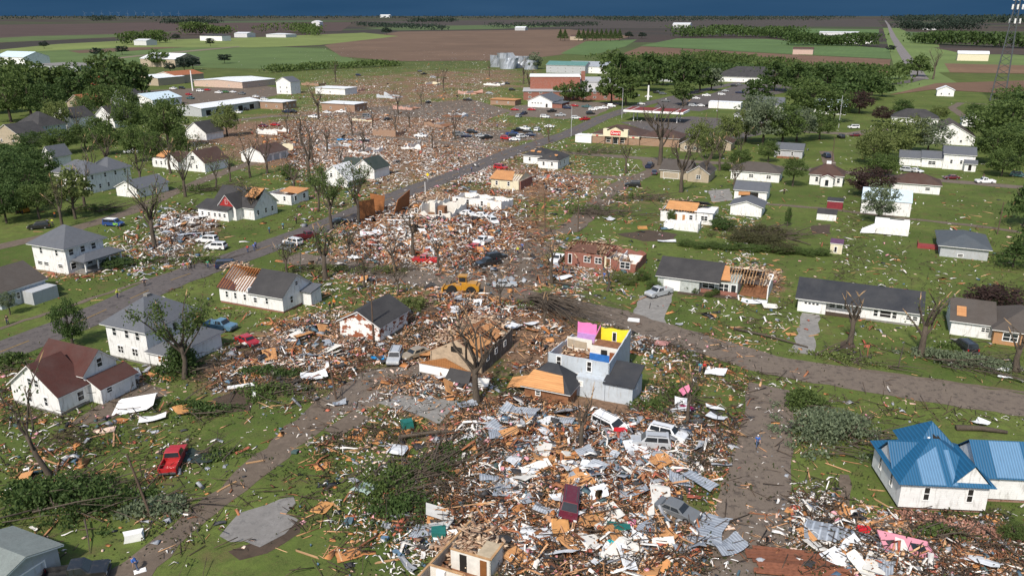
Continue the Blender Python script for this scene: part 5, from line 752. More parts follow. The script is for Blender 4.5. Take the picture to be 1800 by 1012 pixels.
# far tree belts, each one mass
def belt(name, label, pts, n, ht, wd, kind='far', size=2.4):
    P = [];
    for a, b in zip(pts[:-1], pts[1:]):
        A, B = G(*a), G(*b); m = max(2, int(n * (B - A).length / sum((G(*q) - G(*p)).length for p, q in zip(pts[:-1], pts[1:]))))
        t = rng.uniform(0, 1, m); c = np.array(A)[None] * (1 - t[:, None]) + np.array(B)[None] * t[:, None]
        hump = .55 + .45 * np.abs(np.sin(t * (B - A).length / ht * .55 + rng.uniform(0, 6)))
        c[:, 0] += rng.normal(0, wd * .25, m); c[:, 1] += rng.normal(0, wd * .5, m); c[:, 2] = ht * hump * rng.uniform(.03, 1, m) ** .6; P.append(c)
    P = np.concatenate(P); V, Fq = quads(P, rng.uniform(.6, 1.3, len(P)) * size, .7); return tag(obj(name, npmesh(name, V, Fq), LEAF[kind]), label, 'trees', kind='stuff')
belt('tree_belt', 'dark tree belt in front of the brown soil strip', [(1060, 120), (1140, 116), (1250, 114), (1320, 124), (1400, 133), (1500, 142), (1560, 150)], 11000, 14, 34, 'mid', 1.7); belt('tree_belt', 'second row of trees beside the clinic', [(1100, 140), (1250, 135), (1330, 140), (1420, 152), (1500, 164)], 8000, 12, 26, 'dark', 1.6)
belt('tree_belt', 'far dark wood right of the white barns', [(1190, 66), (1290, 64), (1350, 66), (1400, 70)], 4000, 28, 60, 'dark', 4); belt('tree_belt', 'conifer row before the far village', [(1385, 80), (1450, 80), (1535, 82)], 3500, 22, 30, 'dark', 3)
belt('tree_belt', 'low far wood beside the straight road', [(1582, 53), (1640, 54), (1715, 54)], 2500, 36, 60, 'far', 5); belt('tree_belt', 'dark wood right of the straight road', [(1610, 76), (1680, 80), (1750, 83), (1830, 86)], 3500, 24, 40, 'dark', 3.5); belt('tree_belt', 'skyline wood at the right', [(1575, 37), (1650, 38.5), (1850, 42)], 3000, 60, 200, 'far', 12)
belt('tree_belt', 'round trees by the far grandstand', [(320, 62), (360, 61), (405, 61)], 1500, 34, 30, 'mid', 4); belt('tree_belt', 'trees beside the far hall', [(450, 58), (520, 57), (560, 64)], 1600, 30, 40, 'mid', 4); belt('tree_belt', 'round trees left of the grandstand', [(210, 80), (250, 78), (290, 75)], 1200, 24, 20, 'mid', 3); belt('tree_belt', 'dark hedgerow trees on the left brown field', [(160, 38), (200, 37)], 500, 55, 60, 'far', 9); belt('tree_belt', 'long dark wood on the left horizon', [(290, 42), (340, 42), (380, 42)], 900, 34, 120, 'far', 9)
belt('tree_belt', 'hedge trees across the middle fields', [(630, 46), (700, 50), (780, 54)], 1400, 22, 50, 'far', 5); belt('tree_belt', 'wood before the middle skyline', [(720, 40), (800, 39)], 800, 36, 100, 'far', 9); belt('tree_belt', 'wood on the right middle skyline', [(1050, 36), (1150, 39), (1340, 36), (1460, 37)], 2400, 44, 120, 'far', 10); belt('tree_belt', 'trees beside the rim of the brown field', [(860, 50), (940, 49), (1050, 46)], 1300, 24, 60, 'far', 5); belt('tree_belt', 'bushes behind the far rubble', [(470, 128), (560, 122), (660, 118), (700, 116)], 2600, 7, 14, 'mid', 1.5); belt('tree_belt', 'long hedge on the left horizon', [(0, 34), (300, 33.5), (600, 33), (1000, 33), (1500, 33)], 3000, 55, 300, 'far', 18)
grp('lone tree standing in the open far fields', 'lone far trees', 'far', [(78, 86, 12, 8), (1612, 135, 18, 12, 'mid'), (1580, 140, 14, 10, 'mid'), (680, 62, 20, 16, 'far'), (170, 101, 12, 9), (215, 97, 12, 8), (310, 72, 14, 9), (370, 82, 14, 8), (340, 124, 14, 8), (325, 128, 14, 7), (395, 112, 10, 9), (1565, 92, 10, 8), (1128, 68, 14, 12), (1105, 69, 16, 12), (300, 128, 9, 5), (940, 122, 16, 9, 'silver'), (280, 118, 18, 12, 'mid')])
# ------------------------------------------------------------------ broken bare trees
def bare(label, x, y, ht, seed, lean=(0, 0), limbs=6, spread=.5, rad=None, leaf=None, snap=.7, group=None, nleaf=250, twig=3, name='broken_tree'):
    R = random.Random(seed); p = G(x, y); z0 = float(zat(p.x, p.y)); t = thing(name, label, 'tree', (p.x, p.y, z0 * .6), 0, group); rad = rad or ht * .032
    top = Vector((lean[0], lean[1], ht * .5)); pts = [Vector((0, 0, -.2)), top * .5 + Vector((R.uniform(-.3, .3), R.uniform(-.3, .3), 0)), top]
    MB().tube([pts[0], pts[0] + Vector((0, 0, .6)), pts[1], pts[2]], [rad * 1.5, rad * 1.1, rad * .9, rad * .7], 8).build('trunk', bark, t, True); tips = []
    for i in range(limbs):
        a = 2 * math.pi * (i + R.uniform(-.3, .3)) / limbs; s = pts[1].lerp(pts[2], R.uniform(.2, 1)); d = Vector((math.cos(a) * spread, math.sin(a) * spread, 1)).normalized(); ln = ht * R.uniform(.32, .62); mb = MB()
        q = [s, s + d * ln * .35 + Vector((0, 0, R.uniform(-.1, .2) * ln * .3)), s + (d + Vector((R.uniform(-.3, .3), R.uniform(-.3, .3), .2))) * ln * .7, s + (d + Vector((R.uniform(-.3, .3), R.uniform(-.3, .3), .3))) * ln]
        mb.tube(q, [rad * .5, rad * .38, rad * .25, rad * .13], 6); tips.append((q[3], (q[3] - q[2]).normalized(), rad * .14))
        for k in range(twig):
            b0 = q[1].lerp(q[3], R.uniform(.1, .9)); dd = (d + Vector((R.uniform(-1, 1), R.uniform(-1, 1), R.uniform(-.1, .6)))).normalized(); l2 = ln * R.uniform(.2, .5); m_ = b0 + dd * l2 * .5 + Vector((0, 0, R.uniform(-.1, .15) * l2)); e_ = b0 + dd * l2
            mb.tube([b0, m_, e_], [rad * .2, rad * .13, rad * .05], 5); tips.append((e_, dd, rad * .06))
            for _ in range(2): d3 = (dd + Vector((R.uniform(-1, 1), R.uniform(-1, 1), R.uniform(-.3, .5)))).normalized(); mb.tube([m_, m_ + d3 * l2 * .45], [rad * .09, rad * .03], 4)
        mb.build('limb', bark, t)
        if R.random() < snap:
            e_, dd, r_ = tips[-1 - twig]; sm = MB()
            for _ in range(3): sm.tube([e_ - dd * .3, e_ + dd * R.uniform(.5, 1.2) + Vector((R.uniform(-.15, .15), R.uniform(-.15, .15), 0))], [r_ * 1.1, .015], 4)
            sm.build('split_end', splint, t)
    if leaf:
        P = []
        for e_, dd, r_ in tips:
            m_ = max(4, int(nleaf * R.uniform(.2, 1.4) / len(tips))); P.append(np.array(e_)[None] - np.array(dd)[None] * rng.uniform(0, 1.4, (m_, 1)) + rng.normal(0, .55, (m_, 3)))
        P = np.concatenate(P); V, Fq = quads(P, rng.uniform(.16, .36, len(P))); obj('leaves', npmesh('leaves', V, Fq), LEAF[leaf], t)
    return t
bare('big dark stripped tree in front of the shattered brown house', 838, 708, 12.5, 1, limbs=8, spread=.75, rad=.48, twig=4, snap=.9); bare('half-stripped leafy tree against the tall white foursquare house', 325, 665, 11, 2, limbs=7, leaf='mid', nleaf=2600, rad=.36, spread=.8)
bare('snapped bare tree with torn base on the lower left lawn', 87, 838, 11, 3, lean=(-1.6, 0), limbs=5, rad=.32, spread=.45, leaf='mid', nleaf=60); bare('tall dark bare tree with wide fork behind the red pickup', 1197, 338, 15, 4, limbs=7, spread=.7, rad=.55, snap=.3, twig=5); bare('big dark bare tree before the shop', 1160, 290, 20, 5, limbs=8, spread=.7, rad=.8, snap=.3, twig=5)
bare('stripped tree with torn limbs before the black-roofed ranch', 1494, 604, 9, 6, limbs=6, spread=.55, rad=.42, snap=1, twig=1); bare('mossy stripped tree right of the black-roofed ranch', 1618, 625, 10, 7, limbs=6, spread=.7, rad=.5, snap=1, leaf='light', nleaf=120, twig=2); bare('broken leaning tree at the right edge', 1786, 652, 8, 8, limbs=4, spread=.5, rad=.45, snap=1, twig=1)
bare('tall stripped tree beside the police vehicles', 272, 435, 15, 9, limbs=8, spread=.5, rad=.5, leaf='light', nleaf=700); bare('bare dark tree before the torn-roofed house', 326, 346, 13, 10, limbs=6, spread=.55, rad=.42, leaf='mid', nleaf=300); bare('snapped trunk with hanging branches by the cross street', 572, 490, 10, 11, limbs=5, spread=.6, rad=.5, snap=1, leaf='mid', nleaf=500)
bare('bare forked tree before the red pickup wreck', 695, 478, 9, 12, lean=(-.6, 0), limbs=6, spread=.7, rad=.28, snap=.9); bare('stripped tree in the middle of the rubble by the red pickup', 727, 455, 11, 13, limbs=5, spread=.3, rad=.38, snap=.9); bare('snapped tree beside the white pickup at the brick ruin', 970, 498, 10, 14, limbs=5, spread=.4, rad=.35, snap=1, twig=1); bare('thin snapped tree on the brick ruin lawn', 1068, 512, 6, 15, limbs=3, spread=.4, rad=.26, snap=1, twig=1, leaf='mid', nleaf=60)
bare('splintered stump amid the wrecked white vehicles', 1022, 790, 7, 16, limbs=6, spread=.5, rad=.3, snap=1, twig=2); bare('splintered stump draped with pink cloth on the lawn', 1208, 745, 6.5, 17, limbs=5, spread=.35, rad=.26, snap=1, twig=1); bare('shattered stump with pale wood beside the fallen crown', 958, 575, 5.5, 18, limbs=5, spread=.35, rad=.26, snap=1, twig=1); bare('bare tree left of the brick block building', 560, 212, 17, 19, limbs=7, spread=.6, rad=.5, snap=.3, twig=4)
for i, (x, y, ht) in enumerate(sorted([(620, 240, 12), (655, 225, 10), (700, 200, 13), (575, 270, 13), (530, 255, 12), (800, 245, 12), (640, 270, 11), (740, 185, 11), (720, 225, 10), (780, 160, 14), (770, 150, 12), (695, 240, 12), (590, 145, 16), (550, 290, 14), (545, 322, 17), (505, 235, 11), (860, 135, 13), (920, 148, 18), (930, 165, 16), (965, 250, 9), (140, 250, 14), (195, 235, 12), (380, 330, 9), (345, 290, 11), (165, 330, 13), (405, 320, 9), (1240, 320, 12), (1300, 285, 11), (1240, 255, 10), (760, 262, 9), (600, 300, 10)])):
    bare('shredded bare tree, %s from left among the wrecked blocks' % ORD[i], x, y, ht, 100 + i, limbs=4 + i % 3, spread=.45, snap=.6, twig=2, leaf='light' if (x < 420 or x > 1200) else None, nleaf=200, group='shredded trees in the wreckage')
for i, (x, y, ht, lf) in enumerate(sorted([(150, 368, 12, 300), (190, 305, 13, 300), (470, 305, 12, 0), (520, 345, 11, 120), (440, 312, 12, 60), (250, 335, 12, 400), (300, 305, 13, 200), (505, 485, 7, 200), (615, 455, 8, 150), (640, 505, 7, 100), (1100, 305, 11, 60), (1265, 300, 12, 300), (1290, 335, 9, 300), (700, 520, 6, 80), (880, 540, 6, 0), (770, 470, 8, 0), (445, 385, 9, 350), (110, 400, 11, 400)])):
    bare('wind-stripped tree with ragged limbs, %s from left of those among the houses' % ORD[i], x, y, ht, 300 + i, limbs=5 + i % 3, spread=.6, snap=.8, twig=3, leaf='olive' if lf else None, nleaf=lf, group='wind-stripped trees among the houses')
bare('small bare tree beside the junction in the far field', 1640, 140, 22, 77, limbs=7, spread=.4, twig=3)
bare('thin-crowned leafy tree at the main street kerb at centre left', 583, 402, 14, 21, limbs=8, spread=.6, rad=.4, leaf='mid', nleaf=2600, snap=.3, name='leafy_tree'); bare('thin-crowned leafy tree beside the lying brown panel', 630, 392, 14, 22, limbs=8, spread=.55, rad=.38, leaf='mid', nleaf=2200, snap=.3, name='leafy_tree'); bare('thin pale tree before the crumpled white house', 560, 372, 11, 23, limbs=7, spread=.6, rad=.3, leaf='light', nleaf=1300, snap=.3, name='leafy_tree')
# fallen crowns and brush lying on the ground
def brush(label, x, y, rx, ry, ht, nleaf, ntwig, kind='mid', group=None, seed=0, ang=0, leafs=.3, name='fallen_branches'):
    p = G(x, y); R = random.Random(seed + int(x)); z0 = float(zat(p.x, p.y)); t = thing(name, label, 'branches', (p.x, p.y, z0 * .5), ang, group); mb = MB(); P = []
    for i in range(ntwig):
        a = Vector((R.gauss(0, .4) * rx, R.gauss(0, .4) * ry, R.uniform(.02, .4) * ht)); th = R.gauss(0, .7); ln = R.uniform(.5, 1.1) * rx; d = Vector((math.cos(th), math.sin(th), R.uniform(-.05, .3))); b_ = a + d * ln * .5; c_ = a + d * ln + Vector((0, R.uniform(-.4, .4), R.uniform(-.5, .2))); c_.z = max(c_.z, .05); r0 = R.uniform(.03, .12); mb.tube([a, b_, c_], [r0, r0 * .7, r0 * .25], 5)
    mb.build('branches', bark, t)
    if nleaf:
        cl = rng.normal(0, .42, (max(3, nleaf // 45), 2)) * [rx, ry]; k = rng.integers(0, len(cl), nleaf); q = cl[k] + rng.normal(0, .45, (nleaf, 2)); e = np.clip(1 - (q[:, 0] / rx) ** 2 - (q[:, 1] / ry) ** 2, .05, 1) ** .5; P = np.column_stack([q, e * ht * rng.uniform(.05, 1, nleaf)]); V, Fq = quads(P, rng.uniform(.6, 1.3, nleaf) * leafs); obj('leaves', npmesh('leaves', V, Fq), LEAF[kind], t)
brush('big dark green fallen crown in the bottom left corner', 110, 885, 9, 5, 2.6, 5200, 40, 'dark'); brush('fallen leafy limbs beside the leaning pole at lower left', 290, 895, 5, 2.2, 1.2, 1500, 25, 'silver'); brush('leafy fallen limbs beside the white corner sheet at lower left', 345, 720, 6, 2.4, .9, 1500, 20, 'dark'); brush('silver-green fallen crown beside the lower lane', 1460, 765, 6.5, 5.5, 3.0, 5200, 50, 'silver'); brush('bright green bush debris at the lane corner', 1412, 712, 3.4, 2.6, 2.2, 1800, 16, 'mid')
brush('leafy fallen limbs along the cross street kerb at right', 1690, 638, 9, 3.4, 1.6, 3400, 40, 'silver', ang=-.5); brush('fallen limbs beneath the first stripped tree', 1480, 632, 7, 1.6, .8, 900, 16, 'light', ang=-.45); brush('long fallen dark limbs across the rubble above the open rooms', 770, 830, 10, 3, 1.2, 1200, 60, 'dark', ang=.6); brush('leafy fallen limbs left of the roofless rooms', 715, 900, 5, 4, 1.2, 1800, 20, 'dark'); brush('leafy brush behind the stripped gable house', 730, 545, 5, 4, 2.2, 1500, 20, 'light')
brush('fallen trees heaped on the lawn above the brick ruin', 1040, 375, 12, 4, 2.2, 900, 80, 'mid', ang=-.3); brush('brush heap on the lawn beside the wrecked white house', 1110, 350, 12, 3.4, 1.6, 1100, 40, 'mid', ang=-.2); brush('large fallen crown on the right lawn', 1330, 415, 9, 6, 2.6, 2600, 140, 'olive'); brush('fallen branches near the black SUV at right', 1680, 610, 4, 3, .8, 700, 12, 'mid'); brush('leafy fallen limbs around the pink-draped stump', 1150, 720, 5, 4, 1.0, 1100, 24, 'mid'); brush('small leafy limbs scattered on the slab lawn', 1640, 940, 4, 2, .8, 400, 16, 'mid')
brush('tangled brush beside the police vehicles', 350, 460, 6, 2.2, 1, 900, 22, 'mid'); brush('leafy limbs heaped by the cross street', 560, 475, 7, 2.4, 1.2, 1200, 26, 'light'); brush('brush along the left lane verge', 160, 370, 10, 4, 1.6, 900, 30, 'mid'); brush('fallen limbs behind the main street houses', 360, 335, 12, 4, 2, 900, 40, 'mid'); brush('fallen limbs beyond the junction lawn', 1030, 270, 18, 4, 2, 500, 40, 'mid'); brush('brush beside the foursquare house wall', 160, 640, 4, 2, 1.2, 900, 16, 'dark'); brush('fallen brush heap left of the cape house', 12, 640, 4, 3, 1.6, 900, 14, 'mid'); brush('leafy limbs in the debris near the red car', 470, 660, 6, 3, 1.2, 1500, 30, 'dark'); brush('leafy debris by the torn concrete pad', 380, 800, 4, 2, .6, 500, 12, 'mid')
brush('brown fallen branches across the yellow-room house drive', 905, 545, 6, 3, 1.5, 300, 50, 'mid')
brush('dark leafy mass round the foot of the half-stripped tree', 322, 655, 3.2, 2.6, 4.6, 2600, 30, 'dark')
brush('tangled limbs ground into the rubble below the pole', 480, 690, 6, 3, 1.2, 1200, 50, 'mid'); brush('tangled limbs left of the lower rubble field', 690, 850, 6, 4, 1.4, 1500, 70, 'mid', ang=.7); brush('dark tangle of limbs above the lower rubble', 800, 795, 6, 2.4, 1.2, 700, 60, 'dark', ang=.5); brush('leafy tangle on the lawn behind the stump', 1190, 690, 4, 3, .8, 900, 30, 'mid'); brush('tangled limbs by the central red pickup', 660, 478, 7, 3, 1.2, 900, 50, 'light'); brush('tangled limbs on the verge before the sagging porch', 270, 460, 6, 2.4, 1, 800, 30, 'mid')
# the great fallen crown of bare curved branches behind the open-room house
ft = thing('fallen_tree', 'great fallen bare crown of long curved branches behind the open-room house', 'tree', G(940, 560)); a0 = G(935, 535) - G(940, 560)
for i in range(70):
    e_ = G(random.uniform(1010, 1120), random.uniform(540, 612)) - G(940, 560); s = a0 + Vector((random.uniform(-1, 1.5), random.uniform(-1.5, 1.5), random.uniform(.4, 1.8))); m_ = s.lerp(e_, .55) + Vector((0, 0, random.uniform(.6, 2.6))); e_.z = random.uniform(.1, 1.4); r0 = random.uniform(.035, .13)
    MB().tube([s, s.lerp(m_, .5) + Vector((0, 0, .5)), m_, e_], [r0, r0 * .8, r0 * .55, r0 * .2], 5).build('branch', bark, ft)
MB().tube([a0 + Vector((-3, .6, .5)), a0 + Vector((0, 0, .9)), a0 + Vector((4, -.8, 1.0))], [.5, .42, .25], 8).build('trunk', bark, ft, True)
def log(label, a, b, r, z=.3):
    A, B = G(*a), G(*b); o = MB().tube([Vector((0, 0, z)), (B - A) * .5 + Vector((0, .2, z + .1)), (B - A) + Vector((0, 0, z * .7))], [r, r * .85, r * .55], 7).build('fallen_log', bark, None, True); o.location = A; tag(o, label, 'log')
log('long fallen trunk on the lawn below the brick ruin', (975, 498), (1035, 510), .28); log('split fallen limb across the torn ranch lawn', (1290, 580), (1420, 612), .2); log('fallen trunk behind the blue-roofed house', (1680, 755), (1770, 762), .4); log('long dark limb across the lower rubble', (700, 775), (835, 762), .22, .6); log('pale snapped limb on the right lawn', (1382, 420), (1425, 432), .16)

# ------------------------------------------------------------------ vehicles
def prism_y(mb, prof, w0, w1=None):                              # side profile (x,z) swept across the width; top points pulled in
    w1 = w1 or w0; zs = [p[1] for p in prof]; zb = min(zs); zt = max(zs); n = len(prof); v = []
    for s in (-1, 1):
        for x, z in prof: k = (z - zb) / (zt - zb + 1e-6); v.append((x, s * (w0 + (w1 - w0) * k), z))
    f = [tuple(range(n - 1, -1, -1))[::-1], tuple(range(2 * n - 1, n - 1, -1))] + [(i, n + i, n + (i + 1) % n, (i + 1) % n) for i in range(n)]
    mb.add(v, f)
tyre = M('tyre', (.02, .02, .02), .9); rim = M('rim', (.35, .35, .36), .4, metal=.6); lampw = M('headlamp', (.7, .7, .68), .2); lampr = M('tail_lamp', (.4, .02, .02), .3); chrome = M('bumper', (.08, .08, .085), .5)
VM = {}
def soft(me, off):
    bm = bmesh.new(); bm.from_mesh(me); bmesh.ops.recalc_face_normals(bm, faces=bm.faces[:]); bmesh.ops.bevel(bm, geom=bm.edges[:], offset=off, segments=2, profile=.6, affect='EDGES', clamp_overlap=True); bm.to_mesh(me); bm.free(); return me
def vparts(kind):
    if kind in VM: return VM[kind]
    L_, W_, parts = {'sedan': (4.8, .90), 'suv': (4.9, .97), 'van': (5.1, .98), 'pickup': (5.7, 1.0)}[kind] + ([],)
    h0 = .32; hl = L_ / 2
    if kind == 'sedan': bel, cab, top = .92, [(-1.75, .92), (-1.15, 1.42), (.35, 1.44), (1.15, .95)], 1.44
    elif kind == 'suv': bel, cab, top = 1.08, [(-2.35, 1.08), (-2.1, 1.78), (.55, 1.78), (1.25, 1.1)], 1.78
    elif kind == 'van': bel, cab, top = 1.08, [(-2.5, 1.08), (-2.3, 1.85), (.9, 1.82), (1.75, 1.1)], 1.85
    else: bel, cab, top = 1.12, [(-.55, 1.12), (-.4, 1.82), (.75, 1.82), (1.45, 1.14)], 1.82
    b_ = MB()
    if kind == 'pickup':
        prism_y(b_, [(-.45, h0), (hl - .25, h0), (hl, .55), (hl, .98), (hl - .2, 1.08), (1.45, 1.16), (-.45, 1.16)], W_)
        b_.box(-hl, -W_, h0, -.45, W_, .62); b_.box(-hl, -W_, .62, -.45, -W_ + .1, 1.12); b_.box(-hl, W_ - .1, .62, -.45, W_, 1.12); b_.box(-hl, -W_ + .1, .62, -hl + .1, W_ - .1, 1.10)
    else:
        r_ = -hl; prism_y(b_, [(r_ + .1, h0), (hl - .2, h0), (hl, .5), (hl - .03, bel - .22), (hl - .25, bel - .12), (cab[3][0], bel + .03), (cab[0][0], bel + .02), (r_ + .05, bel - .04), (r_, .6)], W_)
    parts.append(('body', soft(b_.mesh('body'), .07 if kind != 'pickup' else .035), 'paint'))
    c_ = MB(); prism_y(c_, [(cab[0][0], bel - .05), (cab[3][0], bel - .05), (cab[2][0], top), (cab[1][0], top)], W_ - .03, W_ - .17); parts.append(('cabin', soft(c_.mesh('cabin'), .09), 'paint'))
    def pane(pts, off): 
        p = [Vector(q) for q in pts]; n = (p[1] - p[0]).cross(p[3] - p[0]).normalized() * off; return MB().add(p + [q + n for q in p], [(3, 2, 1, 0), (4, 5, 6, 7), (0, 1, 5, 4), (1, 2, 6, 5), (2, 3, 7, 6), (3, 0, 4, 7)])
    (x0, z0), (x1, z1), (x2, z2), (x3, z3) = cab; wy = lambda z: (W_ - .03) + (-.14) * (z - bel + .05) / (top - bel + .05)
    lo = bel + .06; hi = top - .1
    def X(a, b, z, za, zb): return a + (b - a) * (z - za) / (zb - za)
    fx = lambda z: X(x3, x2, z, bel - .05, top); rx = lambda z: X(x0, x1, z, bel - .05, top)
    parts.append(('windscreen', pane([(fx(lo), -wy(lo) + .1, lo), (fx(lo), wy(lo) - .1, lo), (fx(hi), wy(hi) - .1, hi), (fx(hi), -wy(hi) + .1, hi)], .02).mesh('windscreen'), glass)); parts.append(('rear_window', pane([(rx(lo), wy(lo) - .1, lo), (rx(lo), -wy(lo) + .1, lo), (rx(hi), -wy(hi) + .1, hi), (rx(hi), wy(hi) - .1, hi)], .02).mesh('rear_window'), glass))
    xm = (x1 + x2) / 2
    for s in (-1, 1):
        for a, bb in ((rx(lo) + .25, xm - .05), (xm + .05, fx(lo) - .35)):
            ah, bh = max(a, rx(hi) + .18), min(bb, fx(hi) - .12); q = [(a, s * wy(lo), lo), (bb, s * wy(lo), lo), (bh, s * wy(hi), hi), (ah, s * wy(hi), hi)]; q = q if s < 0 else q[::-1]; parts.append(('side_window', pane(q, .015).mesh('side_window'), glass))
    for sx_ in (-1, 1):
        for s in (-1, 1):
            wm_ = MB(); wm_.tube([(sx_ * L_ * .3, s * (W_ - .2), .36), (sx_ * L_ * .3, s * (W_ + .02), .36)], [.36, .36], 14); parts.append(('wheel', wm_.mesh('wheel'), tyre)); r2 = MB(); r2.tube([(sx_ * L_ * .3, s * (W_ + .0), .36), (sx_ * L_ * .3, s * (W_ + .035), .36)], [.2, .19], 12); parts.append(('>rim', r2.mesh('rim'), rim))
    for s in (-1, 1):
        zz = bel - .3; parts.append(('headlight', MB().box(hl - .12, min(s * (W_ - .38), s * (W_ - .04)), zz - .08, hl + .02, max(s * (W_ - .38), s * (W_ - .04)), zz + .1).mesh('headlight'), lampw)); parts.append(('tail_light', MB().box(-hl - .02, min(s * (W_ - .22), s * (W_ - .02)), zz - .1, -hl + .12, max(s * (W_ - .22), s * (W_ - .02)), zz + .25).mesh('tail_light'), lampr))
    parts.append(('bumper', MB().box(hl - .1, -W_ + .05, .36, hl + .07, W_ - .05, .56).mesh('bumper'), chrome)); parts.append(('bumper', MB().box(-hl - .07, -W_ + .05, .36, -hl + .1, W_ - .05, .58).mesh('bumper'), chrome))
    if kind in ('suv', 'van'):
        for s in (-1, 1): parts.append(('roof_rail', MB().box(x1 + .3, s * .62 - .03, top, x2 - .1, s * .62 + .03, top + .07).mesh('roof_rail'), chrome))
    VM[kind] = parts; return parts
PAINT = {'white': (.78, .79, .80), 'black': (.015, .016, .018), 'red': (.42, .015, .02), 'maroon': (.12, .012, .02), 'silver': (.42, .44, .46), 'grey': (.14, .15, .16), 'blue': (.02, .06, .22), 'navy': (.012, .02, .06), 'teal': (.05, .12, .13), 'tan': (.30, .25, .18), 'steel': (.10, .20, .30), 'green': (.05, .14, .04)}
NV = [0]
def car(kind, paint, x, y, head, label, roll=0, pitch=0, lift=0, group=None, far=False, name=None, cat=None):
    p = G(x, y); z = float(zat(p.x, p.y)); t = thing(name or {'sedan': 'sedan', 'suv': 'suv', 'van': 'van', 'pickup': 'pickup_truck'}[kind], label, cat or {'sedan': 'car', 'suv': 'car', 'van': 'van', 'pickup': 'pickup'}[kind], (p.x, p.y, z + lift), 0, group); t.rotation_euler = (math.radians(roll), math.radians(pitch), math.radians(head)); last = None
    for n, me, mt in vparts(kind):
        if far and n not in ('body', 'cabin', 'windscreen', 'rear_window', 'side_window', 'wheel'): continue
        m = M('paint_' + paint, PAINT[paint], .3, 'paint', var=.08, spec=.5) if mt == 'paint' else mt
        if n[0] == '>': obj(n[1:], me, m, last)
        else: last = obj(n, me, m, t)
    return t
MS, CS = 66, -24
car('pickup', 'red', 306, 815, 98, 'red pickup truck stopped on the lower left lawn'); car('suv', 'white', 365, 426, 170, 'white vehicle parked behind another white one at the roadside'); car('suv', 'white', 380, 438, 172, 'white police-style SUV at the left roadside'); car('van', 'navy', 402, 471, 10, 'dark blue van driving on the main street by the torn roof')
v = car('van', 'blue', 200, 397, -12, 'green and dark blue van with pale roof in the left driveway'); MB().box(-1.9, -.9, 1.86, .8, .9, 1.9).build('roof_panel', trim, v); MB().box(.6, -1.0, .5, 2.0, -.985, 1.05).build('green_door', M('lime', (.20, .45, .06)), v)
car('suv', 'black', 69, 402, 200, 'black car parked at the far left lane'); car('suv', 'white', 515, 430, 150, 'white SUV with dark hood on the main street'); car('suv', 'grey', 504, 439, 150, 'grey SUV beside the white SUV on the main street'); car('pickup', 'maroon', 540, 419, 40, 'maroon pickup towing behind the white SUV'); car('sedan', 'black', 597, 393, 30, 'dark green car half hidden by the leafy tree')
car('pickup', 'red', 747, 461, 170, 'crushed red pickup in the rubble by the stripped tree', roll=3, lift=-.1); car('pickup', 'white', 850, 430, 235, 'white pickup in the central rubble'); car('sedan', 'red', 832, 437, 160, 'red car crushed in front of the white pickup', lift=-.5); car('pickup', 'black', 858, 466, 215, 'black pickup with blue cover in the central rubble', lift=-.1); car('suv', 'black', 872, 455, 30, 'black car behind the black pickup', lift=-.2)
car('sedan', 'white', 818, 380, 160, 'white car nearest the roofless long house'); car('sedan', 'white', 842, 385, 170, 'white sedan in the middle of three by the roofless house'); car('suv', 'white', 866, 393, 290, 'white SUV facing the camera at the right of three'); car('sedan', 'silver', 887, 504, 5, 'silver car beside the yellow loader'); car('pickup', 'steel', 388, 578, -20, 'blue pickup beside the foursquare house'); car('sedan', 'red', 436, 604, -40, 'red car buried in debris near the blue pickup', lift=-.1)
car('suv', 'silver', 695, 634, 268, 'silver SUV with white roof beside the brown shattered house'); car('sedan', 'tan', 730, 628, 225, 'tan car jammed against the shattered house', lift=.1); car('van', 'white', 1074, 752, 310, 'crushed white van in the lower rubble', roll=14, lift=-.45); car('suv', 'white', 1172, 773, -28, 'wrecked white SUV with open tail', roll=-6, lift=-.2); car('suv', 'silver', 1143, 788, 172, 'wrecked silver SUV in front of the white one', lift=0); car('van', 'maroon', 998, 905, 262, 'wrecked maroon van with pale windscreen in the lower rubble', roll=-10); car('sedan', 'grey', 1190, 905, -38, 'dark crushed sedan in the lower rubble', roll=6, lift=-.1)
car('pickup', 'silver', 1158, 519, 215, 'silver pickup on the ranch driveway'); car('suv', 'black', 1694, 614, 92, 'black SUV in front of the tan ranch'); car('suv', 'black', 1112, 328, 172, 'black SUV on the side lane'); car('pickup', 'red', 1190, 312, 0, 'red pickup parked before the tan house'); car('sedan', 'navy', 1150, 306, 80, 'dark car left of the red pickup'); car('pickup', 'white', 979, 460, 250, 'white pickup jammed against the brick ruin'); car('pickup', 'black', 135, 1018, 15, 'black pickup at the bottom left corner'); car('sedan', 'silver', 1208, 311, 90, 'silver car right of the red pickup')
car('pickup', 'white', 1731, 322, 175, 'white pickup on the upper right street'); car('sedan', 'maroon', 1672, 315, 178, 'maroon car on the upper right street'); car('suv', 'teal', 1790, 311, -40, 'teal car at the right edge street'); car('sedan', 'white', 1610, 303, -60, 'white car beside the stepped house', far=True); car('suv', 'silver', 1595, 302, -30, 'silver car behind the white one by the stepped house', far=True); car('suv', 'navy', 1452, 277, 90, 'dark blue vehicle on the pyramid-roofed cottage drive', far=True)
v = car('van', 'white', 1500, 226, 180, 'white service van with red markings at upper right', far=True); MB().box(-1.6, -1.0, 1.3, -.4, -.9, 1.6).build('marking', redsign, v); car('suv', 'black', 1478, 243, 90, 'black SUV below the white service van', far=True); car('sedan', 'maroon', 1503, 240, 180, 'dark red car below the white service van', far=True)
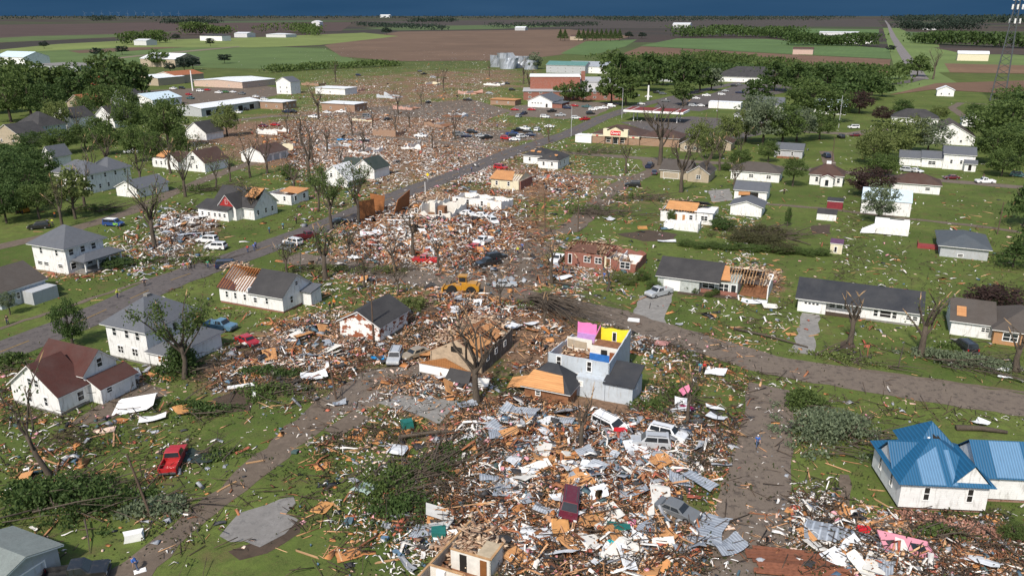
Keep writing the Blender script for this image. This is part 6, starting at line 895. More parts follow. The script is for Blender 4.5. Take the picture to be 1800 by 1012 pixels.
FAR = [(958, 206, 'white', 0), (966, 223, 'white', 10), (1028, 210, 'red', 60), (1012, 208, 'white', 30), (905, 193, 'red', 10), (921, 200, 'navy', 90), (912, 205, 'silver', 90), (935, 193, 'red', 0), (970, 196, 'black', 60), (997, 190, 'navy', 0), (1010, 186, 'red', 0), (1031, 188, 'teal', 0), (1042, 193, 'white', 20), (1050, 191, 'white', 20), (1060, 190, 'white', 20), (1038, 200, 'black', 40), (1127, 183, 'white', 20), (1170, 178, 'grey', 10), (945, 229, 'white', 90), (933, 238, 'navy', 10), (910, 230, 'black', 60), (903, 240, 'black', 30), (905, 246, 'white', 10), (922, 227, 'white', 0), (1118, 168, 'silver', 0), (1140, 170, 'white', 10), (1155, 163, 'black', 0), (1165, 165, 'grey', 30), (1224, 173, 'white', 10), (1242, 168, 'white', 0), (1268, 166, 'white', 20), (1275, 160, 'silver', 10), (1300, 163, 'navy', 0), (1218, 186, 'silver', 0), (1232, 186, 'white', 0), (1245, 186, 'black', 0), (1290, 151, 'black', 20), (1300, 149, 'grey', 20), (1320, 147, 'white', 20), (1325, 160, 'white', 10), (1342, 227, 'white', 90), (740, 240, 'white', 10), (805, 236, 'black', 20), (820, 240, 'navy', 20), (855, 243, 'black', 60), (890, 244, 'red', 0), (875, 147, 'navy', 0), (890, 147, 'black', 0), (900, 158, 'black', 30), (860, 164, 'silver', 10), (305, 156, 'white', 0), (320, 155, 'black', 0), (332, 166, 'red', 0), (335, 173, 'teal', 0), (352, 160, 'white', 20), (365, 158, 'red', 0), (385, 163, 'white', 0), (397, 162, 'green', 10), (410, 162, 'white', 0), (425, 165, 'grey', 0), (435, 190, 'white', 0), (450, 170, 'white', 0), (417, 198, 'white', 10), (430, 193, 'black', 10), (484, 220, 'red', 0), (505, 197, 'navy', 0), (515, 197, 'black', 0), (463, 222, 'maroon', 0), (600, 197, 'white', 20), (645, 205, 'grey', 0), (682, 210, 'black', 60), (232, 268, 'white', 20), (465, 175, 'white', 0), (753, 180, 'black', 90), (822, 176, 'black', 10), (630, 132, 'navy', 0), (738, 125, 'navy', 20), (745, 130, 'black', 60), (762, 136, 'silver', 10), (575, 198, 'white', 0), (812, 238, 'grey', 10), (830, 233, 'black', 0), (845, 240, 'silver', 30), (900, 236, 'blue', 40), (917, 241, 'white', 70), (928, 232, 'black', 10), (985, 203, 'silver', 30), (1075, 187, 'white', 10), (640, 248, 'black', 20), (552, 206, 'white', 0), (1052, 243, 'white', 0), (1180, 251, 'silver', 10), (1142, 293, 'navy', 90), (880, 296, 'red', -10)]
KW = ['by the school car park', 'near the main street bend', 'on the clinic lot', 'on the back lot at upper left', 'in the far rubble']
for i, (x, y, pc, hd) in enumerate(FAR):
    k = 2 if x > 1100 and y < 240 else 0 if 890 < x < 1100 and y < 212 else 3 if x < 470 else 4 if x < 780 or y < 180 else 1
    car(('suv', 'sedan', 'pickup')[i % 3], pc, x, y + 1.5, hd - 24, '%s far-off vehicle parked %s' % (pc, KW[k]), far=True, group='vehicles ' + KW[k] + ', ' + pc)
# yellow wheel loader
yl = M('loader_yellow', (.48, .23, .02), .5, 'paint', var=.15); ld = thing('wheel_loader', 'yellow wheel loader working at the central crossing', 'loader', G(808, 515), math.radians(172)); ld.scale = (1.0,) * 3
for nm, a in (('rear_body', (-3.4, -1.05, .9, -.6, 1.05, 2.3)), ('front_frame', (-.5, -.7, .8, 1.6, .7, 1.7)), ('counterweight', (-3.9, -1.1, .8, -3.4, 1.1, 1.9))): MB().box(*a).build(nm, yl, ld)
cb_ = MB(); prism_y(cb_, [(-1.5, 2.3), (.1, 2.3), (-.1, 3.5), (-1.4, 3.5)], .75, .65); co_ = cb_.build('cab', yl, ld); MB().box(-1.35, -.78, 2.5, -.1, .78, 3.3).build('cab_glass', glass, co_); MB().box(-1.6, -.85, 3.5, .2, .85, 3.62).build('cab_roof', yl, co_)
for x in (-2.4, 1.3):
    for s in (-1, 1):
        wl_ = MB(); wl_.tube([(x, s * .75, .85), (x, s * 1.4, .85)], [.95, .95], 18); w_ = wl_.build('wheel', tyre, ld); r2 = MB(); r2.tube([(x, s * 1.3, .8), (x, s * 1.38, .8)], [.42, .4], 14); r2.build('rim', yl, w_)
for s in (-.5, .5): MB().bar((.8, s, 1.7), (3.1, s, .9), .2, .4).build('lift_arm', yl, ld)
bk = MB(); prism_y(bk, [(2.9, .25), (4.2, .15), (4.2, .25), (3.2, .4), (3.3, 1.3), (2.95, 1.4)], 1.4); bk.build('bucket', yl, ld)
# orange digger wreck and skid loader
sk = thing('skid_loader', 'small orange loader at work on the left lane', 'loader', G(43, 374), 2.6); og = M('machine_orange', (.45, .20, .03), .5); MB().box(-1.3, -.8, .4, 1, .8, 1.4).build('body', og, sk); MB().box(-.9, -.6, 1.4, .4, .6, 2.4).build('cab', painted_dark, sk); MB().box(1.2, -.9, .1, 1.9, .9, .8).build('bucket', og, sk)
for x in (-.8, .6):
    for s in (-1, 1): q = MB(); q.tube([(x, s * .75, .45), (x, s * 1.0, .45)], [.45, .45], 12); q.build('wheel', tyre, sk)
# ------------------------------------------------------------------ people
def skin(V, Eg, Rd, name, lv=1):
    me = bpy.data.meshes.new(name); me.from_pydata(V, Eg, []); o = bpy.data.objects.new('tmp', me); col.objects.link(o)
    o.modifiers.new('s', 'SKIN'); s = o.modifiers.new('u', 'SUBSURF'); s.levels = lv
    sv = me.skin_vertices[0].data
    for i, r in enumerate(Rd): sv[i].radius = (r, r); sv[i].use_root = (i == 0)
    bpy.context.view_layer.update(); out = bpy.data.meshes.new_from_object(o.evaluated_get(bpy.context.evaluated_depsgraph_get())); bpy.data.objects.remove(o)
    out.polygons.foreach_set('use_smooth', [True] * len(out.polygons)); out.name = name; return out
def pose(step=.0, bend=.0, arm=.15, raise_=0):
    c, s = math.cos(bend), math.sin(bend)
    def up(x, y, z): dz = z - .95; return (x, y * c + dz * s, .95 + dz * c - y * s)
    J = {'pel': (0, 0, .95), 'spi': up(0, .01, 1.15), 'che': up(0, .02, 1.36), 'nec': up(0, .02, 1.5), 'hd0': up(0, .04, 1.58), 'hd1': up(0, .05, 1.70)}
    for n, sg in (('l', -1), ('r', 1)):
        f = step * sg; J['hip' + n] = (sg * .10, 0, .9); J['kne' + n] = (sg * .11, f * .55 + .04, .5); J['ank' + n] = (sg * .12, f - .03, .09); J['toe' + n] = (sg * .14, f + .14, .04)
        J['sho' + n] = up(sg * .19, .02, 1.42); J['elb' + n] = up(sg * (.24 + arm * .4), -f * .3 + .04, 1.14 + raise_ * (sg > 0)); J['wri' + n] = up(sg * (.22 + arm * .3), -f * .5 + .16 + bend * .2, .92 + 1.5 * raise_ * (sg > 0)); w_ = Vector(J['wri' + n]); d = (w_ - Vector(J['elb' + n])).normalized(); J['pal' + n] = tuple(w_ + d * .07)
        for k in range(4): sd = Vector(((k - 1.5) * .019 * sg, (k - 1.5) * .012, 0)); J['f%d%s' % (k, n)] = tuple(w_ + d * (.12 - abs(k - 1.4) * .008) + sd); J['g%d%s' % (k, n)] = tuple(w_ + d * (.155 - abs(k - 1.4) * .012) + sd * 1.1 + Vector((0, .015, 0)))
        J['t0' + n] = tuple(w_ + d * .06 + Vector((0, .035, 0))); J['t1' + n] = tuple(w_ + d * .1 + Vector((0, .05, .0)))
    rad = {'pel': .13, 'spi': .12, 'che': .135, 'nec': .052, 'hd0': .085, 'hd1': .088}
    for n in 'lr': rad.update({'hip' + n: .088, 'kne' + n: .058, 'ank' + n: .04, 'toe' + n: .036, 'sho' + n: .062, 'elb' + n: .042, 'wri' + n: .03, 'pal' + n: .036, 't0' + n: .011, 't1' + n: .009, **{'f%d%s' % (k, n): .0095 for k in range(4)}, **{'g%d%s' % (k, n): .008 for k in range(4)}})
    E_ = [('pel', 'spi'), ('spi', 'che'), ('che', 'nec'), ('nec', 'hd0'), ('hd0', 'hd1')]
    for n in 'lr': E_ += [('pel', 'hip' + n), ('hip' + n, 'kne' + n), ('kne' + n, 'ank' + n), ('ank' + n, 'toe' + n), ('che', 'sho' + n), ('sho' + n, 'elb' + n), ('elb' + n, 'wri' + n), ('wri' + n, 'pal' + n), ('pal' + n, 't0' + n), ('t0' + n, 't1' + n)] + [q for k in range(4) for q in (('pal' + n, 'f%d%s' % (k, n)), ('f%d%s' % (k, n), 'g%d%s' % (k, n)))]
    def sub(keys, grow, edges=None):
        ks = [k for k in J if k in keys]; ix = {k: i for i, k in enumerate(ks)}; ed = [(ix[a], ix[b]) for a, b in E_ if a in ix and b in ix]; return [J[k] for k in ks], ed, [rad[k] + grow for k in ks]
    body = skin(*sub(set(J), 0), 'body'); shirt = skin(*sub({'pel', 'spi', 'che', 'shol', 'shor', 'elbl', 'elbr'}, .022), 'shirt'); tr = skin(*sub({'pel', 'hipl', 'hipr', 'knel', 'kner', 'ankl', 'ankr'}, .018), 'trousers')
    hd = Vector(J['hd1']); hm = MB(); v = []
    for i in range(5):
        for j in range(10): a = 2 * math.pi * j / 10; e_ = i / 4 * 1.45; v.append((hd.x + .105 * math.cos(e_) * math.cos(a), hd.y - .02 + .115 * math.cos(e_) * math.sin(a), hd.z + .0 + .11 * math.sin(e_)))
    hm.add(v, [(i * 10 + j, i * 10 + (j + 1) % 10, (i + 1) * 10 + (j + 1) % 10, (i + 1) * 10 + j) for i in range(4) for j in range(10)]); shoe = MB()
    for n in 'lr': x, y, z = J['ank' + n]; shoe.box(x - .055, y - .08, 0, x + .06, y + .2, .1)
    fc = MB()
    for s in (-1, 1): fc.box(hd.x + s * .035 - .012, hd.y + .085, hd.z - .045, hd.x + s * .035 + .012, hd.y + .1, hd.z - .03)
    fc.box(hd.x - .012, hd.y + .085, hd.z - .085, hd.x + .012, hd.y + .112, hd.z - .05); fc.box(hd.x - .025, hd.y + .08, hd.z - .115, hd.x + .025, hd.y + .095, hd.z - .105)
    return [('body', body, 'skin'), ('shirt', shirt, 'shirt'), ('trousers', tr, 'tr'), ('hair', hm.mesh('hair'), 'hair'), ('shoes', shoe.mesh('shoes'), 'shoe'), ('face_features', fc.mesh('face'), 'face')]
POSES = [pose(.06), pose(.28, .1, .1), pose(.12, .75, .1), pose(.05, 0, .25, .25)]
CL = {'red': (.55, .03, .03), 'blue': (.06, .16, .5), 'navy': (.02, .03, .08), 'orange': (.75, .22, .02), 'yellow': (.60, .70, .05), 'green': (.03, .35, .18), 'white': (.75, .75, .75), 'black': (.02, .02, .02), 'pink': (.7, .2, .35), 'grey': (.25, .25, .26), 'denim': (.07, .10, .18), 'khaki': (.28, .22, .14), 'teal': (.05, .30, .38)}
sk_ = M('skin_tone', (.50, .30, .21), .6, var=.1)
def person(x, y, rz, p, sh, tr, label, hat=None, hair=(.05, .03, .02)):
    g_ = G(x, y); t = thing('person', label, 'person', (g_.x, g_.y, float(zat(g_.x, g_.y)) + .02), math.radians(rz))
    for n, me, k in POSES[p]:
        m = sk_ if k == 'skin' else M('cloth_' + sh, CL[sh], .9) if k == 'shirt' else M('cloth_' + tr, CL[tr], .9) if k == 'tr' else M('hair_dark', hair, .8) if k == 'hair' and not hat else M('cloth_' + hat, CL[hat], .9) if k == 'hair' else M('shoe_dark', (.03, .03, .03)); obj('hat' if (k == 'hair' and hat) else n, me, m, t)
    return t
for a in [(324, 475, 60, 1, 'pink', 'grey', 'person in a pale pink shirt walking on the main street'), (331, 474, 50, 1, 'orange', 'khaki', 'person in orange walking among three on the main street'), (336, 470, 50, 0, 'white', 'black', 'person in white shirt at the right of three on the main street', 'pink'), (366, 471, 200, 0, 'green', 'denim', 'person in a green shirt near the dark blue van'), (436, 444, 40, 0, 'red', 'denim', 'person in red shirt ahead of the dark blue van'), (447, 441, 40, 1, 'blue', 'denim', 'person in blue shirt beside the one in red'), (207, 524, 240, 1, 'yellow', 'navy', 'person in bright yellow vest on the main street', 'yellow'), (14, 570, 180, 0, 'black', 'navy', 'person in dark clothes on the left footpath'), (255, 503, 180, 0, 'navy', 'black', 'person in navy clothes behind the foursquare roof'), (580, 543, 200, 2, 'orange', 'navy', 'person in orange vest bending beside the white house', 'orange'), (588, 541, 160, 0, 'orange', 'black', 'second person in orange vest beside the white house', 'orange'), (1230, 655, 180, 0, 'teal', 'denim', 'person in teal shirt left of the group on the lawn'), (1237, 655, 170, 1, 'red', 'black', 'person in red shirt in the group on the lawn', 'red'), (1250, 655, 200, 0, 'black', 'khaki', 'person in black on the right of the group on the lawn'), (1330, 786, 180, 1, 'blue', 'denim', 'person in light blue shirt walking down the lower lane', 'white'), (1346, 958, 200, 2, 'black', 'black', 'person in black with white hat at the lane debris', 'white'), (242, 1002, 90, 2, 'blue', 'denim', 'person in blue bending on the back alley'), (521, 393, 60, 0, 'navy', 'black', 'person in dark clothes beside the tree on the main street'), (474, 410, 60, 0, 'teal', 'denim', 'person in teal on the left verge of the main street'), (498, 403, 40, 1, 'teal', 'navy', 'second person in teal farther up the verge'), (450, 437, 60, 0, 'blue', 'navy', 'person in blue at the road edge behind the van'), (990, 478, 180, 0, 'black', 'denim', 'person in black before the brick ruin door'), (1049, 494, 180, 0, 'red', 'khaki', 'person in red shirt before the brick ruin'), (1062, 492, 160, 1, 'blue', 'denim', 'person in blue before the brick ruin window'), (910, 447, 180, 0, 'yellow', 'navy', 'person in yellow vest on the gravel lot', 'yellow'), (918, 440, 180, 0, 'blue', 'navy', 'person in blue behind the yellow vest'), (806, 448, 150, 0, 'grey', 'black', 'person in grey in the central rubble'), (817, 451, 150, 1, 'navy', 'khaki', 'person in navy in the central rubble'), (840, 281, 60, 0, 'black', 'black', 'person in black far up the main street'), (846, 279, 60, 0, 'orange', 'black', 'person in orange far up the main street'), (829, 302, 60, 0, 'blue', 'navy', 'person in blue at the bend of the main street'), (1728, 315, 180, 0, 'black', 'denim', 'person beside the white pickup at upper right'), (97, 383, 0, 0, 'orange', 'navy', 'person in orange by the left lane'), (797, 530, 180, 0, 'grey', 'navy', 'person in grey before the loader'), (85, 397, 180, 0, 'blue', 'navy', 'person in blue beside the parked black car'), (93, 396, 180, 0, 'yellow', 'navy', 'person in yellow beside the parked black car'), (865, 225, 180, 0, 'navy', 'black', 'person in navy on the far green'), (874, 225, 180, 0, 'blue', 'black', 'person in blue on the far green'), (884, 228, 180, 0, 'white', 'navy', 'person in white on the far green'), (1378, 341, 180, 0, 'black', 'black', 'person in black on the garden lawn at right')]: person(*a)
# ------------------------------------------------------------------ poles, lamps, signs
polem = M('pole_wood', (.13, .09, .065), .9, 'bark', c2=(.07, .05, .038)); steel = M('pole_steel', (.45, .46, .47), .5)
def pole(label, x, y, ht, lean=(0, 0), mat=None, arm=False, lamp=False, r=.15, name='utility_pole', cat='pole'):
    p = G(x, y); t = thing(name, label, cat, (p.x, p.y, float(zat(p.x, p.y)) - .1)); top = Vector((lean[0], lean[1], ht)); MB().tube([(0, 0, 0), top * .5, top], [r, r * .85, r * .7], 8).build('post', mat or polem, t)
    if arm: MB().bar(top * .93 - Vector((1.1, 0, 0)), top * .93 + Vector((1.1, 0, 0)), .1, .12).build('crossarm', mat or polem, t)
    if lamp: MB().tube([top, top + Vector((-.6, 0, .5)), top + Vector((-2, 0, .6))], [.07, .06, .05], 6).build('lamp_arm', steel, t); MB().box(top.x - 2.6, -.15, ht + .5, top.x - 1.9, .15, ht + .68).build('lamp_head', steel, t)
pole('dark snapped pole beside the back alley with twisted sheet at its foot', 591, 702, 6.5, (-.6, 0)); pole('leaning dark pole on the lower left lawn', 266, 908, 7.5, (-1.6, .3)); pole('brown pole in front of the stripped gable house', 657, 603, 9, (0, .2)); pole('thin snapped pole by the brick ruin lane', 958, 412, 10, (-.2, 0)); pole('thin dark pole by the fallen trees', 1016, 408, 8, (0, 0)); pole('green street post beside the stripped-roof house', 528, 480, 8, (.6, 0), M('post_green', (.10, .13, .10)), r=.08)
pole('white street lamp at the main street bend', 1004, 240, 13, lamp=True, mat=steel, name='street_lamp', cat='street lamp'); pole('tall grey street lamp beside the school lot', 1093, 208, 15, lamp=True, mat=steel, name='street_lamp', cat='street lamp'); pole('white lamp post by the upper right street', 1474, 225, 15, mat=steel, name='lamp_post'); pole('white post on the back lot at upper left', 339, 160, 14, mat=trim, r=.5, name='lamp_post'); pole('white short post beside the collapsed house', 748, 352, 5, mat=trim, r=.12, name='sign_post'); pole('dark pole before the pyramid-roofed cottage', 1462, 285, 9); pole('utility pole beside the right lawn track', 1753, 412, 8); pole('dark utility pole right of the shop', 1260, 212, 11); pole('white tall sign pylon by the school road', 1139, 176, 9, mat=trim, r=.7, name='sign_pylon', cat='sign'); pole('utility pole behind the upper left rubble', 455, 262, 10, arm=True); pole('utility pole in the far rubble field', 745, 188, 11, arm=True)
sp_ = thing('road_sign', 'yellow diamond road sign bent beside the rubble', 'sign', G(752, 320)); MB().tube([(0, 0, 0), (0, 0, 2.2)], [.05, .05], 5).build('post', steel, sp_); MB().prism([(0, -.6), (.6, 0), (0, .6), (-.6, 0)], -.02, .02).build('plate', M('sign_yellow', (.8, .6, .03)), sp_).matrix_local = Matrix.Translation((0, -.05, 2.4)) @ Matrix.Rotation(math.pi / 2, 4, 'X')
for i, x in enumerate(range(150, 330, 15)):
    p = G(x, 31.5); p = p * (15000 / p.y); t = thing('wind_turbine', 'tiny white wind turbine on the left horizon', 'wind turbine', (p.x, p.y, 0), 0, 'wind turbines on the horizon'); MB().tube([(0, 0, 0), (0, 0, 95)], [3, 2], 6).build('tower', M('turbine_haze', (.16, .22, .30)), t)  # distance haze painted into the colour, toned toward the sky
    for k in range(3): a = i * .7 + k * 2.094; MB().tube([(0, -3, 95), (math.cos(a) * 48, -3, 95 + math.sin(a) * 48)], [1.8, .5], 4).build('blade', MATS['turbine_haze'], t)

# ------------------------------------------------------------------ loose wreckage
FA = np.array(FOOT)
def clear(X, Y, main=.75):
    k = np.ones(len(X), bool)
    for ax, ay, ca, sa, x0, y0, x1, y1 in FOOT:
        dx, dy = X - ax, Y - ay; lx, ly = dx * ca + dy * sa, -dx * sa + dy * ca; k &= ~((lx > x0) & (lx < x1) & (ly > y0) & (ly < y1))
    return k
RMASK = [(np.array([tuple(q) for q in p]), f) for n, p, m, kk in SHEETS for f in [{'main_street': .03, 'cross_street': .2, 'lower_lane': .08, 'second_street': .25, 'ranch_driveway': .15, 'black_roof_driveway': .1, 'house_slab': .12, 'wooden_pad': .05, 'concrete_pad': .05}.get(n, .5)]]
def vnoise(X, Y, cell, seed):
    T = np.random.default_rng(seed).uniform(0, 1, (64, 64)); u, v = X / cell + 500, Y / cell + 500; i, j = np.floor(u).astype(int), np.floor(v).astype(int); a, b_ = u - i, v - j; a = a * a * (3 - 2 * a); b_ = b_ * b_ * (3 - 2 * b_)
    g = lambda p, q: T[p % 64, q % 64]
    return (g(i, j) * (1 - a) + g(i + 1, j) * a) * (1 - b_) + (g(i, j + 1) * (1 - a) + g(i + 1, j + 1) * a) * b_
CLUMP = [0]
def sample(n, power=1.2, ylo=52, yhi=1025):
    CLUMP[0] += 1
    out = []; tot = 0
    while tot < n:
        m = 60000; P = np.column_stack([rng.uniform(-20, 1820, m), rng.uniform(ylo, yhi, m)]); lt, _ = litter(P[:, 0], P[:, 1])
        pr_ = lt ** power * (np.clip((P[:, 1] - 40) / 200, .4, 1)); Gp = Gn(P); sc_ = np.maximum(1, np.hypot(Gp[:, 0], Gp[:, 1]) / 150)
        cl_ = .5 * vnoise(Gp[:, 0] / sc_, Gp[:, 1] / sc_, 9, 5) + .3 * vnoise(Gp[:, 0] / sc_, Gp[:, 1] / sc_, 3.2, 6) + .35 * vnoise(Gp[:, 0] / sc_, Gp[:, 1] / sc_, 2.0, 50 + CLUMP[0]); kc_ = vnoise(Gp[:, 0] / sc_, Gp[:, 1] / sc_, 5.5, 90 + CLUMP[0]); pr_ = pr_ * np.clip((cl_ - .32) * 3.2, .03, 1.6) * np.clip((kc_ - .28) * 2.6, .1, 1.5)
        for pl, f in RMASK: pr_ = np.where(inpoly(Gp[:, 0], Gp[:, 1], pl), pr_ * f, pr_)
        k = (rng.uniform(0, 1, m) < pr_) & clear(Gp[:, 0], Gp[:, 1]); out.append(np.column_stack([Gp[k], P[k]])); tot += k.sum()
    o = np.concatenate(out); rng.shuffle(o); return o[:n]
#        key            bulk  single  label                               category   light colour        dark colour        L        W        T
KINDS = [('siding_scrap', 25000, 250, 'white painted siding piece', 'siding', (.84, .82, .79), (.68, .64, .59), (.16, 1.0), (.05, .19), .04),
         ('board_scrap', 16000, 270, 'splintered pale lumber board', 'board', (.66, .41, .22), (.44, .22, .11), (.35, 2.0), (.045, .10), .06),
         ('brown_scrap', 11000, 120, 'dark weathered plank', 'plank', (.40, .16, .075), (.14, .062, .035), (.3, 1.6), (.05, .14), .05),
         ('panel_scrap', 4200, 160, 'orange sheathing panel', 'panel', (.60, .29, .11), (.42, .17, .06), (.25, 1.1), (.2, .7), .03),
         ('grey_scrap', 4000, 100, 'bent grey metal sheet', 'metal sheet', (.45, .47, .50), (.20, .21, .23), (.25, 1.0), (.12, .5), .03),
         ('shingle_scrap', 3600, 50, 'dark shingle mat', 'shingles', (.07, .07, .075), (.025, .025, .028), (.25, .9), (.2, .6), .04),
         ('pale_scrap', 15000, 60, 'crumbled cream plasterboard piece', 'plasterboard', (.82, .64, .52), (.58, .38, .29), (.1, .5), (.07, .26), .05),
         ('household_scrap', 2000, 50, 'coloured household item', 'household item', (.12, .20, .30), (.06, .10, .09), (.12, .5), (.1, .35), .25),
         ('red_scrap', 2600, 40, 'reddish torn board', 'board', (.50, .16, .10), (.30, .07, .045), (.2, 1.0), (.08, .3), .08),
         ('pink_scrap', 1000, 30, 'tuft of pink insulation', 'insulation', (.75, .38, .42), (.55, .25, .30), (.15, .6), (.1, .35), .15)]
def sheet_mesh(seed, bend=.3, nx_=5, ny_=3):
    R = random.Random(seed); v = []; f = []; ph = [R.uniform(0, 6) for _ in range(4)]
    for s in (0, 1):
        for i in range(nx_):
            for j in range(ny_): x, y = i / (nx_ - 1) - .5, j / (ny_ - 1) - .5; v.append((x + R.uniform(-.04, .04), y + R.uniform(-.08, .08) + .15 * math.sin(x * 3 + ph[0]), bend * (math.sin(x * 5 + ph[1]) * .5 + math.sin(y * 4 + x * 3 + ph[2]) * .4) + s * .04))
    n = nx_ * ny_
    for i in range(nx_ - 1):
        for j in range(ny_ - 1): a = i * ny_ + j; q = (a, a + ny_, a + ny_ + 1, a + 1); f += [q[::-1], tuple(k + n for k in q)]
    ring = [i * ny_ for i in range(nx_)] + [(nx_ - 1) * ny_ + j for j in range(1, ny_)] + [i * ny_ + ny_ - 1 for i in range(nx_ - 2, -1, -1)] + [j for j in range(ny_ - 2, 0, -1)]
    f += [(ring[i], ring[(i + 1) % len(ring)], n + ring[(i + 1) % len(ring)], n + ring[i]) for i in range(len(ring))]; mb = MB(); mb.add(v, f); return mb.mesh('sheet')
def rough_box(seed):
    R = random.Random(seed); mb = MB(); mb.box(-.5, -.5, -.5, .5, .5, .5); mb.v = [tuple(c + R.uniform(-.12, .12) for c in p) for p in mb.v]; return mb.mesh('piece')
SH = [sheet_mesh(i) for i in range(6)]; BX = [rough_box(i) for i in range(6)]; IBX = [rough_box(30 + i) for i in range(6)]
ZN = [('in the lower rubble field', 1000, 880), ('around the open-room house', 1060, 680), ('between the foursquare and the shattered house', 520, 620), ('round the shattered brown house', 820, 590), ('in the central rubble by the crossing', 740, 440), ('in the far wreckage up the street', 640, 230), ('on the lower left lawn', 200, 830), ('on the bottom right lawn', 1580, 960), ('on the cross street lawns', 1350, 620), ('on the right-hand lawns', 1450, 430), ('beside the police vehicles', 320, 410), ('near the brick ruin', 1080, 470), ('around the half-roofed house', 1190, 390), ('in the far fields', 700, 100), ('by the alley lawn', 600, 860)]
def zone(px_, py_): return min(ZN, key=lambda q: ((px_ - q[1]) / 1.6) ** 2 + (py_ - q[2]) ** 2)[0]
for key, nb, ns, lab, cat, c1, c2, Lr, Wr, T in KINDS:
    S = sample(nb); S = np.concatenate([S, sample(int(nb * .4), 1.0, 85, 320)]) if key in ('siding_scrap', 'pale_scrap', 'panel_scrap') else S; n = len(S); d = np.hypot(S[:, 0], S[:, 1]); grow = np.where(d < 230, np.clip(d / 140, .75, 1.5), np.clip(1.5 - (d - 230) / 200, 1.05, 1.5)); hgt = zat(S[:, 0], S[:, 1]); _, hp = litter(S[:, 2], S[:, 3])
    sz = np.column_stack([rng.uniform(*Lr, n) * grow, rng.uniform(*Wr, n) * grow, T * rng.uniform(.6, 1.6, n) * grow ** .5]); sz[:, :2] *= rng.lognormal(-.2, .5, (n, 1)) * np.where(rng.uniform(0, 1, (n, 1)) < .035, 2.2, 1); sz[:, 0] = np.minimum(sz[:, 0], 2.8); sz[:, 1] = np.minimum(sz[:, 1], 1.3)
    z = hgt + sz[:, 2] * .5 + .02 + rng.exponential(.16, n) * np.clip(hp * 1.6, .12, 1.3); z = z + .12 * np.minimum(sz[:, 0], 1.5) * (hp > .2)
    R_ = rotm(n, .28); fl = hp < .1; Rf = rotm(n, .06); R_[fl] = Rf[fl]
    V, Fq = (bent if key in ('siding_scrap', 'grey_scrap', 'red_scrap', 'pink_scrap', 'shingle_scrap', 'brown_scrap') else boxes)(np.column_stack([S[:, :2], z]), sz, R_); m = M(key + '_mass', c1, .85, 'island', c2=c2); tag(obj(key + 's', npmesh(key, V, Fq), m), 'mass of %ss strewn over the wreckage' % lab, cat, kind='stuff')
    S = sample(ns * 3, ylo=230); S = S[np.argsort(-S[:, 3] + rng.uniform(0, 900, len(S)))][:ns]; m = M(key + '_piece', c1, .8, 'single', c2=c2); nm = {'siding': 'siding_piece', 'board': 'lumber_board' if key[0] == 'b' else 'red_board', 'plank': 'dark_plank', 'panel': 'sheathing_panel', 'metal sheet': 'metal_sheet', 'shingles': 'shingle_mat', 'plasterboard': 'plasterboard_piece', 'household item': 'household_item', 'insulation': 'insulation_tuft'}[cat]
    for X, Y, a, b_ in S:
        me = random.choice(SH if cat in ('siding', 'metal sheet', 'insulation', 'shingles') else IBX); o = obj(nm, me, m); ln = random.uniform(*Lr) * random.uniform(1.3, 3.0); wd = random.uniform(*Wr) * random.uniform(1.3, 2.6); zz = float(zat(X, Y)); tl = .16 if zz > .1 else .04
        th = T * 1.2 if me in IBX else ln * .28; o.scale = (ln, wd, th); o.rotation_euler = (random.gauss(0, tl), random.gauss(0, tl), random.uniform(0, 6.28)); o.location = (X, Y, zz + th * .5 + tl * ln * .5 + .03); zo = zone(a, b_); tag(o, '%s %s' % (lab, zo), cat, '%s %s' % (nm.replace('_', ' ') + 's', zo))
# torn leaves and twigs ground into the wreckage
S = sample(42000, .55, 200); P = np.column_stack([S[:, :2] + rng.normal(0, .5, (42000, 2)), zat(S[:, 0], S[:, 1]) + rng.exponential(.16, 42000) + .03]); V, Fq = quads(P, rng.uniform(.12, .34, 42000)); tag(obj('torn_leaves', npmesh('torn_leaves', V, Fq), M('litter_leaf', (.085, .105, .04), .8, 'leaf', c2=(.05, .05, .022))), 'torn leaves strewn through the wreckage', 'leaves', kind='stuff')
S = sample(15000, .7, 200); V, Fq = boxes(np.column_stack([S[:, :2], zat(S[:, 0], S[:, 1]) + rng.exponential(.2, 15000) + .05]), np.column_stack([rng.uniform(.6, 3.6, 15000), rng.uniform(.03, .08, 15000), rng.uniform(.03, .08, 15000)]), rotm(15000, .3), .05); tag(obj('twigs', npmesh('twigs', V, Fq), M('twig', (.12, .085, .06), .9, 'island', c2=(.05, .036, .026))), 'snapped twigs strewn through the wreckage', 'twigs', kind='stuff')
# rubble bricks under the blue-roofed house
br_ = [G(x, y) for x, y in ((1590, 905), (1735, 935), (1800, 945))]; n = 900
t_ = rng.uniform(0, 1, n); q = np.array([tuple(br_[0].lerp(br_[1], t * 1.4).to_2d()) for t in t_]) + rng.normal(0, .55, (n, 2)); V, Fq = boxes(np.column_stack([q, rng.uniform(.03, .35, n)]), np.column_stack([rng.uniform(.2, .34, n), rng.uniform(.12, .2, n), rng.uniform(.1, .16, n)]), rotm(n)); tag(obj('brick_rubble', npmesh('brick_rubble', V, Fq), M('loose_brick', (.42, .24, .18), .9, 'island', c2=(.24, .11, .08))), 'loose pinkish bricks spilled below the blue-roofed house', 'bricks', kind='stuff')
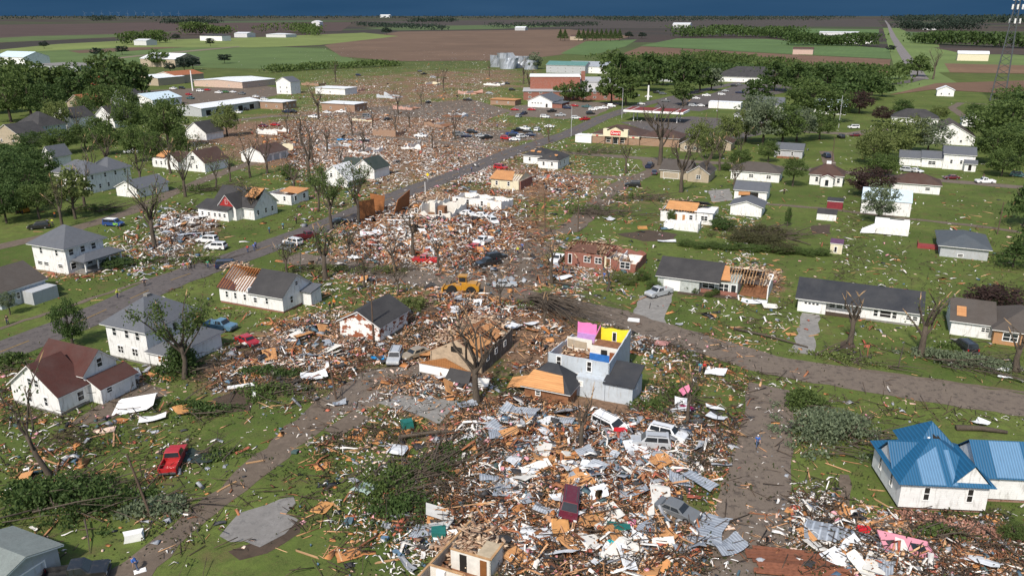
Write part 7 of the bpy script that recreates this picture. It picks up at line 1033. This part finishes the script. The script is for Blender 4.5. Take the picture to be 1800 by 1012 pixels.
# floor debris inside the roofless rooms
for px_, py_, rr, nn, z0 in ((1045, 648, 2.2, 160, 2.9), (985, 645, 2.0, 120, 2.8), (850, 600, 4, 500, 3.0), (800, 625, 3, 300, 3.2), (1040, 455, 6, 420, 2.4), (1090, 465, 3, 260, .9), (1320, 500, 4.5, 400, 2.2), (1200, 378, 4, 300, 2.9), (825, 960, 3, 500, .5), (770, 358, 5, 420, 1.6), (845, 362, 7, 300, .8), (505, 345, 3.5, 150, .6), (900, 318, 4, 120, .6), (420, 492, 3, 100, 2.9)):
    c = G(px_, py_); q = np.array(c.to_2d())[None] + rng.normal(0, .45 * rr, (nn, 2)); V, Fq = boxes(np.column_stack([q, z0 + rng.exponential(.2, nn)]), np.column_stack([rng.uniform(.3, 1.6, nn), rng.uniform(.08, .4, nn), rng.uniform(.04, .12, nn)]), rotm(nn, .3)); tag(obj('broken_boards', npmesh('broken_boards', V, Fq), M('mixed_scrap', (.72, .56, .40), .85, 'island', c2=(.20, .10, .06))), 'broken boards and plaster heaped inside ruined rooms', 'boards', kind='stuff')
# ---- pieces one can point to
def piece(name, label, cat, x, y, L_, W_, T_, rz, mat, z=None, tilt=(0, 0), me=None):
    o = obj(name, me or BX[hash(label) % 6 if False else len(label) % 6], mat); p = G(x, y); zz = float(zat(p.x, p.y)); o.scale = (L_, W_, T_); o.location = (p.x, p.y, (zz + T_ * .5 + .05) if z is None else z + zz); o.rotation_euler = (tilt[0], tilt[1], math.radians(rz)); return tag(o, label, cat)
wsheet = M('white_panel', (.82, .82, .81), .7, var=.08); osb = M('osb_panel', (.56, .28, .10), .8, var=.3); met = M('crumpled_metal', (.36, .39, .43), .45, 'ribbed', metal=.25, var=.3, scale=3); wmet = M('crumpled_white_metal', (.72, .74, .76), .5, var=.15); tealm = M('teal_vinyl', (.02, .15, .13), .6); pinkc = M('pink_cloth', (.70, .22, .34), .9); darkc = M('dark_plastic', (.025, .05, .05), .5)
piece('wall_panel', 'large white wall panel lying on the lower left drive', 'wall panel', 238, 715, 4.4, 3.4, .14, 12, wsheet, .5, (.1, -.12)); piece('crumpled_sheet', 'crumpled white sheet beside the white wall panel', 'sheet', 268, 738, 3.2, 1.6, .5, 20, wsheet, .4, me=SH[0]); piece('sheathing_panel', 'big orange sheathing panel on the lower left lawn', 'panel', 345, 718, 4.6, 2.2, .1, 35, osb, .25, (.05, .1)); piece('sheathing_panel', 'orange panel with crossed board on the alley lawn', 'panel', 567, 893, 1.8, 1.5, .08, 70, osb, .15)
pc = G(430, 690); gt = thing('gutter_frame', 'white right-angled porch beam lying on dark soil', 'beam', (pc.x, pc.y, .3), .35); MB().box(-2.2, 1.3, 0, 1.4, 1.75, .3).build('beam', wsheet, gt); MB().box(.95, -2.4, 0, 1.4, 1.28, .28).build('beam', wsheet, gt)
fz = piece('chest_freezer', 'white appliance lying on its side by the back alley', 'appliance', 237, 948, 1.75, .85, .8, 20, wsheet); piece('window_frame', 'white double window frame lying by the alley person', 'window frame', 247, 1004, 1.0, .6, .06, 30, wsheet)
for a in [('grey crumpled metal roofing sheet right of the crushed sedan', 1252, 935, 5.2, 3.0, 60), ('second grey crumpled roofing sheet near the lower lane', 1280, 960, 3.4, 2.4, 20), ('grey metal sheet draped by the silver SUV', 1165, 815, 3.0, 2.4, 80), ('grey roofing sheet left of the wrecked silver SUV', 1095, 800, 3.2, 2.0, 50), ('grey torn sheet beside the lower rubble lane', 1200, 965, 2.6, 2.0, 15), ('long grey roof slope lying before the pink wall', 1490, 955, 8.0, 3.0, -28), ('grey bent sheet amid the stump rubble', 985, 745, 3.4, 2.0, -20), ('grey bent sheet at the dark pole foot', 597, 712, 1.8, 1.2, 10), ('grey crumpled sheet on the bare tree slab', 822, 715, 2.6, 1.6, 12)]: piece('roofing_sheet', a[0], 'metal sheet', a[1], a[2], a[3], a[4], 1.1, a[5], met, .35, me=random.choice(SH))
for a in [('large white sheet left of the crushed white van', 870, 742, 3.2, 2.2, 30), ('white torn sheet below the open-room porch', 945, 738, 4.2, 2.2, -30), ('bright white ribbed sheet on the torn ranch lawn', 1325, 532, 4.6, 1.8, -24), ('white twisted strip of metal in the lower rubble', 1132, 820, 4.2, .9, 70), ('tall white sheet hanging in the silver SUV rubble', 1130, 805, 2.4, 1.4, 40), ('white sheet pile before the wrecked house lawn', 1190, 402, 5.4, 2.4, 10), ('white fallen door panel on the lawn by the garages', 1172, 426, 4.2, 1.4, -8), ('white flat panel beside the fallen tree trunk', 1070, 386, 2.4, 3.2, 20), ('long white gutter strip near the cross street', 1745, 648, 4.2, .9, -30), ('white curved strip on the right verge', 1775, 668, 3.2, .5, -45), ('white crumpled siding beside the red gable house', 345, 385, 6, 2.6, 20), ('long white gutter on the soil by the police vehicles', 345, 414, 8, 1.2, 22), ('white square frame on the lane lawn', 1722, 745, 1.8, 1.4, 40), ('white mattress-like sheet in the lower right rubble', 1115, 912, 3.6, 1.1, -20), ('white wall sheet lying right of the roofless rooms', 950, 950, 4.6, 2.0, -18)]: piece('white_sheet', a[0], 'sheet', a[1], a[2], a[3], a[4], .8, a[5], wmet, .35, me=random.choice(SH))
piece('white_box', 'white pillow-like box on the cross street', 'box', 1114, 565, 1.9, 1.4, .3, -20, wsheet); piece('plywood_sheet', 'orange plywood sheet leaning by the maroon van', 'panel', 985, 945, 1.6, 2.0, .1, 10, osb, .7, (.5, .2)); piece('plywood_sheet', 'orange square panel near the wrecked white SUV', 'panel', 1230, 765, 1.7, 1.3, .08, -30, osb); piece('plywood_sheet', 'orange panel on the torn ranch lawn', 'panel', 1250, 555, 1.8, 1.2, .08, -20, osb); piece('plywood_sheet', 'orange panel on the black-roofed ranch lawn', 'panel', 1391, 588, 1.3, 1.1, .08, 0, osb); piece('plywood_sheet', 'orange square panel on the far right lawn', 'panel', 1575, 457, 1.5, .9, .06, -10, osb)
piece('pink_cloth', 'pink cloth lying in the lower right rubble', 'cloth', 1110, 935, 2.4, .8, .5, 80, pinkc, .4, me=SH[2]); piece('pink_cloth', 'pink strip of cloth at the bottom rubble', 'cloth', 1102, 990, 1.8, .4, .2, -60, pinkc, .3, me=SH[3]); piece('pink_cloth', 'pink cloth hung on the splintered stump', 'cloth', 1203, 705, 1.8, 1.0, .8, 30, pinkc, 1.6, (.6, 0), SH[1]); piece('pink_cloth', 'magenta cloth at the stump foot', 'cloth', 1207, 722, 2.0, .8, .4, -50, M('magenta_cloth', (.45, .03, .14), .9), .5, me=SH[4]); piece('pink_rug', 'pinkish rug lying by the cross street rubble', 'rug', 1163, 606, 2.2, 1.8, .2, -30, M('dusty_pink', (.45, .22, .20), .9), .3, me=SH[2])
piece('teal_tank', 'dark teal tank lying in the lower rubble', 'tank', 1085, 938, 2.2, 1.0, .7, -8, tealm); piece('teal_box', 'bright teal box in the lower rubble', 'box', 1077, 965, .9, .7, .6, 10, M('bright_teal', (.02, .5, .55), .5)); piece('green_bin', 'dark green bin lying beside the concrete slab', 'bin', 717, 752, 1.4, 1.1, 1.0, 20, tealm); piece('green_bin', 'dark green bin left of the roofless rooms', 'bin', 772, 948, 1.4, 1.1, 1.0, 0, tealm); piece('blue_tarp', 'bright blue tarp beside the silver SUV', 'tarp', 664, 632, 1.9, 1.2, .4, 10, M('tarp_blue', (.01, .26, .60), .5), .3, me=SH[5]); piece('blue_tarp', 'blue tarp in the far rubble up the street', 'tarp', 607, 248, 6.5, 3, 1.0, 5, MATS['tarp_blue'], .6, me=SH[3])
piece('red_container', 'red container in the rubble behind the silver SUV', 'container', 1090, 768, 1.2, 1.0, .8, 20, redsign); piece('red_container', 'red cover at the bottom right kerb', 'container', 1517, 933, 1.1, .7, .4, 0, redsign); piece('kayak', 'yellow kayak with green patch in the lower rubble', 'kayak', 1155, 845, 2.6, .8, .5, -50, M('kayak_yellow', (.62, .55, .22), .5), .35, me=SH[1]); piece('dark_tarp', 'dark green tarp spread beside the red pickup', 'tarp', 352, 803, 4.2, 2.6, .6, -15, M('dark_tarp', (.03, .045, .04), .7), .2, me=SH[0]); piece('sage_panel', 'pale sage panel on the alley lawn', 'panel', 640, 862, 2.4, 1.8, .3, -30, M('sage_panel', (.36, .46, .42), .7), .3, me=SH[4]); piece('door_leaf', 'white door leaf on the slab behind the foursquare debris', 'door', 530, 682, 2.2, .9, .08, -35, M('pale_grey_door', (.5, .52, .52), .7), .2); piece('grey_pole_sheet', 'long pale plank resting on the central pile', 'board', 700, 395, 4.6, .5, .1, 15, wsheet, .8, (.1, .1)); piece('board_stack', 'stack of orange boards beside the half-roofed house', 'boards', 1130, 402, 2.2, 1.0, .5, 0, osb)
fl_ = thing('floor_remnant', 'broken brown plank floor lying at the bottom edge right of the lane', 'floor', G(1400, 992), math.radians(-8)); fl_.location.z = .25
pm_ = MB().box(-4.2, 0, 0, 4.2, .42, .1).mesh('plank')
for i in range(9): o = obj('plank', pm_, M('floor_plank', (.26, .10, .055), .85, 'single', c2=(.15, .06, .035)), fl_); o.location = (random.uniform(-.7, .7), -2.2 + i * .46, random.uniform(0, .06)); o.rotation_euler = (0, random.uniform(-.02, .02), random.uniform(-.025, .025))
for nm, lab, cat, mt, n_, l0, l1, w0, w1, msh in (('torn_sheet', 'large torn white sheet', 'sheet', wmet, 75, 1.6, 4.0, .8, 2.0, SH), ('roof_sheet', 'large crumpled grey roofing sheet', 'metal sheet', met, 45, 1.6, 3.8, 1.0, 2.2, SH), ('decking_section', 'broad section of orange roof decking', 'panel', deckx, 36, 1.6, 3.4, 1.0, 2.2, BX), ('shingled_section', 'torn section of dark shingled roof', 'roof piece', dkroof, 20, 1.2, 2.4, .9, 1.8, SH), ('plasterboard_section', 'broken section of pale plasterboard', 'plasterboard', plaster, 36, 1.4, 3.4, 1.0, 2.2, BX)):
    S = sample(n_, 2.2, 330)
    for X, Y, a, b_ in S:
        o = obj(nm, random.choice(msh), mt); ln = random.uniform(l0, l1); zz = float(zat(X, Y)); th = .12 if msh is BX else ln * .22; o.scale = (ln, random.uniform(w0, w1), th); o.rotation_euler = (random.gauss(0, .2), random.gauss(0, .2), random.uniform(0, 6.28)); o.location = (X, Y, zz + .25 + ln * .1); zo = zone(a, b_); tag(o, lab + ' ' + zo, cat, nm.replace('_', ' ') + 's ' + zo)
tr_ = thing('roof_truss', 'pale triangular roof truss lying on the left lawn by the rooms', 'truss', G(738, 930), math.radians(-60)); tr_.location.z = .15
for a, b_ in (((-2, 0, 0), (2, 0, 0)), ((-2, 0, 0), (0, 1.1, .2)), ((2, 0, 0), (0, 1.1, .2)), ((0, 0, 0), (0, 1.1, .2)), ((-1, 0, 0), (-1, .55, .1)), ((1, 0, 0), (1, .55, .1))): MB().bar(a, b_, .12, .1).build('member', lumber, tr_)
for i, (x, y, a, ln) in enumerate(sorted([(450, 812, 20, 2), (540, 975, -25, 2.6), (590, 890, -50, 1.8), (660, 910, -70, 1.6), (690, 985, 15, 3), (630, 790, 20, 3), (1550, 885, -60, 1.8), (1525, 890, -8, 2.2), (1540, 862, -10, 1.6), (1150, 870, -25, 5), (1200, 860, 80, 3), (950, 895, 30, 3.6), (1290, 755, -60, 4), (1430, 590, 20, 2), (400, 855, 55, 2.4)])): piece('long_board', ['pale', 'tan', 'orange', 'weathered', 'splintered'][i % 5] + ' single board lying alone %s, %s of fifteen from left' % (zone(x, y), ORD[i]), 'board', x, y, ln, .2, .08, a, lumber)
